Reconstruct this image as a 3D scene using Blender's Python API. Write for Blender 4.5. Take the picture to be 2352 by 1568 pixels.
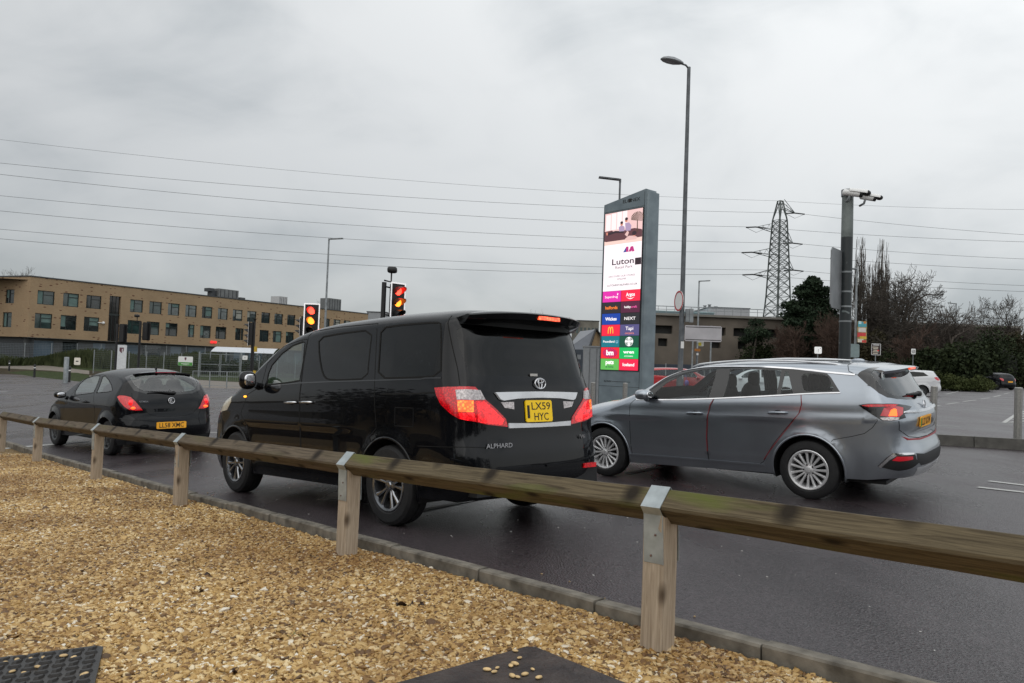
import bpy, bmesh
from mathutils import Vector, Matrix
from mathutils.geometry import delaunay_2d_cdt
import math, random
import numpy as np
random.seed(7)
for _o in list(bpy.data.objects): bpy.data.objects.remove(_o)
SC = bpy.context.scene
COL = SC.collection
# ---------------------------------------------------------------- camera
_cd = bpy.data.cameras.new('camera'); _cam = bpy.data.objects.new('camera', _cd); COL.objects.link(_cam)
_cd.sensor_width = 36.0; _cd.lens = 1720.0/2352.0*36.0; _cd.clip_start = 0.05; _cd.clip_end = 4000
_cam.matrix_world = Matrix.Translation((0,0,1.40)) @ Matrix.Rotation(math.pi/2+0.0355,4,'X') @ Matrix.Rotation(0.0365,4,'Z')
SC.camera = _cam
# ---------------------------------------------------------------- overcast sky and a very soft sun
W_ = bpy.data.worlds.new('World'); SC.world = W_; W_.use_nodes = True
nt = W_.node_tree; nt.nodes.clear()
def nd(t, kind, **kw):
    n = t.nodes.new(kind)
    for k, v in kw.items():
        if k.startswith('i_'): n.inputs[k[2:].replace('_',' ')].default_value = v
        else: setattr(n, k, v)
    return n
out = nd(nt,'ShaderNodeOutputWorld')
sky = nd(nt,'ShaderNodeTexSky', sky_type='NISHITA', sun_disc=False, sun_elevation=math.radians(38), sun_rotation=math.radians(150))
bg1 = nd(nt,'ShaderNodeBackground'); bg1.inputs[1].default_value = 0.10
nt.links.new(sky.outputs[0], bg1.inputs[0])
tc = nd(nt,'ShaderNodeTexCoord')
sep = nd(nt,'ShaderNodeSeparateXYZ'); nt.links.new(tc.outputs['Generated'], sep.inputs[0])
mp = nd(nt,'ShaderNodeMapping'); mp.inputs['Scale'].default_value = (1.0,1.0,2.0); nt.links.new(tc.outputs['Generated'], mp.inputs[0])
n1 = nd(nt,'ShaderNodeTexNoise'); n1.inputs['Scale'].default_value = 1.7; n1.inputs['Detail'].default_value = 6; n1.inputs['Roughness'].default_value = .5; n1.inputs['Distortion'].default_value=.5
nt.links.new(mp.outputs[0], n1.inputs[0])
n2 = nd(nt,'ShaderNodeTexNoise'); n2.inputs['Scale'].default_value = 5.0; n2.inputs['Detail'].default_value = 5; n2.inputs['Distortion'].default_value=.8
nt.links.new(mp.outputs[0], n2.inputs[0])
mr = nd(nt,'ShaderNodeMapRange'); mr.inputs['From Min'].default_value=.30; mr.inputs['From Max'].default_value=.62; mr.interpolation_type='SMOOTHSTEP'
nmix = nd(nt,'ShaderNodeMath', operation='MULTIPLY_ADD'); nmix.inputs[1].default_value=.22
nt.links.new(n2.outputs[0], nmix.inputs[0])
ns = nd(nt,'ShaderNodeMath', operation='MULTIPLY'); ns.inputs[1].default_value=.76; nt.links.new(n1.outputs[0], ns.inputs[0]); nt.links.new(ns.outputs[0], nmix.inputs[2])
nt.links.new(nmix.outputs[0], mr.inputs['Value'])
cl = nd(nt,'ShaderNodeMix', data_type='RGBA'); cl.inputs[6].default_value=(.40,.435,.455,1); cl.inputs[7].default_value=(.745,.76,.762,1)
nt.links.new(mr.outputs[0], cl.inputs[0])
# brighter towards the zenith, as an overcast sky is, and a little darker to the left (west)
el = nd(nt,'ShaderNodeMapRange'); el.inputs['From Min'].default_value=0.0; el.inputs['From Max'].default_value=1.0; el.inputs['To Min'].default_value=.80; el.inputs['To Max'].default_value=2.0
nt.links.new(sep.outputs[2], el.inputs['Value'])
we = nd(nt,'ShaderNodeMapRange'); we.inputs['From Min'].default_value=-.6; we.inputs['From Max'].default_value=.6; we.inputs['To Min'].default_value=.76; we.inputs['To Max'].default_value=1.14
nt.links.new(sep.outputs[0], we.inputs['Value'])
m1 = nd(nt,'ShaderNodeMath', operation='MULTIPLY'); nt.links.new(el.outputs[0], m1.inputs[0]); nt.links.new(we.outputs[0], m1.inputs[1])
bg2 = nd(nt,'ShaderNodeBackground'); nt.links.new(cl.outputs[2], bg2.inputs[0]); nt.links.new(m1.outputs[0], bg2.inputs[1])
mx = nd(nt,'ShaderNodeMixShader'); mx.inputs[0].default_value=.90
nt.links.new(bg1.outputs[0], mx.inputs[1]); nt.links.new(bg2.outputs[0], mx.inputs[2]); nt.links.new(mx.outputs[0], out.inputs[0])
_sd = bpy.data.lights.new('sun','SUN'); _sd.energy = 0.8; _sd.angle = math.radians(85); _sd.color=(1,.95,.88)
_so = bpy.data.objects.new('sun',_sd); COL.objects.link(_so)
# sun high and behind the camera, to the left
_so.rotation_euler = (math.radians(90-42), 0, math.radians(-28))
vs = SC.view_settings; vs.view_transform='Standard'; vs.look='None'; vs.gamma=1; vs.exposure=0.0; vs.use_curve_mapping=False
SC.render.engine='CYCLES'
import math, random
import numpy as np
CAMZ = 1.40
F_PX, PITCH, ROLL = 1720.0, 0.0355, 0.0365     # focal length (photo pixels at 2352 wide), pitch and roll in radians
PA, PB, PC = -1.1563, 0.0333, -0.0313          # the sloping road plane, relative to the camera

def cam_ray(px, py):
    u, v = px - 1176.0, py - 784.0
    c, s = math.cos(ROLL), math.sin(ROLL)
    a, b = u * c + v * s, -u * s + v * c
    x, up = a / F_PX, -b / F_PX
    cp, sp = math.cos(PITCH), math.sin(PITCH)
    return np.array([x, cp - up * sp, sp + up * cp])

def cam_proj(P):
    P = np.asarray(P, float) - np.array([0, 0, CAMZ])
    cp, sp = math.cos(PITCH), math.sin(PITCH)
    fw = P[..., 1] * cp + P[..., 2] * sp; up = -P[..., 1] * sp + P[..., 2] * cp
    u = P[..., 0] / fw * F_PX; v = -up / fw * F_PX
    c, s = math.cos(ROLL), math.sin(ROLL)
    return np.stack([1176 + u * c - v * s, 784 + u * s + v * c], -1)

def at(px, py, depth):
    """a place in the world: seen in direction (px,py), at this distance along +Y"""
    d = cam_ray(px, py)
    return np.array([0, 0, CAMZ]) + d * (depth / d[1])

# ------------------------------------------------------------------ lie of the land (thin plate spline through surveyed heights)
_ctl = [(9.3,14.3,-1.17),(3.3,25,-1.40),(15,19,-1.05),(-12,30,-1.84),(-20,45,-1.90),(-60,78,-2.15),(0,50,-1.45),(48,70,-.25),(30,45,-.62),
        (-40,45,-2.0),(-64,93,-1.5),(-45,93,-1.5),(-27,140,-1.4),(-25,75,-2.1),(-90,95,-1.5),(60,110,0.0),(0,110,-1.0),(-400,600,-2),(400,600,0),(0,1000,-1),(-600,0,-2.5),(600,0,0),(0,-500,-1.0),(20,28,-.88),(7,17,-1.27)]
for _s in (-14,-10,-6,-2,2):
    for _t in (-6,-1,4,9):
        _x, _y = .729*_s + .685*_t, -.685*_s + .729*_t
        if _t < 8 or _s < -9: _ctl.append((_x, _y, PA + PB*_x + PC*_y))
def pose(x,y,yaw,gx=PB,gy=PC,z=None,sc=1.0):
    h=np.array([math.cos(yaw),math.sin(yaw),0]); h[2]=gx*h[0]+gy*h[1]; h/=np.linalg.norm(h)
    n=np.array([-gx,-gy,1.]); n/=np.linalg.norm(n); l=np.cross(n,h)
    M=np.eye(4); M[:3,0]=h*sc; M[:3,1]=l*sc; M[:3,2]=n*sc; M[:3,3]=(x,y,(PA+PB*x+PC*y+CAMZ) if z is None else z)
    return M
VAN_POSE=pose(-.3786,7.1252,2.3544); EST_POSE=pose(4.016,9.2484,2.4421,.0513,.0221,.079,1.026); HAT_POSE=pose(-6.5554,13.9826,2.4283,.0274,-.0062,-.394,1.0245)
for _M,_wb in ((VAN_POSE,2.95),(EST_POSE,2.665),(HAT_POSE,2.511)):
    for _px in (0,_wb):
        for _py in (.8,-.8):
            _p=_M@np.array([_px,_py,0,1]); _ctl.append((_p[0],_p[1],_p[2]-CAMZ))
_C = np.array(_ctl)
def _phi(r2): return np.where(r2 > 0, .5*r2*np.log(np.maximum(r2, 1e-12)), 0)
_n = len(_C)
_K = _phi(((_C[:,None,:2]-_C[None,:,:2])**2).sum(-1)) + np.eye(_n)*1e-3
_Pm = np.hstack([np.ones((_n,1)), _C[:,:2]])
_sol = np.linalg.solve(np.block([[_K,_Pm],[_Pm.T,np.zeros((3,3))]]), np.concatenate([_C[:,2],np.zeros(3)]))
def G(x, y):
    x = np.asarray(x, float); y = np.asarray(y, float)
    r2 = (x[...,None]-_C[:,0])**2 + (y[...,None]-_C[:,1])**2
    g = _phi(r2) @ _sol[:_n] + _sol[_n] + _sol[_n+1]*x + _sol[_n+2]*y
    far = np.clip((np.hypot(x,y)-200)/400, 0, 1)
    g = g*(1-far) + (-1.0)*far
    return g + CAMZ
def on_ground(px, py, dz=0.0):
    """where the line of sight meets the ground (dz above it)"""
    d = cam_ray(px, py); o = np.array([0,0,CAMZ])
    lo = 1.0; hi = None; k = 1.0
    while k < 900:
        p = o + d*k
        if p[2] <= float(G(p[0],p[1]))+dz: hi = k; break
        lo = k; k *= 1.03
    if hi is None: return o + d*150
    for _ in range(40):
        m = (lo+hi)/2; p = o+d*m
        if p[2] <= float(G(p[0],p[1]))+dz: hi = m
        else: lo = m
    return o + d*hi

# ------------------------------------------------------------------ car body surface
def catmull(P, n):
    P = np.array(P, float); m = len(P)
    E = np.vstack([2*P[0]-P[1], P, 2*P[-1]-P[-2]])
    out = []
    for i in range(m-1):
        p0,p1,p2,p3 = E[i:i+4]
        d = [max(np.linalg.norm((a-b)[:2]),1e-4)**.5 for a,b in ((p1,p0),(p2,p1),(p3,p2))]
        t0=0;t1=d[0];t2=t1+d[1];t3=t2+d[2]
        for t in np.linspace(t1,t2,max(6,int(n)),endpoint=False):
            A1=(t1-t)/(t1-t0)*p0+(t-t0)/(t1-t0)*p1; A2=(t2-t)/(t2-t1)*p1+(t-t1)/(t2-t1)*p2; A3=(t3-t)/(t3-t2)*p2+(t-t2)/(t3-t2)*p3
            B1=(t2-t)/(t2-t0)*A1+(t-t0)/(t2-t0)*A2; B2=(t3-t)/(t3-t1)*A2+(t-t1)/(t3-t1)*A3
            out.append((t2-t)/(t2-t1)*B1+(t-t1)/(t2-t1)*B2)
    out.append(P[-1]); return np.array(out)

class CarSurface:
    """sil: list of (x,z,inset r,exponent n) from the front bottom over the roof to the rear bottom; half width W(x,z)"""
    def __init__(s, sil, W, NS=300, NQ=61):
        D = catmull(sil, 24)
        L = np.concatenate([[0], np.cumsum(np.hypot(*np.diff(D[:,:2],axis=0).T))])
        S = np.linspace(0, L[-1], NS)
        D = np.stack([np.interp(S, L, D[:,k]) for k in range(4)], 1)
        s.S, s.Lmax, s.W = S, L[-1], W
        T = np.gradient(D[:,:2], S, axis=0); T /= np.linalg.norm(T,axis=1)[:,None]
        N = np.stack([-T[:,1], T[:,0]],1)            # inward, for a path that runs front -> over the top -> rear
        low = np.clip((.62-D[:,1])/.2,0,1)[:,None]      # near the sills the section runs level
        sgn = np.where(np.arange(NS)<NS/2,-1.,1.)
        N = N*(1-low)+np.stack([sgn,np.zeros(NS)],1)*low
        V = N*D[:,2:3]
        w = int(NS*0.30/L[-1])
        ker = np.hanning(2*w+3); ker/=ker.sum()
        pad = np.vstack([np.repeat(V[:1],w+1,0),V,np.repeat(V[-1:],w+1,0)])
        V = np.stack([np.convolve(pad[:,k],ker,'valid') for k in range(2)],1)
        s.C, s.I = D[:,:2], D[:,:2]+V
        th = np.linspace(0,1,400)
        P = np.zeros((NS,NQ,3))
        for i in range(NS):
            n = D[i,3]
            a = th*math.pi/2
            f = np.sin(a)**(2/n); t = 1-np.cos(a)**(2/n)
            pos = s.C[i][None]+V[i][None]*t[:,None]
            y = W(pos[:,0],pos[:,1])*f
            pts = np.stack([pos[:,0],y,pos[:,1]],1)
            l = np.concatenate([[0],np.cumsum(np.linalg.norm(np.diff(pts,axis=0),axis=1))]); l/=l[-1]
            q = np.linspace(0,1,NQ)
            P[i] = np.stack([np.interp(q,l,pts[:,k]) for k in range(3)],1)
        s.P = P
        ds = np.gradient(P,axis=0); dq = np.gradient(P,axis=1)
        n = np.cross(ds,dq); n/= np.maximum(np.linalg.norm(n,axis=2),1e-9)[...,None]
        if n[NS//2,NQ//2,2] < 0: n = -n
        s.Nn = n; s.NS, s.NQ = NS, NQ
    def ring(s, S, q, arr=None):
        arr = s.P if arr is None else arr
        fs = np.clip(np.asarray(S)/s.Lmax,0,1)*(s.NS-1); fq = np.clip(np.asarray(q),0,1)*(s.NQ-1)
        i = np.minimum(fs.astype(int),s.NS-2); j = np.minimum(fq.astype(int),s.NQ-2)
        a=(fs-i)[:,None]; b=(fq-j)[:,None]
        return arr[i,j]*(1-a)*(1-b)+arr[i+1,j]*a*(1-b)+arr[i,j+1]*(1-a)*b+arr[i+1,j+1]*a*b
    def inv(s, p):
        """ring parameters (S,q) nearest to a point (x,y,z)"""
        d = ((s.P-np.array([p[0],abs(p[1]),p[2]]))**2).sum(-1)
        k = np.unravel_index(np.argmin(d), d.shape)
        S, q = s.S[k[0]], k[1]/(s.NQ-1); P0 = np.array([p[0],abs(p[1]),p[2]])
        for _ in range(4):
            h=.01; g=.01
            S0=min(max(S,h),s.Lmax-h); q0=min(max(q,g),1-g)
            R=s.ring([S0,S0+h,S0-h,S0,S0],[q0,q0,q0,q0+g,q0-g])
            a=(R[1]-R[2])/(2*h); b=(R[3]-R[4])/(2*g); e=P0-R[0]
            A=np.array([[a@a,a@b],[a@b,b@b]])+np.eye(2)*1e-9; d=np.linalg.solve(A,[a@e,b@e]); d=np.clip(d,-.05,.05)
            S=min(max(S0+d[0],0),s.Lmax); q=min(max(q0+d[1],0),1.0)
        return S, q
    def sideN(s, x, z):
        e=.004
        gx=(s.W(x+e,z)-s.W(x-e,z))/(2*e); gz=(s.W(x,z+e)-s.W(x,z-e))/(2*e)
        n=np.stack([-gx,np.ones_like(gx),-gz],1); return n/np.linalg.norm(n,axis=1)[:,None]

def lerpf(tab):
    X=[a for a,_ in tab]; Y=[b for _,b in tab]
    return lambda x: np.interp(x, X, Y)
def sstep(a,b,x):
    t=np.clip((x-a)/(b-a),0,1); return t*t*(3-2*t)
def make_W(w0, zb, k, sill=.05, creases=(), flare=()):
    w0=lerpf(w0); zb=lerpf(zb)
    def W(x,z):
        x=np.asarray(x,float); z=np.asarray(z,float)
        h=z-zb(x); sp=.04*np.logaddexp(0,h/.04)
        w=w0(x)-k*sp-sill*np.clip((.62-z)/.4,0,1.3)**2-.02*np.clip((z-.7)/.3,0,1)*np.clip(-h/.1,0,1)*0
        for (za,zb2,depth,x0,x1,dzdx) in creases:
            zz=z-dzdx*x
            m=sstep(x0-.25,x0,x)*(1-sstep(x1,x1+.25,x))
            w=w+depth*m*sstep(za-.012,za+.012,zz)*(1-sstep(za+.012,zb2,zz))
        for (xc,zc,r,hh) in flare:
            d=np.hypot(x-xc,z-zc)
            w=w+hh*np.exp(-((d-r)/.07)**2)
        return w
    return W

VAN = CarSurface([(3.72,.24,.30,3),(3.86,.36,.35,2.6),(3.89,.60,.40,2.5),(3.84,.82,.42,2.5),(3.70,1.00,.35,2.6),(3.42,1.13,.22,2.6),(3.02,1.24,.15,2.8),(2.62,1.47,.14,2.8),(2.25,1.67,.14,2.8),(1.90,1.79,.14,2.8),(1.40,1.865,.15,2.8),(.6,1.89,.16,2.8),(-.2,1.885,.16,2.8),(-.62,1.86,.18,2.8),(-.74,1.80,.22,3),(-.80,1.66,.30,3.6),(-.87,1.38,.42,4.5),(-.93,1.16,.50,5),(-.955,1.0,.50,5),(-.97,.80,.46,4.6),(-1.0,.62,.42,4.4),(-1.0,.42,.40,4.2),(-.93,.28,.38,4)],
  make_W([(-1.1,.86),(-.6,.905),(0,.915),(2.6,.915),(3.3,.90),(3.9,.80)],[(-1,1.12),(1.5,1.10),(3,1.06),(4,1.0)],.21,.05,
         [(.80,1.0,.008,.7,2.9,.0)],[(0,.345,.40,.012),(2.95,.345,.40,.012)]))
EST = CarSurface([(3.40,.20,.3,3),(3.52,.32,.34,2.6),(3.57,.50,.36,2.5),(3.53,.70,.34,2.5),(3.40,.84,.26,2.6),(3.0,.955,.18,2.6),(2.55,1.04,.14,2.8),(2.2,1.16,.11,3.2),(1.78,1.375,.09,4),(1.4,1.475,.09,4),(1.0,1.515,.10,4),(.4,1.53,.10,4),(-.2,1.515,.10,3.8),(-.60,1.48,.12,3.6),(-.72,1.43,.16,3.4),(-.82,1.27,.26,3.2),(-.93,1.08,.40,3.6),(-1.0,.97,.46,4),(-1.02,.90,.46,4),(-1.0,.78,.44,4),(-1.02,.66,.42,3.8),(-1.06,.54,.42,3.6),(-1.05,.40,.40,3.4),(-.97,.27,.36,3.2)],
  make_W([(-1.2,.83),(-.6,.895),(0,.909),(2.4,.909),(3.0,.88),(3.6,.76)],[(-1,1.12),(.5,1.08),(2.0,1.02),(3.6,.95)],.52,.06,
         [(.865,.99,.014,-.55,2.9,-.03),(.42,.50,.010,.6,2.1,.0)],[(0,.326,.385,.022),(2.665,.326,.385,.02)]))
HAT = CarSurface([(3.1,.2,.3,3),(3.26,.32,.34,2.5),(3.31,.48,.36,2.5),(3.26,.66,.34,2.4),(3.08,.80,.26,2.4),(2.75,.90,.18,2.5),(2.35,1.02,.12,2.6),(1.9,1.27,.11,2.5),(1.5,1.41,.12,2.5),(1.0,1.495,.13,2.4),(.5,1.52,.15,2.3),(.0,1.49,.18,2.2),(-.3,1.43,.21,2.2),(-.42,1.36,.26,2.2),(-.52,1.15,.32,2.8),(-.60,.98,.42,3),(-.63,.84,.46,3.2),(-.64,.72,.46,3.2),(-.68,.60,.44,3),(-.69,.45,.42,3),(-.62,.30,.38,3)],
  make_W([(-.8,.76),(-.4,.835),(0,.85),(2.2,.855),(2.8,.83),(3.4,.70)],[(-1,.98),(.5,.96),(2.0,.92),(3.6,.9)],.54,.05,
         [(.82,.95,.010,-.1,2.4,.01)],[(0,.30,.36,.03),(2.511,.30,.36,.025)]))
# ================================================================= materials
MATS = {}
def mat(name, color=(.5,.5,.5), rough=.5, metal=0.0, coat=0.0, emit=None, estr=0.0, spec=None, noise=None, bump=None, fn=None):
    if name in MATS: return MATS[name]
    m = bpy.data.materials.new(name); m.use_nodes = True; t = m.node_tree; b = t.nodes['Principled BSDF']
    b.inputs['Base Color'].default_value = (*color,1); b.inputs['Roughness'].default_value = rough; b.inputs['Metallic'].default_value = metal
    if coat: b.inputs['Coat Weight'].default_value = coat; b.inputs['Coat Roughness'].default_value = .03
    if spec is not None: b.inputs['Specular IOR Level'].default_value = spec
    if emit: b.inputs['Emission Color'].default_value = (*emit,1); b.inputs['Emission Strength'].default_value = estr
    tcn = t.nodes.new('ShaderNodeTexCoord')
    # noise=(scale, amount[, color2]) mottles the base colour
    if noise is None: noise = (6.0, .10)
    nz = t.nodes.new('ShaderNodeTexNoise'); nz.inputs['Scale'].default_value = noise[0]; nz.inputs['Detail'].default_value = 6
    t.links.new(tcn.outputs['Object'], nz.inputs['Vector'])
    mixn = t.nodes.new('ShaderNodeMix'); mixn.data_type = 'RGBA'
    mixn.inputs[6].default_value = (*[c*(1-noise[1]) for c in color],1)
    mixn.inputs[7].default_value = (*(noise[2] if len(noise)>2 else [min(1,c*(1+noise[1])) for c in color]),1)
    rng = t.nodes.new('ShaderNodeMapRange'); rng.inputs['From Min'].default_value=.3; rng.inputs['From Max'].default_value=.7
    t.links.new(nz.outputs[0], rng.inputs['Value']); t.links.new(rng.outputs[0], mixn.inputs[0]); t.links.new(mixn.outputs[2], b.inputs['Base Color'])
    if bump:
        nb = t.nodes.new('ShaderNodeTexNoise'); nb.inputs['Scale'].default_value = bump[0]; nb.inputs['Detail'].default_value=6
        t.links.new(tcn.outputs['Object'], nb.inputs['Vector'])
        bp = t.nodes.new('ShaderNodeBump'); bp.inputs['Strength'].default_value = bump[1]; bp.inputs['Distance'].default_value = bump[2] if len(bump)>2 else .01
        t.links.new(nb.outputs[0], bp.inputs['Height']); t.links.new(bp.outputs[0], b.inputs['Normal'])
    if fn: fn(t, b, tcn, mixn)
    MATS[name] = m; return m

def glass_mat(name, tint, refl=.05, gcol=(1,1,1), edge=.85):
    m = bpy.data.materials.new(name); m.use_nodes = True; t = m.node_tree; t.nodes.clear()
    o = t.nodes.new('ShaderNodeOutputMaterial'); tr = t.nodes.new('ShaderNodeBsdfTransparent'); tr.inputs[0].default_value = (*tint,1)
    gl = t.nodes.new('ShaderNodeBsdfGlossy'); gl.inputs[0].default_value=(*gcol,1); gl.inputs['Roughness'].default_value = .02
    lw = t.nodes.new('ShaderNodeLayerWeight'); lw.inputs[0].default_value = .5
    pw = t.nodes.new('ShaderNodeMath'); pw.operation='POWER'; pw.inputs[1].default_value = 3.5; t.links.new(lw.outputs['Facing'], pw.inputs[0])
    ma = t.nodes.new('ShaderNodeMath'); ma.operation='MULTIPLY_ADD'; ma.inputs[1].default_value=edge; ma.inputs[2].default_value=refl; t.links.new(pw.outputs[0], ma.inputs[0])
    mx = t.nodes.new('ShaderNodeMixShader'); t.links.new(ma.outputs[0], mx.inputs[0]); t.links.new(tr.outputs[0], mx.inputs[1]); t.links.new(gl.outputs[0], mx.inputs[2]); t.links.new(mx.outputs[0], o.inputs[0])
    MATS[name] = m; return m

# ================================================================= objects
def tagit(o, label=None, cat=None, group=None, kind=None):
    if label: o['label'] = label
    if cat: o['category'] = cat
    if group: o['group'] = group
    if kind: o['kind'] = kind
    return o
def mesh_obj(name, verts, faces, mats, parent=None, smooth=False, midx=None, normals=None, M=None, angle=None):
    me = bpy.data.meshes.new(name); me.from_pydata([tuple(map(float,v)) for v in verts], [], [tuple(int(i) for i in f) for f in faces])
    for m in (mats if isinstance(mats,(list,tuple)) else [mats]): me.materials.append(m)
    if midx is not None: me.polygons.foreach_set('material_index', np.array(midx,dtype=np.int32))
    if smooth: me.polygons.foreach_set('use_smooth', np.ones(len(me.polygons),bool))
    me.update()
    if normals is not None: me.normals_split_custom_set_from_vertices([tuple(map(float,n)) for n in normals])
    elif smooth and angle: me.set_sharp_from_angle(angle=math.radians(angle))
    o = bpy.data.objects.new(name, me); COL.objects.link(o)
    if parent: o.parent = parent
    if M is not None: o.matrix_local = M
    return o
def thing(name, label, cat, loc=(0,0,0), rz=0, M=None, group=None):
    o = bpy.data.objects.new(name, None); COL.objects.link(o); o.empty_display_size=.2
    if M is not None: o.matrix_world = Matrix([list(map(float,r)) for r in M])
    else: o.location = tuple(map(float,loc)); o.rotation_euler = (0,0,rz)
    return tagit(o,label,cat,group)
def copy_tree(o, parent=None, depth=0):
    c = o.copy(); COL.objects.link(c)
    if parent is not None:
        c.parent = parent; c.matrix_parent_inverse = o.matrix_parent_inverse
    for ch in list(o.children): copy_tree(ch, c, depth+1)
    return c

class MB:
    """collects simple shapes into one mesh"""
    def __init__(s): s.v=[]; s.f=[]; s.m=[]
    def add(s, v, f, mi=0, M=None):
        b=len(s.v)
        if M is not None: v=[M@Vector(p) for p in v]
        s.v+= [tuple(p) for p in v]; s.f += [tuple(b+i for i in q) for q in f]; s.m += [mi]*len(f); return s
    def box(s, c, d, mi=0, M=None, R=None):
        x,y,z=[k/2 for k in d]; v=[Vector((i*x,j*y,k*z)) for i in(-1,1) for j in(-1,1) for k in(-1,1)]
        if R is not None: v=[R@p for p in v]
        v=[p+Vector(c) for p in v]
        return s.add(v,[(0,1,3,2),(4,6,7,5),(0,4,5,1),(2,3,7,6),(0,2,6,4),(1,5,7,3)],mi,M)
    def tube(s, pts, r, n=8, mi=0, M=None, cap=True, flat=None):
        P=[Vector(p) for p in pts]; R=r if isinstance(r,(list,tuple)) else [r]*len(P)
        v=[];f=[]; up=None
        for i,p in enumerate(P):
            d=(P[min(i+1,len(P)-1)]-P[max(i-1,0)]).normalized()
            if up is None:
                a=Vector((0,0,1)) if abs(d.z)<.9 else Vector((1,0,0)); up=(a-d*a.dot(d)).normalized()
            else: up=(up-d*up.dot(d)).normalized()
            sd=d.cross(up)
            for k in range(n):
                t=2*math.pi*k/n+ (math.pi/4 if n==4 else 0); v.append(p+(up*math.sin(t)*(flat or 1)+sd*math.cos(t))*R[i])
        for i in range(len(P)-1):
            for k in range(n): f.append((i*n+k,i*n+(k+1)%n,(i+1)*n+(k+1)%n,(i+1)*n+k))
        if cap: f.append(tuple(range(n))[::-1]); f.append(tuple((len(P)-1)*n+k for k in range(n)))
        return s.add(v,f,mi,M)
    def lathe(s, prof, n=24, mi=0, M=None, axis='z', closed=False):
        v=[];f=[]
        for (r,h) in prof:
            for k in range(n):
                t=2*math.pi*k/n; a,b=r*math.cos(t),r*math.sin(t)
                v.append((a,b,h) if axis=='z' else (a,h,b))
        for i in range(len(prof)-1):
            for k in range(n): f.append((i*n+k,i*n+(k+1)%n,(i+1)*n+(k+1)%n,(i+1)*n+k))
        if not closed:
            if prof[0][0]>1e-4: f.append(tuple(range(n))[::-1])
            if prof[-1][0]>1e-4: f.append(tuple((len(prof)-1)*n+k for k in range(n)))
        return s.add(v,f,mi,M)
    def prism(s, poly, h0, h1, mi=0, M=None, side=None):
        """poly in xy, extruded h0..h1 along z"""
        n=len(poly); v=[(x,y,h0) for x,y in poly]+[(x,y,h1) for x,y in poly]
        f=[tuple(range(n))[::-1],tuple(range(n,2*n))]; b=len(s.v); s.add(v,f,mi,M)
        s.f+=[(b+i,b+(i+1)%n,b+n+(i+1)%n,b+n+i) for i in range(n)]; s.m+=[mi if side is None else side]*n
        return s
    def ellipsoid(s, c, r, n=14, m=9, mi=0, M=None, e=2.0, R=None):
        v=[];f=[]; sg=lambda a,p: math.copysign(abs(a)**p,a); p=2/e
        for i in range(m+1):
            th=-math.pi/2+math.pi*i/m
            for k in range(n):
                ph=2*math.pi*k/n; q=Vector((sg(math.cos(th),p)*sg(math.cos(ph),p)*r[0],sg(math.cos(th),p)*sg(math.sin(ph),p)*r[1],sg(math.sin(th),p)*r[2]))
                if R is not None: q=R@q
                v.append(q+Vector(c))
        for i in range(m):
            for k in range(n): f.append((i*n+k,i*n+(k+1)%n,(i+1)*n+(k+1)%n,(i+1)*n+k))
        return s.add(v,f,mi,M)
    def ribbon(s, pts, nrm, w, h=.004, mi=0, M=None):
        """a flat strip lying on a surface"""
        P=[Vector(p) for p in pts]; N=[Vector(n).normalized() for n in nrm]; v=[];f=[]
        ww=w if isinstance(w,(list,tuple)) else [w]*len(P)
        for i,p in enumerate(P):
            d=(P[min(i+1,len(P)-1)]-P[max(i-1,0)]).normalized(); sd=d.cross(N[i]).normalized()*ww[i]/2
            v+=[p-sd-N[i]*.006,p-sd+N[i]*h,p+sd+N[i]*h,p+sd-N[i]*.006]
        for i in range(len(P)-1):
            a=i*4
            for k in range(3): f.append((a+k,a+k+1,a+4+k+1,a+4+k))
        f.append((0,1,2,3)[::-1]); f.append(tuple(len(v)-4+k for k in range(4)))
        return s.add(v,f,mi,M)
    def out(s, name, mats, parent=None, smooth=False, angle=None, M=None):
        return mesh_obj(name, s.v, s.f, mats, parent, smooth, s.m if isinstance(mats,(list,tuple)) and len(mats)>1 else None, None, M, angle)

def frame(o, x, y):
    """4x4 with origin o, local x and y directions (z = x cross y)"""
    x=Vector(x).normalized(); y=Vector(y); y=(y-x*y.dot(x)).normalized(); z=x.cross(y)
    return Matrix(((x[0],y[0],z[0],o[0]),(x[1],y[1],z[1],o[1]),(x[2],y[2],z[2],o[2]),(0,0,0,1)))
def text(name, s, height, m, M, parent=None, width=None, depth=.002, bold=0.0, align='CENTER', mono=False):
    """flat lettering, capital height given, standing on its frame's x axis"""
    cu = bpy.data.curves.new(name,'FONT'); cu.body = s; cu.align_x = align; cu.size = height/.69; cu.offset = bold*height; cu.extrude = depth; cu.resolution_u = 3
    tmp = bpy.data.objects.new('tmp',cu); COL.objects.link(tmp)
    me = bpy.data.meshes.new_from_object(tmp); bpy.data.objects.remove(tmp); bpy.data.curves.remove(cu)
    n=len(me.vertices); a=np.zeros(n*3); me.vertices.foreach_get('co',a); a=a.reshape(-1,3)
    if width and n:
        w=a[:,0].max()-a[:,0].min()
        if w>0: a[:,0]*=width/w
    if n: me.vertices.foreach_set('co',a.ravel())
    me.materials.clear(); me.materials.append(m); me.name=name
    o=bpy.data.objects.new(name,me); COL.objects.link(o)
    if parent: o.parent=parent
    o.matrix_local=M
    return o

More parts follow.
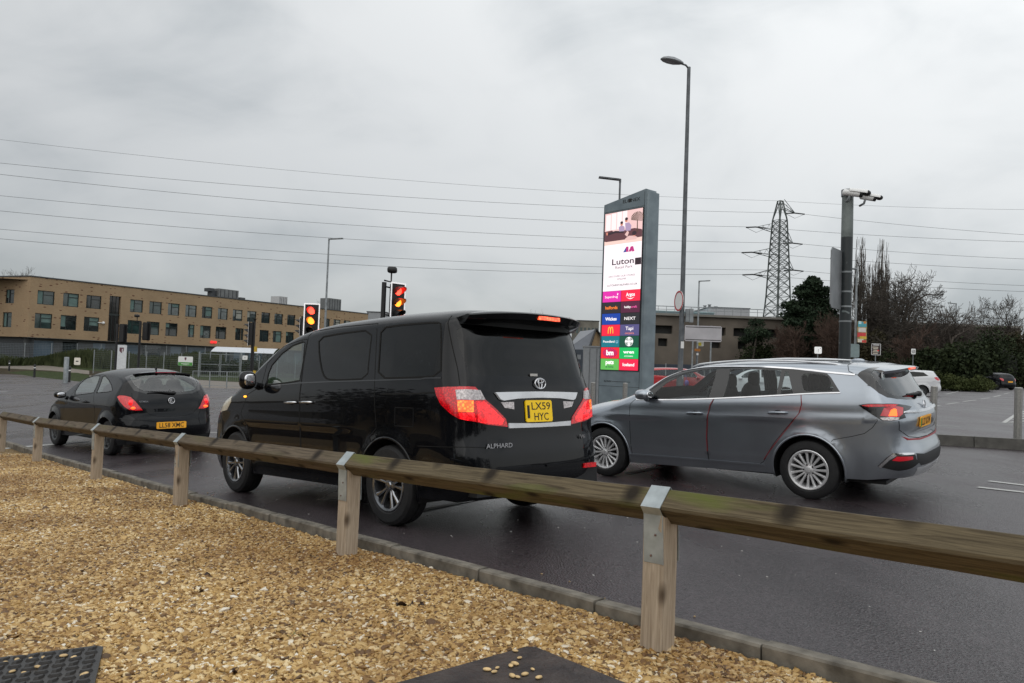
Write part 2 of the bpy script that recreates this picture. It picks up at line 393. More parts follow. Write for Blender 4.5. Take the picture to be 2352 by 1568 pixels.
def inpoly(X, Z, pl):
    pl=np.asarray(pl,float); ins=np.zeros(len(X),bool); j=len(pl)-1
    for i in range(len(pl)):
        c=((pl[i,1]>Z)!=(pl[j,1]>Z))&(X<(pl[j,0]-pl[i,0])*(Z-pl[i,1])/(pl[j,1]-pl[i,1]+1e-12)+pl[i,0]); ins^=c; j=i
    return ins
def dens(pts, step=.04, closed=True):
    P=[np.array(p,float) for p in pts]; out=[]
    n=len(P)
    for i in range(n if closed else n-1):
        a,b=P[i],P[(i+1)%n]; k=max(1,int(np.ceil(np.linalg.norm(b-a)/step)))
        for j in range(k): out.append(a+(b-a)*j/k)
    if not closed: out.append(P[-1])
    return np.array(out)
def roundpoly(pts, it=2, f=.22):
    """soften the corners of a closed outline"""
    P=[np.array(p,float) for p in pts]
    for _ in range(it):
        Q=[]
        for i in range(len(P)):
            a,b=P[i],P[(i+1)%len(P)]; Q.append(a*(1-f)+b*f); Q.append(a*f+b*(1-f))
        P=Q; 
    return np.array(P)
def cdt(points, polys):
    pts=[Vector((float(a),float(b))) for a,b in points]; edges=[]
    for pl in polys:
        b=len(pts); pts+= [Vector((float(a),float(c))) for a,c in pl]; n=len(pl); edges+=[(b+i,b+(i+1)%n) for i in range(n)]
    r=delaunay_2d_cdt(pts,edges,[],0,1e-5,False)
    return np.array([tuple(p) for p in r[0]]), np.array([tuple(f) for f in r[2]])
# ================================================================= cars
M_RUB = mat('tyre_rubber',(.012,.012,.013),.75,noise=(20,.3),bump=(60,.2,.004))
M_DARK = mat('dark_plastic',(.012,.012,.013),.55)
M_INT = mat('dark_cabin_fabric',(.018,.019,.021),.85)
M_CHR = mat('chrome',(.78,.78,.80),.12,1.0)
M_SILV = mat('silver_trim',(.72,.73,.75),.35,.45)
M_RIM = mat('alloy_rim',(.70,.70,.71),.35,.55,noise=(14,.1))
M_RIMD = mat('dark_rim',(.10,.105,.11),.35,.7)
M_BLACKP = mat('black_car_paint',(.004,.0045,.006),.3,0,.7,spec=.02,noise=(3,.3))
M_GREYP = mat('grey_metallic_paint',(.36,.395,.44),.28,.85,1.0,noise=(2.5,.08))
M_GAP = mat('panel_gap',(.002,.002,.002),.9)
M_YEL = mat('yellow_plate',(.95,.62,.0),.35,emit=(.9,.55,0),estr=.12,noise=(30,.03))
M_PTXT = mat('plate_black_lettering',(.012,.012,.012),.5)
M_GLOSSK = mat('gloss_black_trim',(.006,.006,.007),.10,0,.6)
G_TINT = glass_mat('green_tinted_glass',(.60,.70,.67),.07)
G_CLEAR = glass_mat('lightly_tinted_glass',(.80,.85,.85),.035,(.85,.85,.85),.5)
G_PRIV = glass_mat('privacy_glass',(.02,.022,.026),.035,(1,1,1),.5)
G_LIGHTR = glass_mat('misted_rear_glass',(.60,.68,.68),.10)
def lampmat(name, base, e, s, cell=60, hi=3.0):
    def fn(t,b,tcn,mixn):
        vo=t.nodes.new('ShaderNodeTexVoronoi'); vo.inputs['Scale'].default_value=cell; t.links.new(tcn.outputs['Object'],vo.inputs['Vector'])
        mr=t.nodes.new('ShaderNodeMapRange'); mr.inputs['From Min'].default_value=.0; mr.inputs['From Max'].default_value=.6; mr.inputs['To Min'].default_value=s*hi; mr.inputs['To Max'].default_value=s*.35
        t.links.new(vo.outputs['Distance'],mr.inputs['Value']); t.links.new(mr.outputs[0],b.inputs['Emission Strength'])
    return mat(name,base,.12,0,1.0,emit=e,estr=s,fn=fn)
L_RED = lampmat('lit_red_lens',(.35,.0,.005),(1,.003,.010),.36,60,1.8)
L_REDD = mat('dark_red_lens',(.22,.002,.008),.10,0,1.0,emit=(1,.0,.02),estr=.22)
L_GLOW = lampmat('glowing_red_lens',(.5,.0,.01),(1,.012,.014),1.2,70,2.2)
L_HOT = lampmat('glowing_brake_leds',(.9,.1,.02),(1,.17,.015),1.7,45,2.2)
L_HOTP = mat('glowing_orange_lamp',(.9,.2,.02),.3,emit=(1,.08,.015),estr=2.4)
L_STRIP = lampmat('lit_brake_strip',(.9,.05,.02),(1,.10,.03),2.6,30,1.6)
L_CLEAR = mat('clear_lens',(.55,.50,.50),.12,.2,1.0,noise=(60,.5))
L_HEAD = mat('headlamp_lens',(.62,.55,.42),.10,.1,1.0,noise=(30,.2))
L_AMB = mat('lit_amber_lens',(.9,.3,.02),.2,0,emit=(1,.35,.02),estr=2.5)

class Car:
    def __init__(s, surf, root, step=.05):
        s.surf=surf; s.root=root; s.regions=[]; s.step=step; s.arches=[]; s.zs=.20
    def region(s, name, pts, m, off=0.0, pair=True, hole=False, skirt=None, rnd=0, label=None):
        if rnd: pts=[tuple(p) for p in roundpoly(pts,rnd)]
        s.regions.append(dict(name=name,pts=pts,m=m,off=off,pair=pair,hole=hole,skirt=(off>0) if skirt is None else skirt,label=label)); return s
    def seam_poly(s):
        I=s.surf.I; return I
    def build(s, paint):
        su=s.surf; I=su.I; step=s.step
        seam=I[::3] if (len(I)-1)%3==0 else np.vstack([I[::3],I[-1:]])
        sS=np.concatenate([su.S[::3],su.S[-1:]]) if (len(I)-1)%3 else su.S[::3]
        inI=lambda x,z: inpoly(np.array([x]),np.array([z]),I)[0]
        def to_ring(p):
            x,y,z=p
            if y<=0: S,q=su.inv((x,0,z)); return (S,-.03)
            if inI(x,z) and y>.5:
                k=np.argmin((I[:,0]-x)**2+(I[:,1]-z)**2); return (su.S[k],1.03)
            S,q=su.inv(p); return (S,max(q,.0))
        polys=[]
        for r in s.regions:
            D3=dens([(*p,) for p in r['pts']],.045)
            r['side']=np.array([(p[0],p[2]) for p in D3]); r['ring']=np.array([to_ring(p) for p in D3])
            # which domains does it touch
            r['s_on']=any(inI(p[0],p[2]) and p[1]>.45 for p in r['pts']); r['r_on']=bool((r['ring'][:,1]<1.0).any() and (r['ring'][:,1]>0).any())
            if len(r['pts']) and max(p[1] for p in r['pts'])<.5: r['s_on']=False
        archp=[]
        for (xc,zc,ra) in s.arches:
            a=np.linspace(-.35,math.pi+.35,30); archp.append(np.array([(xc+ra*math.cos(t),zc+ra*math.sin(t)) for t in a]))
        # ---- side
        zb=s.zs
        bnd=np.array([*seam, (seam[-1][0],zb),(seam[0][0],zb)]) if False else np.array([*seam])
        x0,x1=I[:,0].min(),I[:,0].max(); z0,z1=I[:,1].min(),I[:,1].max()
        gx,gz=np.meshgrid(np.arange(x0,x1,step),np.arange(z0,z1,step)); pts=np.stack([gx.ravel(),gz.ravel()],1)
        pts=pts[inpoly(pts[:,0],pts[:,1],I)]
        cons=[dens(bnd,.2)]+[r['side'] for r in s.regions if r['s_on']]+archp
        allc=np.vstack(cons); 
        d=np.min(((pts[:,None]-allc[None])**2).sum(-1),1); pts=pts[d>(step*.35)**2]
        V2,T=cdt(pts,cons)
        cen=V2[T].mean(1); T=T[inpoly(cen[:,0],cen[:,1],bnd)]; cen=V2[T].mean(1)
        reg=np.full(len(T),-1)
        for i,r in enumerate(s.regions):
            if r['s_on']: reg[inpoly(cen[:,0],cen[:,1],r['side'])]=i
        for a in archp: reg[inpoly(cen[:,0],cen[:,1],a)]=-2
        V3=np.stack([V2[:,0],su.W(V2[:,0],V2[:,1]),V2[:,1]],1); N3=su.sideN(V2[:,0],V2[:,1])
        # ---- ring
        gS,gq=np.meshgrid(np.arange(0,su.Lmax,step),np.concatenate([[0],np.arange(.05,1.0,.055)])); pr=np.stack([gS.ravel(),gq.ravel()],1)
        rb=np.array([(S,1.0) for S in sS]+[(S,0.0) for S in sS[::-1]])
        consr=[rb]+[r['ring'] for r in s.regions if r['r_on']]
        allr=np.vstack(consr); d=np.min(((pr[:,None]-allr[None])**2).sum(-1),1); pr=pr[d>(step*.3)**2]
        V2r,Tr=cdt(pr,consr); cr=V2r[Tr].mean(1)
        k=(cr[:,1]>0)&(cr[:,1]<1)&(cr[:,0]>0)&(cr[:,0]<su.Lmax); Tr=Tr[k]; cr=cr[k]
        regr=np.full(len(Tr),-1)
        for i,r in enumerate(s.regions):
            if r['r_on']: regr[inpoly(cr[:,0],cr[:,1],r['ring'])]=i
        V3r=su.ring(V2r[:,0],V2r[:,1]); N3r=su.ring(V2r[:,0],V2r[:,1],su.Nn); N3r/=np.linalg.norm(N3r,axis=1)[:,None]
        V3r[np.abs(V2r[:,1])<1e-4,1]=0
        cen3=V3r[Tr].mean(1)
        for (xc,zc,ra) in s.arches:
            inside=((cen3[:,0]-xc)**2+(cen3[:,2]-zc)**2<ra**2)&(cen3[:,1]>.55); regr[inside]=-2
        V=np.vstack([V3,V3r]); N=np.vstack([N3,N3r]); Tt=np.vstack([T,Tr+len(V3)]); rg=np.concatenate([reg,regr])
        # orient
        fn=np.cross(V[Tt[:,1]]-V[Tt[:,0]],V[Tt[:,2]]-V[Tt[:,0]]); flip=(fn*N[Tt].mean(1)).sum(1)<0; Tt[flip]=Tt[flip][:,::-1]
        ar=np.linalg.norm(fn,axis=1); Tt=Tt[ar>1e-9]; rg=rg[ar>1e-9]
        def emit_(name,mask,m,off,sides,skirt,label=None,extra=None):
            tt=Tt[mask]
            if not len(tt): print('EMPTY region',name); return None
            idx,inv=np.unique(tt,return_inverse=True); tt=inv.reshape(-1,3); v=V[idx]+N[idx]*off; n=N[idx]
            vs=list(v); ns=list(n); fs=[tuple(t) for t in tt]
            if skirt:
                from collections import Counter
                key={}; 
                rk=[tuple(np.round(q,4)) for q in v]; ids={}
                wid=[ids.setdefault(k_,i) for i,k_ in enumerate(rk)]
                cnt=Counter()
                for t in tt:
                    for a,b in ((t[0],t[1]),(t[1],t[2]),(t[2],t[0])): cnt[tuple(sorted((wid[a],wid[b])))]+=1
                base={}
                def low(i):
                    if i not in base: base[i]=len(vs); vs.append(v[i]-n[i]*(off+.012)); ns.append(n[i])
                    return base[i]
                for t in tt:
                    for a,b in ((t[0],t[1]),(t[1],t[2]),(t[2],t[0])):
                        if cnt[tuple(sorted((wid[a],wid[b])))]==1 and not (abs(v[a][1])<1e-3 and abs(v[b][1])<1e-3): fs.append((a,low(a),low(b),b))
            vs=np.array(vs); ns=np.array(ns); res=[]
            mir=vs*[1,-1,1]; nm=ns*[1,-1,1]; fm=[f[::-1] for f in fs]
            if sides=='both':
                o=mesh_obj(name,np.vstack([vs,mir]),fs+[tuple(i+len(vs) for i in f) for f in fm],m,s.root,True,None,np.vstack([ns,nm])); res=[o]
            else:
                res=[mesh_obj(name,vs,fs,m,s.root,True,None,ns),mesh_obj(name,mir,fm,m,s.root,True,None,nm)]
            if label:
                for o in res: o['label']=label
            return res
        s.parts={}
        s.parts['body']=emit_('body',rg==-1,paint,0,'both',False)
        for i,r in enumerate(s.regions):
            if r['hole']: continue
            s.parts.setdefault(r['name'],[]).extend(emit_(r['name'],rg==i,r['m'],r['off'],'pair' if r['pair'] else 'both',r['skirt'],r['label']) or [])
        # underside, arch lips, wheel wells
        mb=MB(); I0,I1=I[0],I[-1]; zb=min(I0[1],I1[1])
        w=.80*float(su.W(np.array([1.]),np.array([.3]))[0])
        mb.box(((I0[0]+I1[0])/2,0,zb+.03),(I0[0]-I1[0]+.3,w*2,.04))
        for (xc,zc,ra) in s.arches:
            for sg in (1,-1):
                a=np.linspace(-.3,math.pi+.3,18); n=len(a); v=[];f=[]
                for t in a:
                    x=xc+(ra+.004)*math.cos(t); z=zc+(ra+.004)*math.sin(t); y=float(su.W(np.array([x]),np.array([z]))[0])-.004
                    v+= [(x,y*sg,z),(x,.42*sg,z)]
                f=[(2*j,2*j+1,2*j+3,2*j+2) for j in range(n-1)]; mb.add(v,f)
                mb.add([(xc,.42*sg,zc)]+[(xc+(ra+.004)*math.cos(t),.42*sg,zc+(ra+.004)*math.sin(t)) for t in a],[(0,j+1,j+2) for j in range(n-1)])
        mb.out('underbody',M_DARK,s.root)
        for (xc,zc,ra) in s.arches:
            for sg in (1,-1):
                mb=MB(); a=np.linspace(-.25,math.pi+.25,26); P=[]; NN=[]
                for t in a:
                    x=xc+(ra+.008)*math.cos(t); z=zc+(ra+.008)*math.sin(t); P.append((x,float(su.W(np.array([x]),np.array([z]))[0])*sg,z)); NN.append((0,sg,0))
                mb.ribbon(P,NN,.02,.004); mb.out('wheel_arch_lip',paint,s.root,True)
        return s
    def nrm(s,p):
        su=s.surf
        if inpoly(np.array([p[0]]),np.array([p[2]]),su.I)[0] and p[1]>.5: return su.sideN(np.array([p[0]]),np.array([p[2]]))[0], np.array([p[0],su.W(np.array([p[0]]),np.array([p[2]]))[0],p[2]])
        S,q=su.inv(p); sg=1 if p[1]>=0 else -1
        n=su.ring([S],[q],su.Nn)[0]; P=su.ring([S],[q])[0]
        return n*[1,sg,1], P*[1,sg,1]
    def line(s, name, pts, w, m, h=.001, pair=True, closed=False, step=.05, label=None):
        D_=dens(pts,step,closed); 
        if closed: D_=np.vstack([D_,D_[:1]])
        X=[s.nrm(p) for p in D_]; P=[x[1] for x in X]; Nn=[x[0] for x in X]; r=[]
        for sg in ((1,-1) if pair else (1,)):
            mb=MB(); k=np.array([1,sg,1]); mb.ribbon([p*k for p in P],[n*k for n in Nn],w,h); o=mb.out(name,m,s.root,True,40)
            if label: o['label']=label
            r.append(o)
        return r

def wheel(root, x, y, R, width, rim_r, style, rimmat):
    sg = 1 if y>0 else -1
    w = bpy.data.objects.new('wheel',None); COL.objects.link(w); w.parent=root; w.location=(x,y,R); w.rotation_euler=(0,random.uniform(0,1.2),0) if sg>0 else (0,random.uniform(0,1),math.pi)
    h=width/2
    mb=MB(); prof=[(rim_r-.005,-h*.8),(rim_r+.02,-h),(R-.035,-h),(R-.008,-h*.82),(R,-h*.55),(R,-h*.1),(R-.008,-h*.08),(R-.008,h*.08),(R,h*.1),(R,h*.55),(R-.008,h*.82),(R-.035,h),(rim_r+.02,h),(rim_r-.005,h*.8)]
    mb.lathe(prof,48,axis='y',closed=True); mb.out('tyre',M_RUB,w,True,35)
    mb=MB()
    mb.lathe([(rim_r-.006,h*.80),(rim_r+.004,h*.93),(rim_r-.004,h*.98),(rim_r-.022,h*.92),(rim_r-.032,h*.5),(rim_r-.045,-h*.7)],48,axis='y',closed=True)
    yo=h*.70
    hub=.032 if style!='steel' else .05
    mb.lathe([(.001,yo+.02),(hub*.8,yo+.018),(hub,yo+.008),(hub+.035,yo-.002),(hub+.035,yo-.04)],24,axis='y',closed=True)
    if style=='steel':
        mb.lathe([(.08,yo-.02),(.12,yo-.0),(rim_r-.03,yo-.03)],32,axis='y',closed=True)
        for k in range(7):
            a=2*math.pi*k/7; mb.box((math.cos(a)*.13,yo-.01,math.sin(a)*.13),(.05,.03,.06))
    else:
        n={'multi':15,'ten':10}[style]
        for k in range(n):
            a=2*math.pi*(k+.0)/n
            if style=='ten': a=2*math.pi*(k//2)/5+(-1 if k%2 else 1)*.17
            else: a=2*math.pi*(k//3)/5+((k%3)-1)*.40
            tw=.0; v=[]
            for (r,wd,dy) in ((.05,.013,-.004),(.10,.011,.004),(rim_r-.05,.014 if style=='multi' else .018,.006),(rim_r-.018,.017 if style=='multi' else .026,.012)):
                if style=='ten': aa=a+(-1 if k%2 else 1)*.10*(r/rim_r)
                else: aa=a
                c,s_=math.cos(aa),math.sin(aa)
                for (t,dd) in ((-1,-.03),(-1,0),(-.45,.010),(.45,.010),(1,0),(1,-.03)):
                    v.append((c*r-s_*t*wd,yo+dy+dd-.002,s_*r+c*t*wd))
            f=[]
            for i in range(3):
                for j in range(5): f.append((i*6+j,i*6+j+1,(i+1)*6+j+1,(i+1)*6+j))
            mb.add(v,f)
    mb.out('rim',rimmat,w,True,30)
    mb=MB(); mb.lathe([(.001,-.02),(rim_r-.05,-.02),(rim_r-.05,.0),(.001,.0)],32,axis='y',closed=True); mb.out('brake_disc',M_DARK,w,True,30)
    if style!='steel':
        mb=MB()
        for k in range(5):
            a=2*math.pi*(k+.5)/5; mb.ellipsoid((math.cos(a)*.055,yo+.002,math.sin(a)*.055),(.011,.008,.011),8,5)
        mb.out('wheel_nuts',M_DARK,w,True)['kind']='stuff'
    return w

def mirror(root, M, paint, glassm, size=(.09,.12,.075)):
    for sg in (1,-1):
        o=MB(); x,y,z=M
        o.ellipsoid((x,y*sg,z),(size[0],size[1],size[2]),16,10,e=2.6)
        o.tube([(x+.02,(y-.10)*sg,z-.05),(x+.03,(y-.20)*sg,z-.09)],[.035,.05],8)
        p=o.out('door_mirror',paint,root,True,50)
        g=MB(); g.ellipsoid((x-size[0]*.93,y*sg,z),(.012,size[1]*.72,size[2]*.66),16,8,e=2.8); g.out('mirror_glass',M_CHR,p,True)
def handle(car, a, b, m, scoop=True):
    for sg in (1,-1):
        n,p=car.nrm(((a[0]+b[0])/2,a[1],(a[2]+b[2])/2)); k=np.array([1,sg,1]); mb=MB()
        A=np.array(a);B=np.array(b); A[1]=p[1];B[1]=p[1]
        pts=[A*k+n*k*.004,(A*.88+B*.12)*k+n*k*.03,(A*.5+B*.5)*k+n*k*.036,(A*.12+B*.88)*k+n*k*.03,B*k+n*k*.004]
        mb.tube(pts,[.014,.017,.017,.017,.014],8,flat=.8); 
        o=mb.out('door_handle',m,car.root,True)
        if scoop:
            mb=MB(); mb.ellipsoid(((A+B)/2*k)-n*k*.004,(.055,.008,.032),16,6); mb.out('handle_recess_shade',M_GAP,o,True)  # dark patch painted for the shade in the handle scoop
def seats(root, spots, floor=(-.5,2.4,.42), w=.62, dash=2.05, zh=1.0, top=1.28):
    mb=MB(); mb.box(((floor[0]+floor[1])/2,0,floor[2]),(floor[1]-floor[0],w*2,.05)); mb.box((dash,0,zh-.14),(.38,w*2,.24)); mb.out('cabin_floor',M_INT,root)
    for (x,y) in spots:
        mb=MB(); R=Matrix.Rotation(.22,3,'Y').inverted()
        mb.ellipsoid((x+.22,y,.62),(.27,.25,.10),14,8,e=3.5)
        mb.ellipsoid((x-.06,y,.90),(.085,.24,.34),14,10,e=3.2,R=Matrix.Rotation(-.18,3,'Y'))
        mb.ellipsoid((x-.14,y,top),(.055,.13,.095),12,8,e=3.0)
        mb.tube([(x-.12,y-.05,top-.2),(x-.13,y-.05,top)],.008,6); mb.tube([(x-.12,y+.05,top-.2),(x-.13,y+.05,top)],.008,6)
        mb.out('car_seat',M_INT,root,True,50)
    mb=MB(); pts=[(dash-.28+.10*math.sin(a)*.4,-.36+.18*math.cos(a),zh-.05+.17*math.sin(a)) for a in np.linspace(0,2*math.pi,20)]; mb.tube(pts,.014,6); mb.out('steering_wheel',M_INT,root,True)
def plate(root, c, ny, tilt, w, h, lines, flagcol=None, th=.11, bold=.02, m=None):
    """number plate facing backwards (-x)"""
    Mx=frame(c,(0,-1,0),(math.sin(tilt),0,math.cos(tilt)))
    mb=MB(); pl=[(-w/2+.012,-h/2),(w/2-.012,-h/2),(w/2,-h/2+.012),(w/2,h/2-.012),(w/2-.012,h/2),(-w/2+.012,h/2),(-w/2,h/2-.012),(-w/2,-h/2+.012)]
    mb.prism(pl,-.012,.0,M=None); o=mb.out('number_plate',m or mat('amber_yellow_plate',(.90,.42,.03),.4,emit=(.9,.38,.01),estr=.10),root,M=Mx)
    for (s_,y0,hh,ww,x0) in lines: text('plate_lettering',s_,hh,M_PTXT,Matrix.Translation((x0,y0,.001)),o,width=ww,depth=.0006,bold=bold*.6)
    if flagcol is not None:
        mb=MB(); x0,y0,fw,fh,mm=flagcol; mb.box((x0,y0,.0015),(fw,fh,.002)); mb.out('plate_band',mm,o)
    return o

def build_van():
    r=thing('people_carrier','black people carrier waiting behind the wooden rail with its tail lamps lit','car',M=VAN_POSE)
    c=Car(VAN,r); c.arches=[(0,.345,.40),(2.95,.345,.40)]
    c.region('front_door',[(2.385,.887,1.209),(2.359,.837,1.45),(2.098,.788,1.63),(1.738,.791,1.683),(1.587,.794,1.69),(1.572,.845,1.432),(1.530,.889,1.223),(1.486,.924,.85),(1.454,.915,.42),(2.50,.92,.42),(2.53,.921,.577),(2.62,.92,.738),(2.81,.911,.9),(2.671,.902,1.114)],M_BLACKP)
    c.region('sliding_door',[(1.575,.781,1.724),(1.533,.75,1.765),(1.004,.75,1.78),(.37,.76,1.775),(.241,.883,1.263),(.206,.907,1.127),(.158,.926,.832),(.32,.927,.70),(.45,.92,.42),(1.438,.915,.42),(1.474,.924,.85),(1.519,.889,1.222),(1.560,.841,1.449)],M_BLACKP)
    c.region('fuel_flap',[(-.13,.912,1.006),(-.343,.909,1.006),(-.343,.911,.87),(-.13,.921,.865)],M_BLACKP,rnd=2)
    c.region('side_window',[(2.261,.886,1.219),(2.287,.861,1.334),(2.244,.84,1.435),(2.072,.816,1.557),(1.868,.801,1.634),(1.685,.796,1.664),(1.627,.797,1.656),(1.579,.841,1.452),(1.568,.881,1.26),(1.827,.884,1.238)],G_TINT,-.003)
    c.region('side_window',[(1.369,.79,1.694),(.967,.787,1.716),(.431,.786,1.723),(.398,.837,1.482),(.359,.882,1.267),(.77,.883,1.259),(1.042,.881,1.265),(1.152,.869,1.321),(1.289,.829,1.509)],G_PRIV,-.003,rnd=1)
    c.region('side_window',[(.298,.784,1.732),(-.033,.781,1.74),(-.497,.774,1.735),(-.56,.78,1.713),(-.61,.812,1.489),(-.655,.848,1.275),(-.288,.877,1.270),(.196,.881,1.27),(.25,.828,1.525)],G_PRIV,-.003,rnd=1)
    c.region('windscreen',[(3.0,.72,1.25),(2.6,.68,1.46),(2.1,.62,1.70),(1.98,.3,1.775),(1.97,-.01,1.78),(3.02,-.01,1.24),(3.02,.4,1.24)],G_TINT,-.003,pair=False)
    c.region('rear_window',[(-.70,.735,1.66),(-.741,.742,1.518),(-.819,.723,1.36),(-.845,.69,1.30),(-.88,.60,1.285),(-.895,.361,1.284),(-.893,-.01,1.284),(-.78,-.01,1.74),(-.78,.4,1.74),(-.73,.66,1.71)],G_PRIV,-.003,pair=False)
    c.region('tail_lamp',[(-.62,.887,1.182),(-.796,.826,1.189),(-.884,.692,1.188),(-.923,.626,1.092),(-.946,.523,1.013),(-.958,.423,.928),(-.962,.404,.865),(-.944,.61,.888),(-.909,.737,.918),(-.849,.825,.936),(-.793,.862,.975),(-.702,.889,1.05),(-.643,.891,1.132)],L_RED,.012)
    c.region('reversing_lens',[(-.806,.828,1.165),(-.865,.753,1.168),(-.902,.658,1.163),(-.924,.624,1.087),(-.9,.719,1.085),(-.825,.831,1.089)],L_CLEAR,.016)
    c.region('brake_leds',[(-.828,.828,1.082),(-.897,.726,1.079),(-.907,.729,.99),(-.84,.829,.99)],L_HOT,.016)
    c.region('lower_brake_glow',[(-.842,.829,.985),(-.909,.729,.985),(-.925,.715,.915),(-.885,.78,.925),(-.858,.826,.938)],L_GLOW,.015)
    c.region('tail_glow',[(-.915,.705,1.075),(-.925,.63,1.07),(-.945,.53,.99),(-.957,.445,.92),(-.957,.47,.882),(-.94,.62,.897),(-.925,.70,.91)],L_GLOW,.015)
    c.region('chrome_bar',[(-.927,.517,1.145),(-.933,.251,1.15),(-.932,-.01,1.153),(-.941,-.01,1.101),(-.942,.264,1.095),(-.942,.44,1.078),(-.941,.473,1.09)],M_SILV,.02,pair=False)
    c.region('reversing_lamp',[(-.942,.46,1.066),(-.946,.313,1.069),(-.954,.317,1.007),(-.95,.422,1.021)],L_CLEAR,.006)
    c.region('chrome_strip',[(-.961,.392,.895),(-.963,.132,.887),(-.963,-.01,.885),(-.965,-.01,.850),(-.963,.387,.853)],M_SILV,.012,pair=False)
    c.region('headlamp',[(3.42,.86,.90),(3.30,.887,1.02),(3.12,.875,1.095),(3.088,.901,1.03),(3.19,.904,.93)],L_HEAD,.004)
    c.region('front_grille',[(3.84,.45,.85),(3.84,-.01,.85),(3.88,-.01,.6),(3.88,.45,.6)],M_CHR,.01,pair=False)
    c.build(M_BLACKP)
    for nm,pt in (('front_door_seam',c.regions[0]['pts']),('sliding_door_seam',c.regions[1]['pts'])): c.line(nm,pt,.007,M_GAP,.0012,closed=True)
    for k_ in (3,4,5): c.line('window_seal',c.regions[k_]['pts'],.016,M_GAP,.0015,closed=True)
    c.line('fuel_flap_seam',[(-.11,.9,1.015),(-.36,.9,1.015),(-.36,.9,.86),(-.11,.9,.86)],.006,M_GAP,.0012,closed=True)
    c.line('tailgate_seam',[(-.60,.70,1.79),(-.625,.765,1.723),(-.69,.778,1.549),(-.775,.783,1.336),(-.812,.79,1.203)],.008,M_GAP,.0012)
    c.line('bumper_seam',[(-.42,.9,.705),(-.724,.89,.712),(-.862,.829,.715),(-.958,.645,.706)],.006,M_GAP,.0012)
    c.line('sliding_rail',[(.12,.9,1.13),(-.66,.86,1.14)],.012,M_GAP,.001)
    c.line('window_trim',[(2.33,.88,1.20),(1.56,.87,1.235),(.9,.87,1.245),(.25,.87,1.25),(-.66,.84,1.258)],.012,M_GLOSSK,.004)
    c.line('bumper_edge',[(-.80,.86,.62),(-.878,.831,.60),(-.961,.701,.558),(-1.001,.461,.532),(-1.007,.02,.525)],.018,M_SILV if False else M_BLACKP,.014)
    for (x,w_) in ((2.95,1),(0,1)):
        for y in (.80,-.80): wheel(r,x,y,.345,.215,.222,'ten',M_RIMD if False else mat('chrome_alloy_rim',(.30,.31,.33),.22,.95))
    mirror(r,(2.42,1.03,1.27),M_BLACKP,None,(.065,.09,.10))
    handle(c,(1.765,.913,1.033),(1.543,.913,1.038),M_CHR); handle(c,(1.458,.913,1.041),(1.239,.913,1.043),M_CHR)
    for sg in (1,-1):
        mb=MB(); mb.ellipsoid((2.721,.908*sg,1.09),(.035,.01,.012)); mb.out('side_repeater',L_AMB,r,True)
        mb=MB(); mb.box((-.99,.62*sg,.49),(.04,.17,.04)); mb.out('fog_reflector',L_RED if sg<0 else L_REDD,r)
    # spoiler over the rear window
    mb=MB(); v=[];f=[];ys=np.linspace(-.70,.70,25)
    for y in ys:
        a=abs(y)/.70; zr=1.872-.085*a**3; xt=-1.02+.20*a**4; zt=1.815-.035*a*a
        v+=[(-.42,y,zr-.006-.02*a**4),(-.66,y,zr-.008-.01*a**3),(xt+.02,y,zt+.012),(xt,y,zt),(xt+.03,y,zt-.05+.02*a**4),(-.83+.08*a**4,y,1.70+.015*a**3),(-.70,y,1.71)]
    n=7
    for i in range(len(ys)-1):
        for k in range(n): f.append((i*n+k,i*n+(k+1)%n,(i+1)*n+(k+1)%n,(i+1)*n+k))
    f+= [tuple(range(n))[::-1],tuple((len(ys)-1)*n+k for k in range(n))]
    mb.add(v,f); sp=mb.out('roof_spoiler',M_BLACKP,r,True,35)
    mb=MB(); mb.box((-1.006,-.06,1.787),(.02,.27,.032)); mb.out('high_brake_lamp',L_STRIP,sp)
    # fog-lamp sill, bumper foot, exhaust valance
    mb=MB(); mb.box((-.90,0,.40),(.16,1.50,.16)); mb.out('rear_valance',M_DARK,r)
    plate(r,(-.968,.02,.99),0,.10,.33,.185,[('LX59',.012,.062,.235,.022),('HYC',-.078,.062,.18,.022)],(-.135,-.005,.028,.11,M_DARK),bold=.01,m=M_YEL)
    # maker's badge: nested ellipses
    Mx=frame((-.925,-.03,1.225),(0,-1,0),(.12,0,1)); mb=MB()
    def ring_(rx,ry,cx=0,cy=0,w=.0065,n=28): mb.tube([(cx+rx*math.cos(t),cy+ry*math.sin(t),.006) for t in np.linspace(0,2*math.pi,n)],w,6)
    ring_(.066,.045); ring_(.021,.043,0,0,.0055); ring_(.043,.017,0,.021,.0055)
    mb.out('badge',M_CHR,r,True,M=Mx)
    text('model_lettering','ALPHARD',.036,M_CHR,frame((-.984,.51,.70),(-.10,-1,0),(.0,0,1)),r,width=.27,depth=.004,bold=.02)
    text('model_lettering','V6',.034,M_CHR,frame((-.985,-.535,.735),(.10,-1,0),(.0,0,1)),r,width=.085,depth=.004,bold=.02)
    mb=MB(); mb.box((-.902,.02,1.30),(.004,.09,.022)); mb.out('window_sticker',mat('sticker_white',(.55,.53,.5),.5),r)
    seats(r,[(1.95,.38),(1.95,-.38),(.9,.4),(.9,-.4)],floor=(-.5,2.5,.5),w=.72,dash=2.6,zh=1.22,top=1.45)
    return r

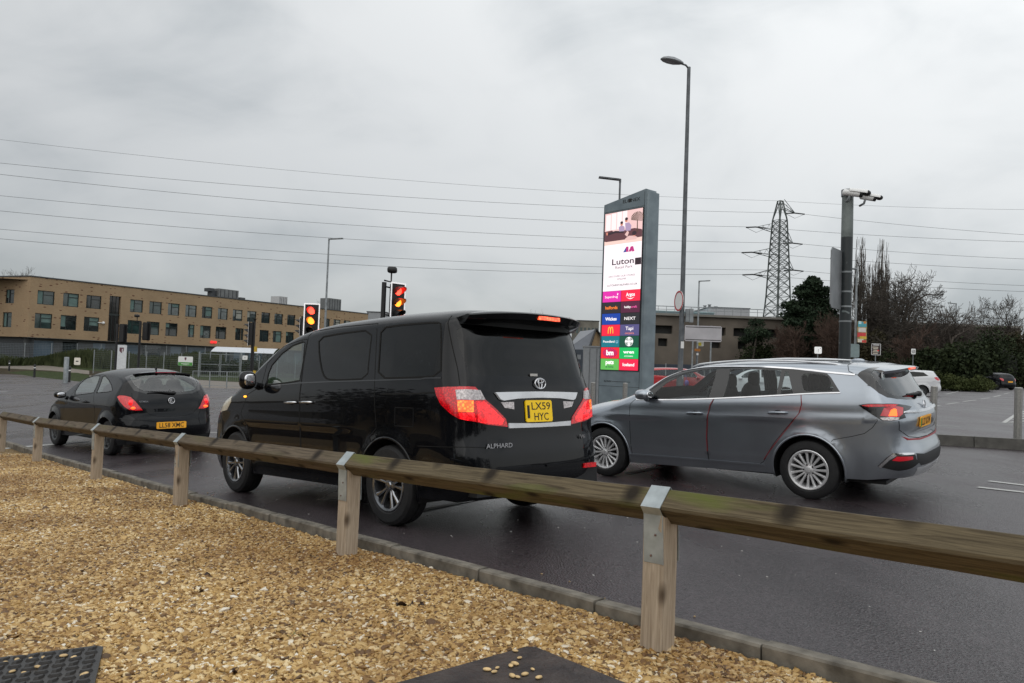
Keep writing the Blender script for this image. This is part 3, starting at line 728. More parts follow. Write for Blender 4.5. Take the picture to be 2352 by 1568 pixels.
def build_est():
    r=thing('estate_car','grey metallic estate car with silver roof rails and red door edging','car',M=EST_POSE)
    c=Car(EST,r); c.arches=[(0,.326,.385),(2.665,.326,.385)]
    FD=[(2.25,.901,.979),(2.19,.888,1.035),(1.985,.825,1.183),(1.83,.746,1.316),(1.63,.65,1.412),(1.36,.66,1.450),(1.062,.68,1.462),(1.079,.786,1.293),(1.099,.885,1.087),(1.14,.905,.995),(1.183,.913,.825),(1.191,.909,.596),(1.185,.906,.33),(2.235,.906,.33),(2.255,.909,.651),(2.255,.913,.876)]
    RD=[(1.050,.68,1.462),(.612,.70,1.462),(.196,.725,1.44),(.07,.866,1.168),(.056,.903,1.051),(.083,.913,.945),(.21,.91,.8),(.371,.916,.596),(.50,.905,.38),(.57,.905,.33),(1.175,.897,.33),(1.181,.909,.597),(1.173,.913,.824),(1.130,.905,.996),(1.089,.885,1.087),(1.069,.786,1.295)]
    c.region('front_door',FD,M_GREYP); c.region('rear_door',RD,M_GREYP)
    c.region('window_surround',[(2.16,.888,1.045),(1.97,.82,1.178),(1.82,.746,1.308),(1.60,.66,1.405),(1.355,.66,1.443),(1.056,.68,1.455),(.612,.70,1.455),(.196,.73,1.434),(-.18,.752,1.39),(-.225,.77,1.352),(-.346,.854,1.190),(.07,.866,1.170),(.654,.879,1.124),(1.1,.884,1.092),(1.951,.889,1.046)],M_GLOSSK,.0015)
    c.region('side_window',[(1.931,.886,1.051),(1.92,.854,1.125),(1.776,.788,1.261),(1.56,.733,1.37),(1.339,.709,1.412),(1.135,.695,1.43),(1.135,.775,1.313),(1.16,.884,1.095),(1.556,.885,1.072)],G_CLEAR,-.003)
    c.region('side_window',[(.985,.881,1.105),(.96,.807,1.258),(.961,.708,1.43),(.716,.712,1.433),(.335,.728,1.425),(.335,.803,1.289),(.345,.876,1.140),(.654,.879,1.125)],G_CLEAR,-.003)
    c.region('side_window',[(.285,.74,1.412),(.255,.74,1.411),(.152,.869,1.162),(.297,.873,1.150),(.296,.803,1.289)],G_CLEAR,-.003)
    c.region('side_window',[(.107,.755,1.387),(-.044,.755,1.39),(-.165,.76,1.376),(-.210,.775,1.346),(-.286,.851,1.205),(-.141,.859,1.193),(.029,.859,1.193),(.059,.841,1.225)],G_CLEAR,-.003,rnd=1)
    c.region('windscreen',[(2.18,.74,1.18),(1.85,.60,1.345),(1.50,.52,1.455),(1.45,-.01,1.47),(2.2,-.01,1.165)],G_CLEAR,-.003,pair=False)
    c.region('rear_surround',[(-.487,.754,1.382),(-.558,.707,1.431),(-.66,.469,1.455),(-.717,-.01,1.432),(-.905,-.01,1.095),(-.923,.16,1.092),(-.90,.45,1.103),(-.85,.64,1.12),(-.789,.755,1.142),(-.718,.804,1.189),(-.61,.806,1.277)],M_GLOSSK,.001,pair=False)
    c.region('rear_window',[(-.60,.70,1.385),(-.70,.50,1.40),(-.745,.177,1.405),(-.75,-.01,1.405),(-.90,-.01,1.118),(-.895,.28,1.12),(-.86,.50,1.132),(-.831,.641,1.158),(-.774,.724,1.195),(-.682,.752,1.294)],G_LIGHTR,-.003,pair=False,rnd=1)
    c.region('tail_lamp',[(-.536,.891,1.063),(-.627,.883,1.08),(-.765,.825,1.079),(-.879,.664,1.066),(-.952,.448,1.029),(-.944,.56,1.001),(-.925,.68,.985),(-.971,.604,.964),(-.966,.664,.937),(-.906,.788,.916),(-.842,.842,.901),(-.76,.872,.907),(-.658,.889,.975)],M_GLOSSK,.006)
    c.region('tail_lamp_strip',[(-.57,.891,1.06),(-.627,.883,1.072),(-.765,.825,1.070),(-.86,.68,1.055),(-.83,.76,1.035),(-.73,.83,1.045),(-.63,.88,1.045)],L_RED,.009)
    c.region('tail_lamp_lens',[(-.78,.85,1.04),(-.86,.72,1.045),(-.91,.65,1.03),(-.91,.72,.96),(-.90,.78,.942),(-.82,.842,.945),(-.74,.86,.955)],L_REDD,.010)
    c.region('brake_lamp',[(-.812,.835,.95),(-.825,.801,1.01),(-.85,.768,1.026),(-.870,.754,1.015),(-.883,.796,.949)],L_HOTP,.013)
    c.region('reversing_lens',[(-.738,.874,.935),(-.82,.843,.941),(-.902,.784,.936),(-.898,.797,.915),(-.83,.847,.907),(-.767,.869,.911)],L_CLEAR,.010)
    c.region('chrome_bar',[(-.935,.70,.995),(-.99,.40,.992),(-1.0,-.01,.985),(-1.0,-.01,.955),(-.99,.40,.962),(-.935,.70,.982)],M_CHR,.022,pair=False)
    c.region('plate_recess',[(-.93,.70,.97),(-1.0,.3,.955),(-1.0,-.01,.95),(-1.01,-.01,.76),(-1.0,.45,.765),(-.93,.70,.80)],M_GREYP,-.004,pair=False)
    c.region('tailgate_edging',[(-.915,.754,.742),(-.961,.655,.712),(-1.006,.371,.692),(-1.014,-.01,.688),(-1.014,-.01,.670),(-1.006,.371,.673),(-.955,.68,.695)],mat('dark_red_tape',(.30,.01,.02),.4),.004,pair=False)
    c.region('fog_panel',[(-.708,.868,.427),(-.794,.866,.521),(-.852,.843,.572),(-1.013,.628,.557),(-1.022,.614,.496),(-1.035,.538,.456),(-.987,.663,.408),(-.88,.79,.39)],M_DARK,.003)
    c.region('fog_chrome',[(-.714,.867,.425),(-.802,.864,.515),(-.852,.844,.570),(-1.008,.642,.564),(-1.008,.647,.548),(-.885,.828,.545),(-.822,.857,.499),(-.737,.86,.409)],M_CHR,.007)
    c.region('fog_reflector',[(-.846,.853,.495),(-.885,.828,.536),(-.999,.678,.530),(-1.001,.678,.498),(-.902,.817,.487)],L_REDD,.008)
    c.region('lower_grille',[(-1.018,.60,.556),(-1.05,.4,.53),(-1.05,-.01,.53),(-1.043,-.01,.40),(-1.038,.476,.415),(-1.028,.585,.47)],M_DARK,.002,pair=False)
    c.region('lower_valance',[(-1.02,.55,.40),(-1.03,-.01,.385),(-.98,-.01,.29),(-.98,.5,.29)],M_SILV,.002,pair=False)
    c.region('headlamp',[(3.30,.80,.86),(3.05,.86,.90),(2.95,.87,.86),(3.1,.85,.78),(3.35,.78,.76)],L_CLEAR,.004)
    c.build(M_GREYP)
    c.line('door_seam',FD,.006,M_GAP,.001,closed=True); c.line('door_seam',RD,.006,M_GAP,.001,closed=True)
    red=mat('red_edge_trim',(.26,.012,.018),.35)
    c.line('door_edge_trim',[(1.098,.887,1.081),(1.14,.904,1.003),(1.171,.922,.863),(1.188,.909,.633),(1.186,.906,.45)],.007,red,.004,label='red edging along the front door')
    c.line('door_edge_trim',[(.066,.88,1.15),(.051,.902,1.052),(.076,.91,.956),(.211,.91,.782),(.409,.914,.522),(.496,.905,.40)],.007,red,.004,label='red edging along the rear door')
    c.line('chrome_strip',[(2.17,.885,1.045),(1.984,.817,1.190),(1.830,.75,1.318),(1.61,.68,1.418),(1.36,.68,1.458),(1.067,.69,1.468),(.616,.71,1.468),(.197,.735,1.448),(-.194,.745,1.402),(-.474,.758,1.378)],.020,M_CHR,.008)
    c.line('chrome_strip',[(2.17,.888,1.037),(1.552,.89,1.055),(1.099,.887,1.083),(.651,.882,1.115),(.286,.875,1.143),(.069,.87,1.162),(-.143,.862,1.177),(-.346,.856,1.186)],.014,M_CHR,.008)
    c.line('bumper_seam',[(-.26,.9,.66),(-.279,.912,.681),(-.47,.898,.727),(-.593,.895,.765),(-.671,.887,.83),(-.723,.881,.911)],.006,M_GAP,.001)
    c.line('tailgate_seam',[(-.90,.79,.904),(-.902,.78,.808),(-.962,.651,.729),(-1.003,.428,.702),(-1.015,.01,.690)],.008,M_GAP,.001)
    c.line('tailgate_seam',[(-.36,.40,1.50),(-.369,.642,1.477),(-.405,.737,1.416),(-.487,.757,1.377)],.007,M_GAP,.001)
    c.line('sill_edge',[(2.28,.9,.33),(1.5,.9,.335),(.5,.9,.34)],.02,M_GREYP,.012)
    for x in (0,2.665):
        for y in (.80,-.80): wheel(r,x,y,.326,.205,.218,'multi',M_RIM)
    mirror(r,(1.99,1.01,1.115),M_GREYP,None,(.10,.105,.065))
    handle(c,(1.437,.915,.896),(1.234,.914,.904),M_GREYP); handle(c,(.424,.912,.942),(.211,.911,.95),M_GREYP)
    for sg in (1,-1):
        mb=MB(); P=[]; 
        for i,x in enumerate(np.linspace(1.50,-.42,22)):
            u=i/21; lift=.062*min(1,math.sin(math.pi*u)**.45*1.05) if 0<u<1 else 0
            nn,pp=c.nrm((x,.60,1.5)); P.append((x,(.605+.02*u)*sg,1.475-.02*abs(u-.4)*2+lift-.02*(u>.95)))
        mb.tube(P,[.012]+[.020]*20+[.012],8,flat=.62); mb.out('roof_rail',M_SILV,r,True)
    mb=MB(); v=[];f=[];ys=np.linspace(-.64,.64,21)
    for y in ys:
        a=abs(y)/.64; zr=1.492-.035*a**3; xt=-.88+.14*a**4; zt=1.445-.03*a*a
        v+=[(-.46,y,zr-.004),(xt+.03,y,zt+.012),(xt,y,zt),(xt+.02,y,zt-.03),(-.74+.06*a**4,y,1.405)]
    for i in range(len(ys)-1):
        for k in range(5): f.append((i*5+k,i*5+(k+1)%5,(i+1)*5+(k+1)%5,(i+1)*5+k))
    f+= [tuple(range(5))[::-1],tuple((len(ys)-1)*5+k for k in range(5))]
    mb.add(v,f); sp=mb.out('roof_spoiler',M_GREYP,r,True,35)
    mb=MB(); mb.box((-.872,.02,1.432),(.025,.24,.022)); mb.out('high_brake_lamp',L_STRIP,sp)
    plate(r,(-1.026,.13,.862),0,-.10,.50,.115,[('LL22 KXW',-.038,.078,.41,0)],(-.232,0,.03,.10,mat('plate_green_band',(.02,.35,.08),.4)))
    mb=MB(); mb.tube([(.05*math.cos(t),.045*math.sin(t),.0) for t in np.linspace(0,2*math.pi,8)],.006,6)
    mb.tube([(-.022,-.02,0),(-.012,.02,0),(0,-.015,0),(.012,.02,0),(.022,-.02,0)],.005,6); mb.out('badge',M_CHR,r,True,M=frame((-.985,-.02,1.035),(0,-1,0),(.25,0,1)))
    mb=MB(); mb.ellipsoid((-.93,-.02,1.145),(.03,.05,.03),e=2.6); mb.tube([(-.925,0,1.15),(-.915,.2,1.155),(-.90,.42,1.16)],[.02,.014,.008],8); mb.out('rear_wiper',M_DARK,r,True,50)
    mb=MB(); nn,pp=c.nrm((-.682,.60,1.344)); mb.ellipsoid(pp-nn*.008,(.004,.075,.05),16,8,R=None); mb.out('window_sticker',mat('sticker_pale',(.6,.62,.62),.5),r,True)
    mb=MB(); mb.ellipsoid((-.30,0,1.515),(.08,.02,.03),12,8); mb.out('roof_fin',M_GREYP,r,True)
    mb=MB(); mb.tube([(1.92,0,1.33),(1.90,.0,1.27)],.004,5); mb.ellipsoid((1.90,0,1.22),(.03,.03,.045),12,8); mb.out('hanging_air_freshener',mat('violet_card',(.16,.10,.35),.5),r,True)
    seats(r,[(1.25,.37),(1.25,-.37),(.35,.42),(.35,-.42),(.35,0)],floor=(-.7,2.3,.40),w=.66,dash=1.95,zh=1.03,top=1.27)
    return r

def build_hat():
    r=thing('hatchback','black three door hatchback at the head of the queue with red tail lamps','car',M=HAT_POSE)
    c=Car(HAT,r); c.arches=[(0,.30,.36),(2.511,.30,.36)]
    FD=[(1.75,.83,.957),(1.72,.773,1.077),(1.739,.68,1.239),(1.541,.64,1.33),(1.324,.62,1.381),(1.094,.61,1.41),(.829,.61,1.40),(.712,.791,1.065),(.538,.856,.878),(.50,.851,.655),(.55,.85,.30),(1.85,.85,.30),(2.08,.864,.607),(1.95,.854,.831)]
    c.region('front_door',FD,M_BLACKP)
    c.region('side_window',[(1.569,.817,.995),(1.662,.78,1.064),(1.66,.7,1.214),(1.52,.642,1.307),(1.21,.625,1.365),(.92,.628,1.368),(.822,.695,1.243),(.743,.793,1.06),(1.136,.805,1.026)],G_TINT,-.003)
    c.region('side_window',[(.614,.794,1.061),(.653,.742,1.159),(.77,.632,1.355),(.693,.625,1.37),(.42,.67,1.30),(.13,.71,1.20),(-.02,.768,1.116),(.177,.784,1.085)],G_TINT,-.003)
    c.region('windscreen',[(2.3,.68,1.04),(1.9,.60,1.235),(1.5,.55,1.38),(1.42,-.01,1.44),(2.33,-.01,1.025)],G_TINT,-.003,pair=False)
    c.region('rear_surround',[(-.121,.61,1.347),(-.156,.456,1.409),(-.293,.171,1.426),(-.31,-.01,1.422),(-.567,-.01,1.055),(-.569,.15,1.052),(-.539,.404,1.065),(-.452,.583,1.123),(-.36,.62,1.23)],M_GLOSSK,.001,pair=False)
    c.region('rear_window',[(-.20,.56,1.33),(-.23,.45,1.375),(-.33,.171,1.395),(-.34,-.01,1.395),(-.545,-.01,1.09),(-.54,.2,1.09),(-.50,.42,1.11),(-.42,.54,1.17)],G_LIGHTR,-.003,pair=False,rnd=1)
    c.region('tail_lamp',[(-.319,.798,1.014),(-.346,.777,1.036),(-.428,.715,1.033),(-.488,.649,1.01),(-.547,.592,.935),(-.583,.54,.853),(-.602,.492,.79),(-.571,.598,.786),(-.529,.684,.8),(-.474,.745,.856),(-.408,.787,.936)],L_RED,.010)
    c.build(M_BLACKP)
    c.line('door_seam',FD,.006,M_GAP,.001,closed=True)
    c.line('tailgate_seam',[(-.458,.621,1.083),(-.492,.633,1.017),(-.563,.558,.921),(-.604,.478,.811),(-.627,.38,.713),(-.652,.237,.672),(-.657,.01,.668)],.007,M_GAP,.001)
    for k_ in (1,2): c.line('window_seal',c.regions[k_]['pts'],.014,M_GAP,.0015,closed=True)
    c.line('side_moulding',[(-.43,.79,.651),(-.56,.668,.637),(-.671,.313,.607),(-.675,.01,.60)],.02,M_BLACKP,.012)
    for sg in (1,-1):
        mb=MB(); mb.ellipsoid((-.517,.655*sg,.915),(.035,.055,.055),14,8,R=Matrix.Rotation(.6*sg,3,'Z')); mb.out('brake_lamp',L_GLOW,r,True)
        mb=MB(); mb.ellipsoid((-.56,.63*sg,.83),(.03,.06,.022),12,6,R=Matrix.Rotation(.6*sg,3,'Z')); mb.out('lower_tail_lamp',L_HOTP,r,True)
    for x in (0,2.511):
        for y in (.745,-.745): wheel(r,x,y,.30,.185,.195,'steel',M_RIMD)
    mirror(r,(1.90,.96,1.0),M_BLACKP,None,(.085,.10,.065))
    handle(c,(1.022,.855,.886),(.839,.853,.893),M_BLACKP)
    mb=MB(); v=[];f=[];ys=np.linspace(-.50,.50,17)
    for y in ys:
        a=abs(y)/.50; zr=1.455-.035*a*a; v+=[(-.16,y,zr+.01-.02*a*a),(-.345+.09*a*a,y,zr-.006),(-.345+.09*a*a,y,zr-.026),(-.22,y,zr-.05)]
    for i in range(len(ys)-1):
        for k in range(4): f.append((i*4+k,i*4+(k+1)%4,(i+1)*4+(k+1)%4,(i+1)*4+k))
    f+= [(3,2,1,0),tuple(len(v)-4+k for k in range(4))]
    mb.add(v,f); sp=mb.out('roof_spoiler',M_BLACKP,r,True,35)
    mb=MB(); mb.box((-.342,0,1.439),(.014,.36,.014)); mb.out('high_brake_lamp',mat('dull_red_lens',(.30,.01,.03),.2),sp)
    mb=MB(); mb.tube([(.05,0,1.50),(0.02,0,1.54)],[.02,.006],6); mb.tube([(.02,0,1.54),(-.12,0,1.80)],.003,5); mb.out('roof_aerial',M_DARK,r,True)
    plate(r,(-.70,.03,.522),0,0,.52,.115,[('LL58 XMC',-.038,.078,.43,0)])
    mb=MB(); mb.lathe([(.001,.004),(.05,.004),(.05,0)],20); o=mb.out('badge',M_PTXT,r,True,M=frame((-.628,.015,.945),(0,-1,0),(.08,0,1)))
    mb=MB(); mb.tube([(.052*math.cos(t),.052*math.sin(t),.006) for t in np.linspace(0,2*math.pi,24)],.007,6)
    mb.tube([(-.03,-.02,.006),(-.005,-.03,.006),(.02,-.02,.006),(.0,0,.006),(-.02,.012,.006),(.0,.03,.006),(.028,.02,.006)],.006,6); mb.tube([(-.035,0,.006),(-.01,.0,.006)],.006,6); mb.out('badge_emblem',M_CHR,o,True)
    text('model_lettering','CORSA',.026,M_CHR,frame((-.60,.478,.925),(-.21,-1,0),(.0,0,1)),r,width=.14,depth=.004,bold=.02)
    mb=MB(); mb.tube([(-.585,.0,1.08),(-.575,.2,1.10),(-.56,.40,1.105)],[.024,.014,.008],8); mb.ellipsoid((-.58,-.04,1.08),(.03,.05,.03)); mb.out('rear_wiper',M_DARK,r,True,50)
    seats(r,[(1.0,.35),(1.0,-.35),(.2,.33),(.2,-.33)],floor=(-.3,2.1,.38),w=.58,dash=1.75,zh=.98,top=1.22)
    return r
van=build_van(); est=build_est(); hat=build_hat()
# ================================================================= the ground: one triangulation, split by surface
def og(*pts, dz=0.0): return [tuple(on_ground(px,py,dz)[:2]) for px,py in pts]
def wet_asphalt(name, col, r0, r1, patch=.35):
    def fn(t,b,tcn,mixn):
        big=t.nodes.new('ShaderNodeTexNoise'); big.inputs['Scale'].default_value=patch; big.inputs['Detail'].default_value=5; big.inputs['Distortion'].default_value=.25
        rmp=t.nodes.new('ShaderNodeMapping'); rmp.inputs['Rotation'].default_value=(0,0,.76); rmp.inputs['Scale'].default_value=(2.6,.8,1); t.links.new(tcn.outputs['Object'],rmp.inputs[0]); t.links.new(rmp.outputs[0],big.inputs['Vector'])
        fine=t.nodes.new('ShaderNodeTexNoise'); fine.inputs['Scale'].default_value=90; fine.inputs['Detail'].default_value=3; t.links.new(tcn.outputs['Object'],fine.inputs['Vector'])
        mr=t.nodes.new('ShaderNodeMapRange'); mr.inputs['From Min'].default_value=.35; mr.inputs['From Max'].default_value=.65; mr.inputs['To Min'].default_value=r0; mr.inputs['To Max'].default_value=r1
        t.links.new(big.outputs[0],mr.inputs['Value']); t.links.new(mr.outputs[0],b.inputs['Roughness'])
        sp=t.nodes.new('ShaderNodeTexVoronoi'); sp.inputs['Scale'].default_value=70; t.links.new(tcn.outputs['Object'],sp.inputs['Vector'])
        rr=t.nodes.new('ShaderNodeValToRGB'); rr.color_ramp.elements[0].position=.0; rr.color_ramp.elements[0].color=(col[0]*.45,col[1]*.45,col[2]*.45,1); rr.color_ramp.elements[1].position=1.0; rr.color_ramp.elements[1].color=(col[0]*2.3,col[1]*2.2,col[2]*2.2,1)
        t.links.new(sp.outputs['Color'],rr.inputs[0])
        m2=t.nodes.new('ShaderNodeMix'); m2.data_type='RGBA'; m2.inputs[0].default_value=.8; t.links.new(mixn.outputs[2],m2.inputs[6]); t.links.new(rr.outputs[0],m2.inputs[7])
        m3=t.nodes.new('ShaderNodeMix'); m3.data_type='RGBA'; m3.blend_type='MULTIPLY'; m3.inputs[0].default_value=1
        mr2=t.nodes.new('ShaderNodeMapRange'); mr2.inputs['From Min'].default_value=.3; mr2.inputs['From Max'].default_value=.7; mr2.inputs['To Min'].default_value=.55; mr2.inputs['To Max'].default_value=1.2
        t.links.new(big.outputs[0],mr2.inputs['Value']); t.links.new(m2.outputs[2],m3.inputs[6]); t.links.new(mr2.outputs[0],m3.inputs[7]); t.links.new(m3.outputs[2],b.inputs['Base Color'])
        bp=t.nodes.new('ShaderNodeBump'); bp.inputs['Strength'].default_value=.8; bp.inputs['Distance'].default_value=.007
        ad=t.nodes.new('ShaderNodeMath'); ad.operation='ADD'; t.links.new(sp.outputs['Distance'],ad.inputs[0]); t.links.new(fine.outputs[0],ad.inputs[1]); t.links.new(ad.outputs[0],bp.inputs['Height']); t.links.new(bp.outputs[0],b.inputs['Normal'])
    return mat(name,col,.4,noise=(1.3,.15),fn=fn,spec=.5)
M_ROAD=wet_asphalt('wet_asphalt',(.034,.0275,.030),.15,.44)
M_PARK=wet_asphalt('car_park_asphalt',(.085,.08,.084),.35,.6)
M_GRASS=mat('short_grass',(.035,.055,.018),.95,noise=(3,.5,(.06,.075,.03)),bump=(40,.6,.03),spec=.1)
M_EARTH=mat('leaf_litter',(.045,.036,.022),.95,noise=(2,.5),bump=(20,.5,.03),spec=.1)
M_PAVE=mat('worn_pavement',(.17,.145,.12),.7,noise=(4,.25),bump=(30,.3,.01))
M_LINE=mat('road_marking_white',(.62,.62,.60),.55,noise=(25,.4,(.42,.42,.40)))
M_GRAVB=mat('gravel_bed',(.26,.17,.08),.9,noise=(45,.5,(.42,.30,.16)),bump=(70,1.0,.03),spec=.2)
KDIR=np.array([-.687,.726]); KN=np.array([.726,.687]); K0=np.array([.70,3.72])
def kp(t,off=0): p=K0+KDIR*t+KN*off; return (float(p[0]),float(p[1]))
_kedge=[kp(t,-.05+ (0.0 if t<14 else (t-14)**2*.02)*-1) for t in (-9,-6,-4,-2,0,2,4,6,8,10,12,14,17,21,26)]
gravel_poly=_kedge+[(-40,12),(-40,-30),(20,-30)]
ISL=[og((2352,1019),dz=.12)[0],og((2161.5,1007.7),dz=.12)[0]]
d_=np.array(ISL[1])-np.array(ISL[0]); d_/=np.linalg.norm(d_); ISLN=np.array([d_[1],-d_[0]]); 
if ISLN[0]<0: ISLN=-ISLN
_i0=np.array(ISL[0])-d_*10; _i1=np.array(ISL[0])+d_*24
park_poly=[tuple(_i0+ISLN*.9),tuple(_i0+d_*8+ISLN*.9),tuple(_i0+d_*14+ISLN*.9),tuple(_i1+ISLN*.9),(6,44),(16,62),(36,72),(60,78),(110,92),(120,40),(60,0)]
verge_poly=og((18,855),(60,851),(120,853),(180,856),(205,862),(215,880),(144,872),(89,866))
path_poly=og((-160,822),(0,830),(100,838),(205,851),(205,859),(120,851),(60,848),(0,845),(-160,842))
path2_poly=og((205,862),(300,868),(440,871),(560,878),(700,882),(1000,884),(1300,884),(1300,893),(1000,893),(560,892.5),(447,890),(380,884),(215,880))
grassfar_poly=og((-160,822),(0,830),(100,838),(205,850.5),(440,870),(560,877),(700,881),(1300,883))+[(3,60),(10,70),(-10,128),(-27.6,139),(-59.6,91),(-90,100)]
REG=[('grass_field',grassfar_poly,M_GRASS),('pavement',path_poly,M_PAVE),('pavement_by_gate',path2_poly,M_PAVE),('grass_verge',verge_poly,M_GRASS),('car_park',park_poly,M_PARK),('gravel_bed',gravel_poly,M_GRAVB)]
def terrain():
    pts=[]
    def grid(x0,x1,y0,y1,st,ex=None):
        X,Y=np.meshgrid(np.arange(x0,x1,st),np.arange(y0,y1,st)); P=np.stack([X.ravel(),Y.ravel()],1)
        if ex is not None: P=P[~((P[:,0]>=ex[0])&(P[:,0]<ex[1])&(P[:,1]>=ex[2])&(P[:,1]<ex[3]))]
        pts.append(P)
    grid(-14,16,0,20,.6); grid(-40,44,-12,60,2,( -14,16,0,20)); grid(-120,130,-60,160,8,(-40,44,-12,60)); grid(-1500,1500,-900,1800,150,(-120,130,-60,160))
    P=np.vstack(pts)+.013
    cons=[dens(p,2.0) for _,p,_ in REG]
    c=np.vstack(cons); keep=np.array([np.min(((c-q)**2).sum(1))>.04 for q in P]); P=P[keep]
    V,T=cdt(P,cons); cen=V[T].mean(1); rg=np.full(len(T),-1)
    for i,(n,p,m) in enumerate(REG): rg[inpoly(cen[:,0],cen[:,1],dens(p,2.0))]=i
    far=(rg==-1)&((cen[:,1]>60+.15*np.abs(cen[:,0]))|(cen[:,1]<-30)|(np.abs(cen[:,0])>110))
    rg[far]=-2
    Z=G(V[:,0],V[:,1])
    a=V[T]; ar=(a[:,1,0]-a[:,0,0])*(a[:,2,1]-a[:,0,1])-(a[:,1,1]-a[:,0,1])*(a[:,2,0]-a[:,0,0]); T[ar<0]=T[ar<0][:,::-1]
    for i,(n,m) in [(-1,('road',M_ROAD)),(-2,('terrain',M_EARTH))]+[(i,(r[0],r[2])) for i,r in enumerate(REG)]:
        t=T[rg==i]; 
        if not len(t): print('no',n); continue
        idx,inv=np.unique(t,return_inverse=True); inv=inv.reshape(-1,3)
        o=mesh_obj(n,np.column_stack([V[idx],Z[idx]]),inv,m,None,True); o['kind']='structure'
terrain()
# painted markings, laid 5 mm above the road
def stripe(a,b,w,name='road_marking',cols=M_LINE):
    a=np.array(a);b=np.array(b); L=np.linalg.norm(b-a); d=(b-a)/L; n=np.array([-d[1],d[0]])*w/2; k=max(1,int(L/.6)); v=[];f=[]
    for i in range(k+1):
        p=a+d*L*i/k
        for q in (p-n,p+n): v.append((q[0],q[1],float(G(q[0],q[1]))+.006))
    f=[(2*i,2*i+1,2*i+3,2*i+2)[::-1] for i in range(k)]
    o=mesh_obj(name,v,f,cols); o['kind']='structure'; return o
def cR(x,y): return ((2560+x/3.137)*.8,(960+y/3.137)*.8)
def pstripe(a,b,w): A,B=og(a,b); stripe(A,B,w)
pstripe((37,1028),(200,1014),.22); pstripe((-60,1034),(30,1029),.22)
pstripe((478,993.5),(500,994),.12); pstripe((502,903),(530,902.5),.12); pstripe((0,900),(16,899),.15)
pstripe((1440,1088),(1520,1072),.12); pstripe((690,1062),(760,1070),.15); pstripe((930,1180),(1120,1143),.10)
for a,b in (((875,1322),(1300,1372)),((775,1377),(1300,1435))): pstripe(cR(*a),cR(*b),.10)
for a,b in (((490,537),(750,482)),((350,650),(440,638)),((490,629),(600,614)),((645,605),(760,590)),((800,581),(885,570)),((918,562),(985,547)),((1008,536),(1060,526)),((1060,526),(1110,524)),((300,553),(420,545)),((375,818),(612,832)),((1010,797),(1190,806)),((1010,795),(1110,728)),((1110,728),(1192,690))): pstripe(cR(*a),cR(*b),.12 if b[0]!=612 else .07)
for k in range(4): pstripe(cR(1060+k*34,792-k*24),cR(1260,775-k*24),.16)
# edging kerb, stone by stone
M_KERB=mat('edging_concrete',(.115,.10,.078),.8,noise=(9,.35,(.24,.215,.175)),bump=(50,.4,.006),fn=None)
kerb=thing('edging_kerb',None,None); kerb['kind']='structure'; del_=None
random.seed(3)
t=-7.0; km=None; nst=0
while t<26:
    L=.905; a=kp(t+.006,-.045-(0 if t<14 else (t-14)**2*.02)); b=kp(t+L-.006,-.045-(0 if t+L<14 else (t+L-14)**2*.02))
    if km is None:
        mb=MB(); l=L-.012; w=.028; h=.11; c=.008
        poly=[(-.045,-.2),(.045,-.2),(.045,h-.01),(.036,h),(-.036,h),(-.045,h-.01)]
        mb.v=[]; v=[(-l/2,y,z) for y,z in poly]+[(0,y,z+.001) for y,z in poly]+[(l/2,y,z) for y,z in poly]; f=[tuple(range(6)),tuple(range(12,18))[::-1]]
        for q in (0,6): f+=[(q+i,q+6+i,q+6+(i+1)%6,q+(i+1)%6) for i in range(6)]
        mb.add(v,f); o=mb.out('kerb_stone',M_KERB,kerb); km=o.data
    else: o=bpy.data.objects.new('kerb_stone',km); COL.objects.link(o); o.parent=kerb
    za,zb=float(G(*a)),float(G(*b)); m=((a[0]+b[0])/2,(a[1]+b[1])/2,(za+zb)/2+random.uniform(-.012,.006)-.01)
    dx=Vector((b[0]-a[0],b[1]-a[1],zb-za)); M=frame(m,dx,Vector((-dx.y,dx.x,0))); o.matrix_local=M@Matrix.Rotation(random.uniform(-.016,.016),4,'Z')@Matrix.Rotation(random.uniform(-.04,.04),4,'X'); t+=L; nst+=1
# raised island with bollards
def slab(name, poly, h, m, kind='structure', skirtz=.15, step=1.0):
    P=dens(poly,step); X,Y=P[:,0],P[:,1]; x0,x1,y0,y1=X.min(),X.max(),Y.min(),Y.max()
    gx,gy=np.meshgrid(np.arange(x0,x1,step),np.arange(y0,y1,step)); Q=np.stack([gx.ravel(),gy.ravel()],1)
    Q=Q[inpoly(Q[:,0],Q[:,1],P)]
    if len(Q): Q=Q[np.array([np.min(((P-q)**2).sum(1))>.05 for q in Q])]
    V,T=cdt(Q,[P]); cen=V[T].mean(1); T=T[inpoly(cen[:,0],cen[:,1],P)]
    a=V[T]; ar=(a[:,1,0]-a[:,0,0])*(a[:,2,1]-a[:,0,1])-(a[:,1,1]-a[:,0,1])*(a[:,2,0]-a[:,0,0]); T[ar<0]=T[ar<0][:,::-1]
    v=[(x,y,float(G(x,y))+h) for x,y in V]; f=[tuple(t) for t in T]; b=len(v); n=len(P)
    for x,y in P: z=float(G(x,y)); v+=[(x,y,z+h),(x,y,z-skirtz)]
    f+=[(b+2*i,b+2*i+1,b+2*((i+1)%n)+1,b+2*((i+1)%n)) for i in range(n)]
    o=mesh_obj(name,v,f,m); 
    if kind: o['kind']=kind
    return o
M_KERBW=mat('wet_kerb_concrete',(.10,.095,.085),.55,noise=(7,.35),bump=(40,.3,.008))
isl=[tuple(_i0+ISLN*.16),tuple(_i1+ISLN*.16),tuple(_i1+ISLN*1.0),tuple(_i0+ISLN*1.0)]
slab('traffic_island',isl,.118,mat('island_paving',(.085,.08,.075),.5,noise=(5,.3),bump=(30,.3,.01)))
ik=thing('island_kerb',None,None); ik['kind']='structure'
L=.9
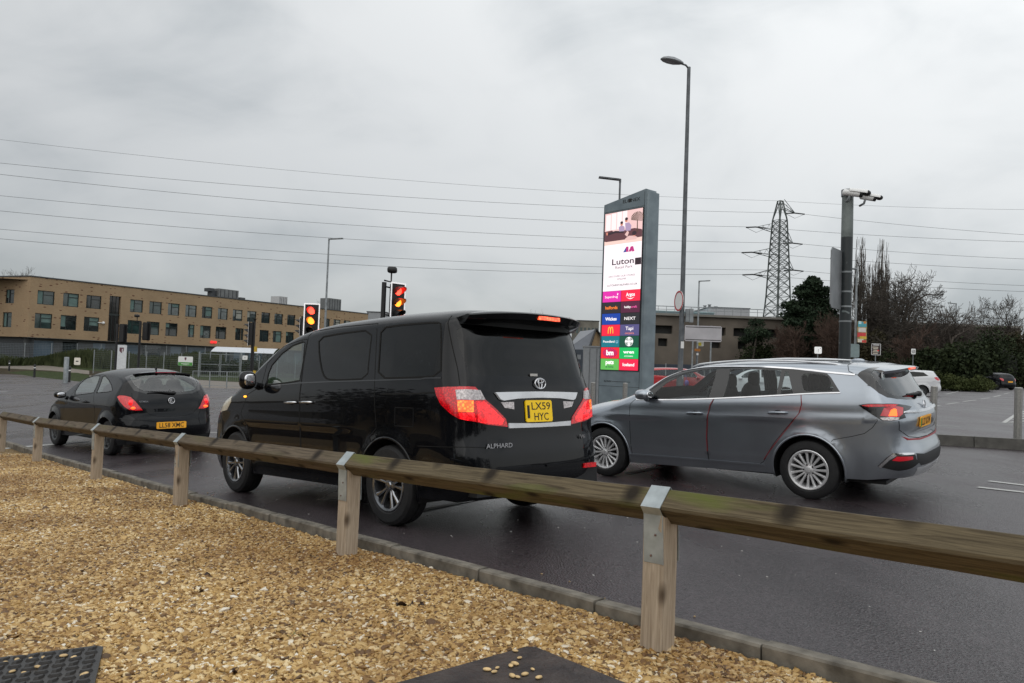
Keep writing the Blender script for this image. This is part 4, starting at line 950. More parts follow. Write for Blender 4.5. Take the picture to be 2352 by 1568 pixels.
for k in range(37):
    a=_i0+d_*(k*L+.008)+ISLN*.08; b=_i0+d_*((k+1)*L-.008)+ISLN*.08; za,zb=float(G(*a)),float(G(*b))
    dx=Vector((b[0]-a[0],b[1]-a[1],zb-za)); mb=MB(); l=dx.length; poly=[(-.07,-.2),(.07,-.2),(.07,.125),(-.045,.125),(-.07,.10)]
    v=[(-l/2,y,z) for y,z in poly]+[(l/2,y,z) for y,z in poly]; mb.add(v,[tuple(range(5)),tuple(range(5,10))[::-1]]+[(i,5+i,5+(i+1)%5,(i+1)%5) for i in range(5)])
    yd=Vector((float(ISLN[0]),float(ISLN[1]),0)); mb.out('kerb_stone',M_KERBW,ik,M=frame(((a[0]+b[0])/2,(a[1]+b[1])/2,(za+zb)/2),dx,yd))

# grit, chips and leaf scraps washed along the kerb and over the road
rs=np.random.RandomState(44)
def litter(name,lab,n,m,near,size,flat):
    mb=MB()
    for k in range(n):
        t_=rs.uniform(-5,15); off=(.02+abs(rs.normal(0,.12))) if near else rs.uniform(.1,4.5); x,y=kp(t_,off); s_=size*rs.uniform(.4,1.3)
        mb.ellipsoid((x,y,float(G(x,y))+s_*flat*.5),(s_,s_*rs.uniform(.4,.9),s_*flat),6,4,R=Matrix.Rotation(rs.uniform(0,3),3,'Z'))
    tagit(mb.out(name,m,None,True),lab,'grit',kind='stuff')
litter('road_grit','golden stones and grit washed along the kerb edge',420,mat('gritty_flint',(.34,.24,.13),.7,noise=(30,.5)),True,.010,.5)
litter('road_specks','pale specks and chips scattered on the wet road',260,mat('pale_chip',(.40,.39,.37),.6,noise=(30,.4)),False,.008,.3)
# ================================================================= knee rail of diagonal timbers
def wood(name, c1, c2, c3, rough=.75):
    def fn(t,b,tcn,mixn):
        mp=t.nodes.new('ShaderNodeMapping'); mp.inputs['Scale'].default_value=(1.6,34,34); t.links.new(tcn.outputs['Object'],mp.inputs[0])
        n=t.nodes.new('ShaderNodeTexNoise'); n.inputs['Scale'].default_value=2.0; n.inputs['Detail'].default_value=8; n.inputs['Roughness'].default_value=.65; n.inputs['Distortion'].default_value=1.0; t.links.new(mp.outputs[0],n.inputs['Vector'])
        r=t.nodes.new('ShaderNodeValToRGB'); e=r.color_ramp.elements; e[0].position=.34; e[0].color=(*c1,1); e[1].position=.66; e[1].color=(*c2,1); t.links.new(n.outputs[0],r.inputs[0])
        n2=t.nodes.new('ShaderNodeTexNoise'); n2.inputs['Scale'].default_value=2.6; n2.inputs['Detail'].default_value=4
        mp2=t.nodes.new('ShaderNodeMapping'); mp2.inputs['Scale'].default_value=(.6,2.5,2.5); t.links.new(tcn.outputs['Object'],mp2.inputs[0]); t.links.new(mp2.outputs[0],n2.inputs['Vector'])
        r2=t.nodes.new('ShaderNodeMapRange'); r2.inputs['From Min'].default_value=.56; r2.inputs['From Max'].default_value=.74; t.links.new(n2.outputs[0],r2.inputs['Value'])
        m=t.nodes.new('ShaderNodeMix'); m.data_type='RGBA'; t.links.new(r2.outputs[0],m.inputs[0]); t.links.new(r.outputs[0],m.inputs[6]); m.inputs[7].default_value=(*c3,1)
        # knots
        v=t.nodes.new('ShaderNodeTexVoronoi'); v.voronoi_dimensions='2D'; v.inputs['Scale'].default_value=1.0; sx=t.nodes.new('ShaderNodeSeparateXYZ'); t.links.new(tcn.outputs['Object'],sx.inputs[0]); mA=t.nodes.new('ShaderNodeMath'); mA.operation='MULTIPLY'; mA.inputs[1].default_value=3.0; t.links.new(sx.outputs[0],mA.inputs[0]); mB_=t.nodes.new('ShaderNodeMath'); mB_.operation='MULTIPLY_ADD'; mB_.inputs[1].default_value=7.0; t.links.new(sx.outputs[2],mB_.inputs[0]); mC=t.nodes.new('ShaderNodeMath'); mC.operation='MULTIPLY'; mC.inputs[1].default_value=4.0; t.links.new(sx.outputs[1],mC.inputs[0]); t.links.new(mC.outputs[0],mB_.inputs[2]); cx=t.nodes.new('ShaderNodeCombineXYZ'); t.links.new(mA.outputs[0],cx.inputs[0]); t.links.new(mB_.outputs[0],cx.inputs[1]); t.links.new(cx.outputs[0],v.inputs['Vector'])
        r3=t.nodes.new('ShaderNodeMapRange'); r3.inputs['From Min'].default_value=.06; r3.inputs['From Max'].default_value=.20; t.links.new(v.outputs['Distance'],r3.inputs['Value'])
        m2=t.nodes.new('ShaderNodeMix'); m2.data_type='RGBA'; t.links.new(r3.outputs[0],m2.inputs[0]); m2.inputs[6].default_value=(c1[0]*.35,c1[1]*.32,c1[2]*.3,1); t.links.new(m.outputs[2],m2.inputs[7]); t.links.new(m2.outputs[2],b.inputs['Base Color'])
        bp=t.nodes.new('ShaderNodeBump'); bp.inputs['Strength'].default_value=.5; bp.inputs['Distance'].default_value=.004; t.links.new(n.outputs[0],bp.inputs['Height']); t.links.new(bp.outputs[0],b.inputs['Normal'])
    return mat(name,c1,rough,fn=fn,spec=.25)
M_RAIL=wood('weathered_rail_wood',(.050,.036,.022),(.150,.117,.080),(.10,.085,.045))
M_RAILG=wood('mossy_rail_wood',(.052,.038,.020),(.150,.117,.068),(.10,.115,.022))
M_POST=wood('pale_post_wood',(.30,.235,.17),(.52,.43,.33),(.27,.20,.12))
M_GALV=mat('galvanised_strap',(.40,.44,.45),.42,.55,noise=(12,.25),bump=(60,.15,.002))
posts=[(1515,1508),(778,1288),(420,1160),(215,1105),(75,1065)]
PP=[]
for px,py in posts: g=on_ground(px,py,.03); PP.append(np.array([g[0],g[1]]))
# straighten to 0.30 m behind the kerb, keeping the measured spacing
tt=[float((p-K0)@KDIR) for p in PP]; tt=[tt[0]-2.55]+tt+[tt[-1]+3.0]
for _i,_d in ((1,.06),(2,.10),(4,.15),(5,.30)): tt[_i]+=_d
def postpos(t): off=-.30-(0 if t<13 else (t-13)**2*.02); return np.array(kp(t,off))
names=['at the right edge of view','standing nearest the camera, under the galvanised strap','in front of the black people carrier\'s rear wheel','between the hatchback and the people carrier','in front of the hatchback\'s rear wheel','leftmost in view, beside the stop line','far left out of view','far left','far left end']
random.seed(11); QZ=[]
for i,t in enumerate(tt):
    p=postpos(t); z=float(G(*p))+.0; QZ.append((p[0],p[1],z))
zt=.655       # height of the rail's under-ridge seat
def rail_z(i): return QZ[i][2]+zt-(.03 if i==0 else 0)
def mk_post(i):
    x,y,z=QZ[i]; hide = i in (0,6,7,8)
    ttl={0:'pale timber post of the knee rail at the right edge of the photograph',1:'pale timber post nearest the camera with a galvanised strap on top',2:'knotty timber post in front of the people carrier rear wheel',3:'timber post between the hatchback and the people carrier',4:'timber post in front of the hatchback rear wheel',5:'leaning timber post at the far left beside the stop line'}
    lab=ttl.get(i,'timber post of the knee rail beyond the left edge')
    yaw=math.atan2(KDIR[1],KDIR[0])+.0
    lean=random.uniform(-.012,.012)+(.05 if i>=4 else 0)
    r=thing('fence_post',lab,'post',(x,y,z),yaw,group='posts of the knee rail'); r.rotation_euler=(random.uniform(-.01,.01),-lean*.6,yaw+random.uniform(-.04,.04))
    s=.056; c=.010; h=zt-.03; mb=MB(); poly=[(-s+c,-s),(s-c,-s),(s,-s+c),(s,s-c),(s-c,s),(-s+c,s),(-s,s-c),(-s,-s+c)]
    # V notch: rings at several heights, the top sloping down to the middle across the rail direction (y)
    hs=[-.35,0,h*.33,h*.66,h-.06]; v=[];f=[]
    for q in hs: v+=[(a*(1+random.uniform(-.02,.02)),b*(1+random.uniform(-.02,.02)),q) for a,b in poly]
    v+=[(a,b,h-.055+abs(b)*1.0) for a,b in poly]; n=8
    for j in range(len(hs)):
        for k in range(8): f.append((j*8+k,j*8+(k+1)%8,(j+1)*8+(k+1)%8,(j+1)*8+k))
    b0=len(hs)*8; v+=[(-s,0,h-.055),(s,0,h-.055)]; A,B=len(v)-2,len(v)-1
    f+=[(b0+0,b0+1,b0+2,B,A,b0+7)[::1],(b0+3,b0+4,b0+5,b0+6,A,B)]
    mb.add(v,f)
    # grain runs up the post: build lying along x and stand it up
    o=mesh_obj('post_shaft',[(q[2],q[1],-q[0]) for q in mb.v],mb.f,M_POST,r); o.matrix_local=Matrix.Rotation(-math.pi/2,4,'Y')
    return r
for i in range(len(tt)): mk_post(i)
S_=.109; DG=S_/math.sqrt(2)
def mk_rail(i):
    a=Vector(QZ[i]); b=Vector(QZ[i+1]); a.z=rail_z(i); b.z=rail_z(i+1); d=b-a; L=d.length-.004
    lab={0:'mossy timber rail on the right, running out of the photograph',1:'long timber rail in front of the people carrier tail and the estate car',2:'timber rail below the people carrier doors',3:'timber rail crossing below the hatchback number plate',4:'timber rail in front of the hatchback side',5:'timber rail running out of view at the left edge'}.get(i,'timber rail beyond the left edge')
    Mx=frame((a+b)/2,d,Vector((-d.y,d.x,0)))
    r=mesh_obj('fence_rail',[],[],M_RAIL)
    mb=MB(); n=14; v=[];f=[]; c=.010; sec=[]
    for k in range(4):
        t=math.pi/2*k; cx,cy=math.cos(t)*DG,math.sin(t)*DG; tx,ty=-math.sin(t),math.cos(t)
        sec+=[(cx*.9-tx*c*.8,cy*.9-ty*c*.8),(cx,cy) ,(cx*.9+tx*c*.8,cy*.9+ty*c*.8)] if False else [(cx*.93-tx*.007,cy*.93-ty*.007),(cx*.93+tx*.007,cy*.93+ty*.007)]
    random.seed(50+i)
    for j in range(n+1):
        x=-L/2+L*j/n; w=random.uniform(-.0015,.0015)
        v+=[(x,p+w,q+w) for p,q in sec]
    m=len(sec)
    for j in range(n):
        for k in range(m): f.append((j*m+k,j*m+(k+1)%m,(j+1)*m+(k+1)%m,(j+1)*m+k))
    f+=[tuple(range(m))[::-1],tuple(n*m+k for k in range(m))]
    me=bpy.data.meshes.new('fence_rail'); me.from_pydata(v,[],f); me.materials.append(M_RAILG if i<=1 else M_RAIL); r.data=me; r.matrix_world=Mx
    tagit(r,lab,'rail','rails of the knee rail fence')
for i in range(len(tt)-1): mk_rail(i)
# galvanised straps folded over the rail and down both faces of the post
for i in range(0,6):
    x,y,z=QZ[i]; zc=rail_z(i); yaw=math.atan2(KDIR[1],KDIR[0]); g=.004; w=.10
    D2=DG+.006; prof=[(-.060,-.24),(-.060,-DG*.45),(-D2*1.0,0),(0,D2),(D2,0),(.060,-DG*.45),(.060,-.24)]
    v=[];f=[]
    for p,q in prof:
        l=math.hypot(p,q) or 1; 
        for xx in (-w/2,w/2): v.append((xx,p,q))
        for xx in (-w/2,w/2): v.append((xx,p*(1-.05)-(0),q-.003))
    for j in range(len(prof)-1):
        a=4*j; f+=[(a,a+1,a+5,a+4),(a+2,a+6,a+7,a+3),(a,a+4,a+6,a+2),(a+1,a+3,a+7,a+5)]
    f+=[(0,2,3,1),(len(v)-4,len(v)-3,len(v)-1,len(v)-2)]
    k0,k1=max(i-1,0),min(i+1,len(tt)-1); dd=Vector(QZ[k1])-Vector(QZ[k0]); Mx=frame((x,y,zc),dd,Vector((-dd.y,dd.x,0)))
    lab={0:'galvanised strap over the rail joint beyond the right edge',1:'large galvanised strap on the post nearest the camera',2:'galvanised strap over the rail on the knotty post',3:'galvanised strap between the hatchback and the people carrier',4:'galvanised strap in front of the hatchback rear wheel',5:'galvanised strap at the leftmost post'}[i]
    o=mesh_obj('metal_strap',v,f,M_GALV,M=None); o.matrix_world=Mx; tagit(o,lab,'strap','straps holding the rails')
    for (yy,zz,nn) in ((-.062,-.12,(0,-1,0)),(-.062,-.21,(0,-1,0)),(D2*-.62,D2*.38,(0,-.7,.7)),(D2*-.3,D2*.7,(0,-.7,.7)),(.062,-.12,(0,1,0)),(.062,-.21,(0,1,0))):
        mb=MB(); mb.ellipsoid((.012*(1 if zz<-.15 else -1),yy,zz),(.0055,.0055,.0055),8,4); mb.out('nail_head',mat('rusty_nail',(.16,.10,.08),.6,.4),o,True)
# ================================================================= gravel
def pebbles():
    # bed mesh to scatter on: only the part of the bed that lies in view
    vis=[kp(-4,-.12),kp(-2,-.12),kp(2,-.12),kp(6,-.12),kp(10,-.12),kp(13,-.12),(-11.5,12.5),(-6.0,4.0),(-2.6,1.4),(0,.9),(3.2,1.0)]
    P=dens(vis,.4); st=.25
    X,Y=np.meshgrid(np.arange(-13,5,st),np.arange(.6,14,st)); Q=np.stack([X.ravel(),Y.ravel()],1); Q=Q[inpoly(Q[:,0],Q[:,1],P)]; Q=Q[np.array([np.min(((P-q)**2).sum(1))>.01 for q in Q])]
    V,T=cdt(Q,[P]); cen=V[T].mean(1); T=T[inpoly(cen[:,0],cen[:,1],P)]
    a=V[T]; ar=(a[:,1,0]-a[:,0,0])*(a[:,2,1]-a[:,0,1])-(a[:,1,1]-a[:,0,1])*(a[:,2,0]-a[:,0,0]); T[ar<0]=T[ar<0][:,::-1]
    rs=np.random.RandomState(5)
    Z=G(V[:,0],V[:,1])+.035+rs.uniform(-.006,.006,len(V))
    o=mesh_obj('gravel',np.column_stack([V,Z]),T,M_GRAVB,None,True); o['kind']='stuff'; o['label']='golden flint gravel filling the bed in the foreground'; o['category']='gravel'
    m=bpy.data.materials.new('flint'); m.use_nodes=True; t=m.node_tree; b=t.nodes['Principled BSDF']; b.inputs['Roughness'].default_value=.55
    at_=t.nodes.new('ShaderNodeAttribute'); at_.attribute_name='tone'; at_.attribute_type='INSTANCER'
    r=t.nodes.new('ShaderNodeValToRGB'); r.color_ramp.interpolation='LINEAR'; els=r.color_ramp.elements
    cols=[(0,(.10,.055,.022)),(.10,(.20,.10,.028)),(.35,(.40,.235,.072)),(.6,(.52,.33,.115)),(.8,(.63,.44,.19)),(.94,(.74,.58,.33)),(1,(.84,.79,.68))]
    els[0].position=0; els[0].color=(*cols[0][1],1); els[1].position=1; els[1].color=(*cols[-1][1],1)
    for p,c in cols[1:-1]: e=els.new(p); e.color=(*c,1)
    t.links.new(at_.outputs['Fac'],r.inputs[0])
    tcn=t.nodes.new('ShaderNodeTexCoord'); nz=t.nodes.new('ShaderNodeTexNoise'); nz.inputs['Scale'].default_value=1.4; t.links.new(tcn.outputs['Object'],nz.inputs['Vector'])
    mx=t.nodes.new('ShaderNodeMix'); mx.data_type='RGBA'; mx.blend_type='MULTIPLY'; mx.inputs[0].default_value=.5; t.links.new(r.outputs[0],mx.inputs[6]); t.links.new(nz.outputs[0],mx.inputs[7]); 
    # broad damp and dusty patches over the bed
    geo=t.nodes.new('ShaderNodeNewGeometry'); n3=t.nodes.new('ShaderNodeTexNoise'); n3.inputs['Scale'].default_value=.9; n3.inputs['Detail'].default_value=4; t.links.new(geo.outputs['Position'],n3.inputs['Vector'])
    r3=t.nodes.new('ShaderNodeValToRGB'); r3.color_ramp.elements[0].position=.35; r3.color_ramp.elements[0].color=(.60,.52,.42,1); r3.color_ramp.elements[1].position=.6; r3.color_ramp.elements[1].color=(1,1,1,1); t.links.new(n3.outputs[0],r3.inputs[0])
    m4=t.nodes.new('ShaderNodeMix'); m4.data_type='RGBA'; m4.blend_type='MULTIPLY'; m4.inputs[0].default_value=1; t.links.new(r.outputs[0],m4.inputs[6]); t.links.new(r3.outputs[0],m4.inputs[7]); t.links.new(m4.outputs[2],b.inputs['Base Color'])
    ng=bpy.data.node_groups.new('scatter','GeometryNodeTree'); ng.interface.new_socket('Geometry',in_out='INPUT',socket_type='NodeSocketGeometry'); ng.interface.new_socket('Geometry',in_out='OUTPUT',socket_type='NodeSocketGeometry')
    N=ng.nodes; Lk=ng.links; gi=N.new('NodeGroupInput'); go=N.new('NodeGroupOutput'); join=N.new('GeometryNodeJoinGeometry'); Lk.new(gi.outputs[0],join.inputs[0])
    # several stone shapes
    shapes=N.new('GeometryNodeGeometryToInstance')
    for k in range(6):
        ico=N.new('GeometryNodeMeshIcoSphere'); ico.inputs['Radius'].default_value=1; ico.inputs['Subdivisions'].default_value=2 
        sp=N.new('GeometryNodeSetPosition'); nz_=N.new('ShaderNodeTexNoise'); nz_.noise_dimensions='4D'; nz_.inputs['W'].default_value=k*3.7+1; nz_.inputs['Scale'].default_value=.8; nz_.inputs['Detail'].default_value=1
        sub=N.new('ShaderNodeVectorMath'); sub.operation='SUBTRACT'; sub.inputs[1].default_value=(.5,.5,.5); Lk.new(nz_.outputs['Color'],sub.inputs[0])
        sc=N.new('ShaderNodeVectorMath'); sc.operation='SCALE'; sc.inputs['Scale'].default_value=2.6; Lk.new(sub.outputs[0],sc.inputs[0]); Lk.new(sc.outputs[0],sp.inputs['Offset'])
        Lk.new(ico.outputs['Mesh'],sp.inputs['Geometry']); sm=N.new('GeometryNodeSetShadeSmooth'); Lk.new(sp.outputs[0],sm.inputs[0]); mm=N.new('GeometryNodeSetMaterial'); mm.inputs['Material'].default_value=m; Lk.new(sm.outputs[0],mm.inputs['Geometry']); Lk.new(mm.outputs[0],shapes.inputs[0])
    def layer(seed,dens_,size,zoff,limit=None):
        dp=N.new('GeometryNodeDistributePointsOnFaces'); dp.inputs['Density'].default_value=dens_; dp.inputs['Seed'].default_value=seed
        Lk.new(gi.outputs[0],dp.inputs['Mesh'])
        if limit:
            pos=N.new('GeometryNodeInputPosition'); ln=N.new('ShaderNodeVectorMath'); ln.operation='LENGTH'; Lk.new(pos.outputs[0],ln.inputs[0])
            mr=N.new('ShaderNodeMapRange'); mr.inputs['From Min'].default_value=limit[0]; mr.inputs['From Max'].default_value=limit[1]; mr.inputs['To Min'].default_value=dens_; mr.inputs['To Max'].default_value=limit[2]; Lk.new(ln.outputs['Value'],mr.inputs['Value']); Lk.new(mr.outputs[0],dp.inputs['Density'])
        rv=N.new('FunctionNodeRandomValue'); rv.data_type='FLOAT'; rv.inputs['Seed'].default_value=seed+1
        st_=N.new('GeometryNodeStoreNamedAttribute'); st_.data_type='FLOAT'; st_.domain='POINT'; st_.inputs['Name'].default_value='tone'; Lk.new(dp.outputs['Points'],st_.inputs['Geometry']); Lk.new(rv.outputs[1],st_.inputs['Value'])
        ip=N.new('GeometryNodeInstanceOnPoints'); ip.inputs['Pick Instance'].default_value=True; Lk.new(st_.outputs[0],ip.inputs['Points']); Lk.new(shapes.outputs[0],ip.inputs['Instance'])
        rot=N.new('FunctionNodeRandomValue'); rot.data_type='FLOAT_VECTOR'; rot.inputs[0].default_value=(-.55,-.55,0); rot.inputs[1].default_value=(.55,.55,6.28); rot.inputs['Seed'].default_value=seed+2; Lk.new(rot.outputs[0],ip.inputs['Rotation'])
        sca=N.new('FunctionNodeRandomValue'); sca.data_type='FLOAT_VECTOR'; sca.inputs[0].default_value=(size*.55,size*.45,size*.28); sca.inputs[1].default_value=(size*1.35,size*1.0,size*.62); sca.inputs['Seed'].default_value=seed+3; Lk.new(sca.outputs[0],ip.inputs['Scale'])
        tr=N.new('GeometryNodeTranslateInstances'); Lk.new(ip.outputs[0],tr.inputs[0]); tv=N.new('FunctionNodeRandomValue'); tv.data_type='FLOAT_VECTOR'; tv.inputs[0].default_value=(0,0,zoff-.006); tv.inputs[1].default_value=(0,0,zoff+.010); tv.inputs['Seed'].default_value=seed+4; Lk.new(tv.outputs[0],tr.inputs['Translation']); 
        Lk.new(tr.outputs[0],join.inputs[0])
    layer(1,3300,.0150,.0,(3.5,9,1900)); layer(2,2100,.0155,.008,(3.5,9,1300)); layer(3,260,.023,.013)
    Lk.new(join.outputs[0],go.inputs[0]); md=o.modifiers.new('stones','NODES'); md.node_group=ng
pebbles()
# leaves, twigs and a tuft on the gravel
random.seed(21)
M_LEAF=mat('dead_leaf',(.035,.018,.012),.6,noise=(30,.5)); M_TWIG=mat('twig_bark',(.05,.035,.022),.8)
def leafm():
    mb=MB(); n=9; v=[];f=[]
    for i in range(n):
        u=i/(n-1); w=.016*math.sin(math.pi*u)**.7*(1+.25*math.sin(9*u)); v+=[(u*.05-.025,-w,.006*math.sin(6*u)+.004),(u*.05-.025,0,.0),(u*.05-.025,w,.006*math.cos(5*u)+.004)]
    for i in range(n-1):
        for k in range(2): f.append((3*i+k,3*i+k+1,3*i+3+k+1,3*i+3+k))
    mb.add(v,f); return mb
def cG(x,y,c): 
    ox,oy,s=c; return ((ox+x/s)*.8,(oy+y/s)*.8)
c3=(0,1500,2.613); c4=(900,1500,2.613)
spots=[(c3,1540,405,'brown leaf left of centre in the gravel'),(c3,1755,515,'dark curled leaf on the gravel near the second dark one'),(c3,1490,525,'small dark leaf beside the larger curled leaf'),(c3,2305,540,'reddish brown leaf towards the knotty post'),(c3,1765,1125,'rust brown leaf low down beside the left cover'),(c4,690,625,'crumpled black leaf, largest on the gravel'),(c4,820,635,'folded dark leaf right of the crumpled one'),(c4,75,760,'dark leaf beside a twig at lower centre'),(c4,860,890,'brown leaf between the twigs and the near cover'),(c3,2250,240,'dark patchy leaf close to the kerb')]
for c,x,y,l in spots:
    p=on_ground(*cG(x,y,c),.035); o=leafm().out('fallen_leaf',M_LEAF,None,True); big=1.6 if 'largest' in l else 1.0
    o.location=(p[0],p[1],float(G(p[0],p[1]))+.035); o.rotation_euler=(random.uniform(-.5,.5),random.uniform(-.5,.5),random.uniform(0,6)); o.scale=(big*1.1,big,big*2); tagit(o,l,'leaf')
for c,a,b,l in ((c4,(150,725),(235,742),'thin dark twig lying at lower centre of the gravel'),(c4,(195,1035),(285,1005),'thin twig near the bottom edge of the gravel'),(c4,(2165,905),(2280,915),'pale straw lying near the kerb'),(c4,(60,335),(155,350),'pale straw behind the knotty post')):
    A=on_ground(*cG(*a,c),.03); B=on_ground(*cG(*b,c),.03); mb=MB(); m_=(A+B)/2+np.array([.006,.01,.004]); mb.tube([A,m_,B],.0022,5); o=mb.out('twig',M_TWIG if 'twig' in l else mat('straw',(.5,.38,.2),.7)); tagit(o,l,'twig')
p=on_ground(*cG(2215,860,c3),.03); mb=MB()
for k in range(26):
    a=random.uniform(0,6.28); r_=random.uniform(.01,.05); q=Vector(p)+Vector((random.uniform(-.012,.012),random.uniform(-.012,.012),0)); e=q+Vector((math.cos(a)*r_,math.sin(a)*r_,random.uniform(.01,.035))); sd=Vector((-math.sin(a),math.cos(a),0))*.0018; mb.add([q-sd,q+sd,e],[(0,1,2)])
tagit(mb.out('grass_tuft',mat('tuft_green',(.06,.13,.02),.7)),'tiny green weed tuft growing through the gravel','weed')
# access covers
def cover(pts,lab,m,tread):
    P=[on_ground(px,py,.03) for px,py in pts]; o=np.mean(P,0); x=(P[1]-P[0]); y=(P[0]-P[3]); Lx,Ly=np.linalg.norm(x),np.linalg.norm(y)
    z0=float(G(o[0],o[1]))+.040; r=thing('access_cover',lab,'cover',M=np.array(frame((o[0],o[1],z0),x,y)))
    mb=MB(); c=.03; hx,hy=Lx/2,Ly/2; poly=[(-hx+c,-hy),(hx-c,-hy),(hx,-hy+c),(hx,hy-c),(hx-c,hy),(-hx+c,hy),(-hx,hy-c),(-hx,-hy+c)]; mb.prism(poly,-.04,.022); mb.out('cover_plate',m,r)
    if tread:
        nx,ny=int(Lx/.055),int(Ly/.055); proto=None
        for i in range(nx):
            for j in range(ny):
                X=-hx+.04+(Lx-.08)*i/(nx-1); Y=-hy+.04+(Ly-.08)*j/(ny-1); 
                if proto is None: mb=MB(); mb.lathe([(.016,0),(.012,.009),(.004,.010)],6); q=mb.out('tread_stud',m,r); proto=q.data
                else: q=bpy.data.objects.new('tread_stud',proto); COL.objects.link(q); q.parent=r
                q.matrix_local=Matrix.Translation((X,Y,.0215))@Matrix.Rotation(.78*((i+j)%2),4,'Z')@Matrix.Diagonal((1.6,.8,1,1))
    return r
M_IRON=mat('black_iron',(.011,.011,.013),.42,.1,noise=(9,.6,(.035,.030,.026)),bump=(30,.5,.004))
M_TARP=mat('brown_black_cover',(.022,.016,.017),.5,noise=(7,.5,(.060,.045,.038)),bump=(30,.9,.010))
def q(c,x,y): return cG(x,y,c)
cover([q(c3,-420,1110),q(c3,645,975),q(c3,860,1400),q(c3,-420,1500)],'black studded access cover at the lower left corner of the gravel',M_IRON,True)
cover([q(c4,1500,955),q(c4,2420,1340),q(c4,1500,1900),q(c4,420,1420)],'dark brown access cover at the bottom centre of the gravel',M_TARP,False)

# a few stones kicked on to the covers
random.seed(31); M_FL=mat('pale_flint',(.60,.42,.20),.5,noise=(40,.3))
for c,lst,where in ((c3,((35,1080),(125,1060),(185,1022),(228,1053),(322,1043),(475,1030),(550,1044),(280,1115),(180,1160),(632,1172),(90,1150)),'studded'),(c4,((1512,992),(1545,1046),(1480,1105),(1510,1090),(1355,1152),(1302,1135),(1643,1133),(1490,1182),(1530,1192),(1585,1170),(1690,1195),(1378,1122)),'brown')):
    mb=MB()
    for k,(x,y) in enumerate(lst):
        p=on_ground(*cG(x,y,c),.05); s_=random.uniform(.008,.014); mb.ellipsoid((p[0],p[1],float(G(p[0],p[1]))+.068),(s_*1.4,s_*.9,s_*.5),10,6,R=Matrix.Rotation(random.uniform(0,3),3,'Z'))
    tagit(mb.out('loose_stones',M_FL,None,True),'loose golden stones scattered on the %s access cover'%where,'stones',kind='stuff')
# ================================================================= street furniture and signs
M_STEEL=mat('brushed_steel',(.36,.35,.33),.35,.85,noise=(40,.2))
M_POLE=mat('grey_painted_pole',(.12,.13,.14),.5,.3,noise=(5,.3))
M_POLEL=mat('galvanised_pole',(.26,.28,.29),.5,.4,noise=(5,.25))
M_BLK=mat('black_signal_housing',(.010,.010,.011),.5)
M_WHITE=mat('white_enamel',(.80,.80,.79),.4,noise=(10,.04))
M_GREYB=mat('dull_sign_back',(.24,.25,.26),.45,.5,noise=(2,.2))
def M4(p,x,y): return np.array(frame(p,x,y))
def plane_hit(px,py,o,n):
    d=cam_ray(px,py); c=np.array([0,0,CAMZ]); return c+d*(np.dot(np.array(o)-c,n)/np.dot(d,n))
def stand(px,py,depth):
    p=at(px,py,depth); return np.array([p[0],p[1],float(G(p[0],p[1]))])
def height_at(px,py,p):
    """height of what is seen at (px,py) standing above ground point p"""
    d=cam_ray(px,py); return CAMZ+d[2]/d[1]*p[1]
def face_frame(p, toward=None):
    """upright frame whose x runs to the viewer's right and z points at the viewer"""
    v=np.array([p[0],p[1],0]) if toward is None else -np.array([toward[0],toward[1],0]); v=v/np.linalg.norm(v)
    x=Vector((v[1],-v[0],0)); return x, Vector((0,0,1))

# ---- bollards
def bollard(px,py,dia,h,lab,m=M_STEEL,depth=None,style='steel',grp='stainless bollards',lean=0.0):
    p=on_ground(px,py,.12 if style=='steel' else 0) if depth is None else stand(px,py,depth)
    z=float(G(p[0],p[1]))+(.115 if style=='steel' else 0)
    r=thing('bollard',lab,'bollard',(p[0],p[1],z),group=grp); r.rotation_euler=(0,lean,0)
    mb=MB(); R=dia/2
    if style=='steel': mb.lathe([(R,-.1),(R,h-.012),(R-.012,h),(.001,h+.002)],28); mb.out('post_tube',m,r,True,40); mb=MB(); mb.lathe([(R+.012,0),(R+.012,.012),(R,.014)],24); mb.out('base_ring',M_DARK,r,True,40)
    elif style=='black': 
        mb.lathe([(R*1.15,-.1),(R,.1),(R*.8,h*.82),(R*1.2,h*.84),(R*1.2,h*.9),(R*.7,h),(.001,h+.01)],16); mb.out('post_tube',m,r,True,40); mb=MB(); mb.lathe([(R*.86,h*.70),(R*.86,h*.78)],16,closed=True); mb.out('reflective_band',M_WHITE,r,True)
    return r
bollard(2337,1014,.135,1.03,'stainless bollard at the right edge of the photograph',lean=.01)
bollard(2142,998,.135,1.03,'stainless bollard just behind the grey estate car tail',lean=.02)
b_=ISL[0]
def isl_pt(k): q=np.array(ISL[0])+d_*k+ISLN*.5; return q
for k,lab in ((13.2,'stainless bollard in front of the totem sign base'),(15.3,'stainless bollard between the people carrier and the totem sign')):
    px0={13.2:1435,15.3:1362}[k]; best=None
    for s_ in np.arange(2,26,.05):
        q_=np.array(ISL[0])+d_*s_+ISLN*.5; pr=cam_proj([q_[0],q_[1],float(G(*q_))+.5])
        if best is None or abs(pr[0]-px0)<best[0]: best=(abs(pr[0]-px0),q_)
    x,y=best[1]; r=thing('bollard',lab,'bollard',(x,y,float(G(x,y))+.115),group='stainless bollards'); mb=MB(); mb.lathe([(.0675,-.1),(.0675,1.018),(.055,1.03),(.001,1.032)],24); mb.out('post_tube',M_STEEL,r,True,40)
p=on_ground(150,880); r=thing('bollard','thick grey post on the left verge beside the white notice','post',(p[0],p[1],p[2]))
mb=MB(); mb.lathe([(.14,-.2),(.14,1.62),(.12,1.65),(.001,1.66)],20); mb.out('post_tube',M_POLEL,r,True,40)
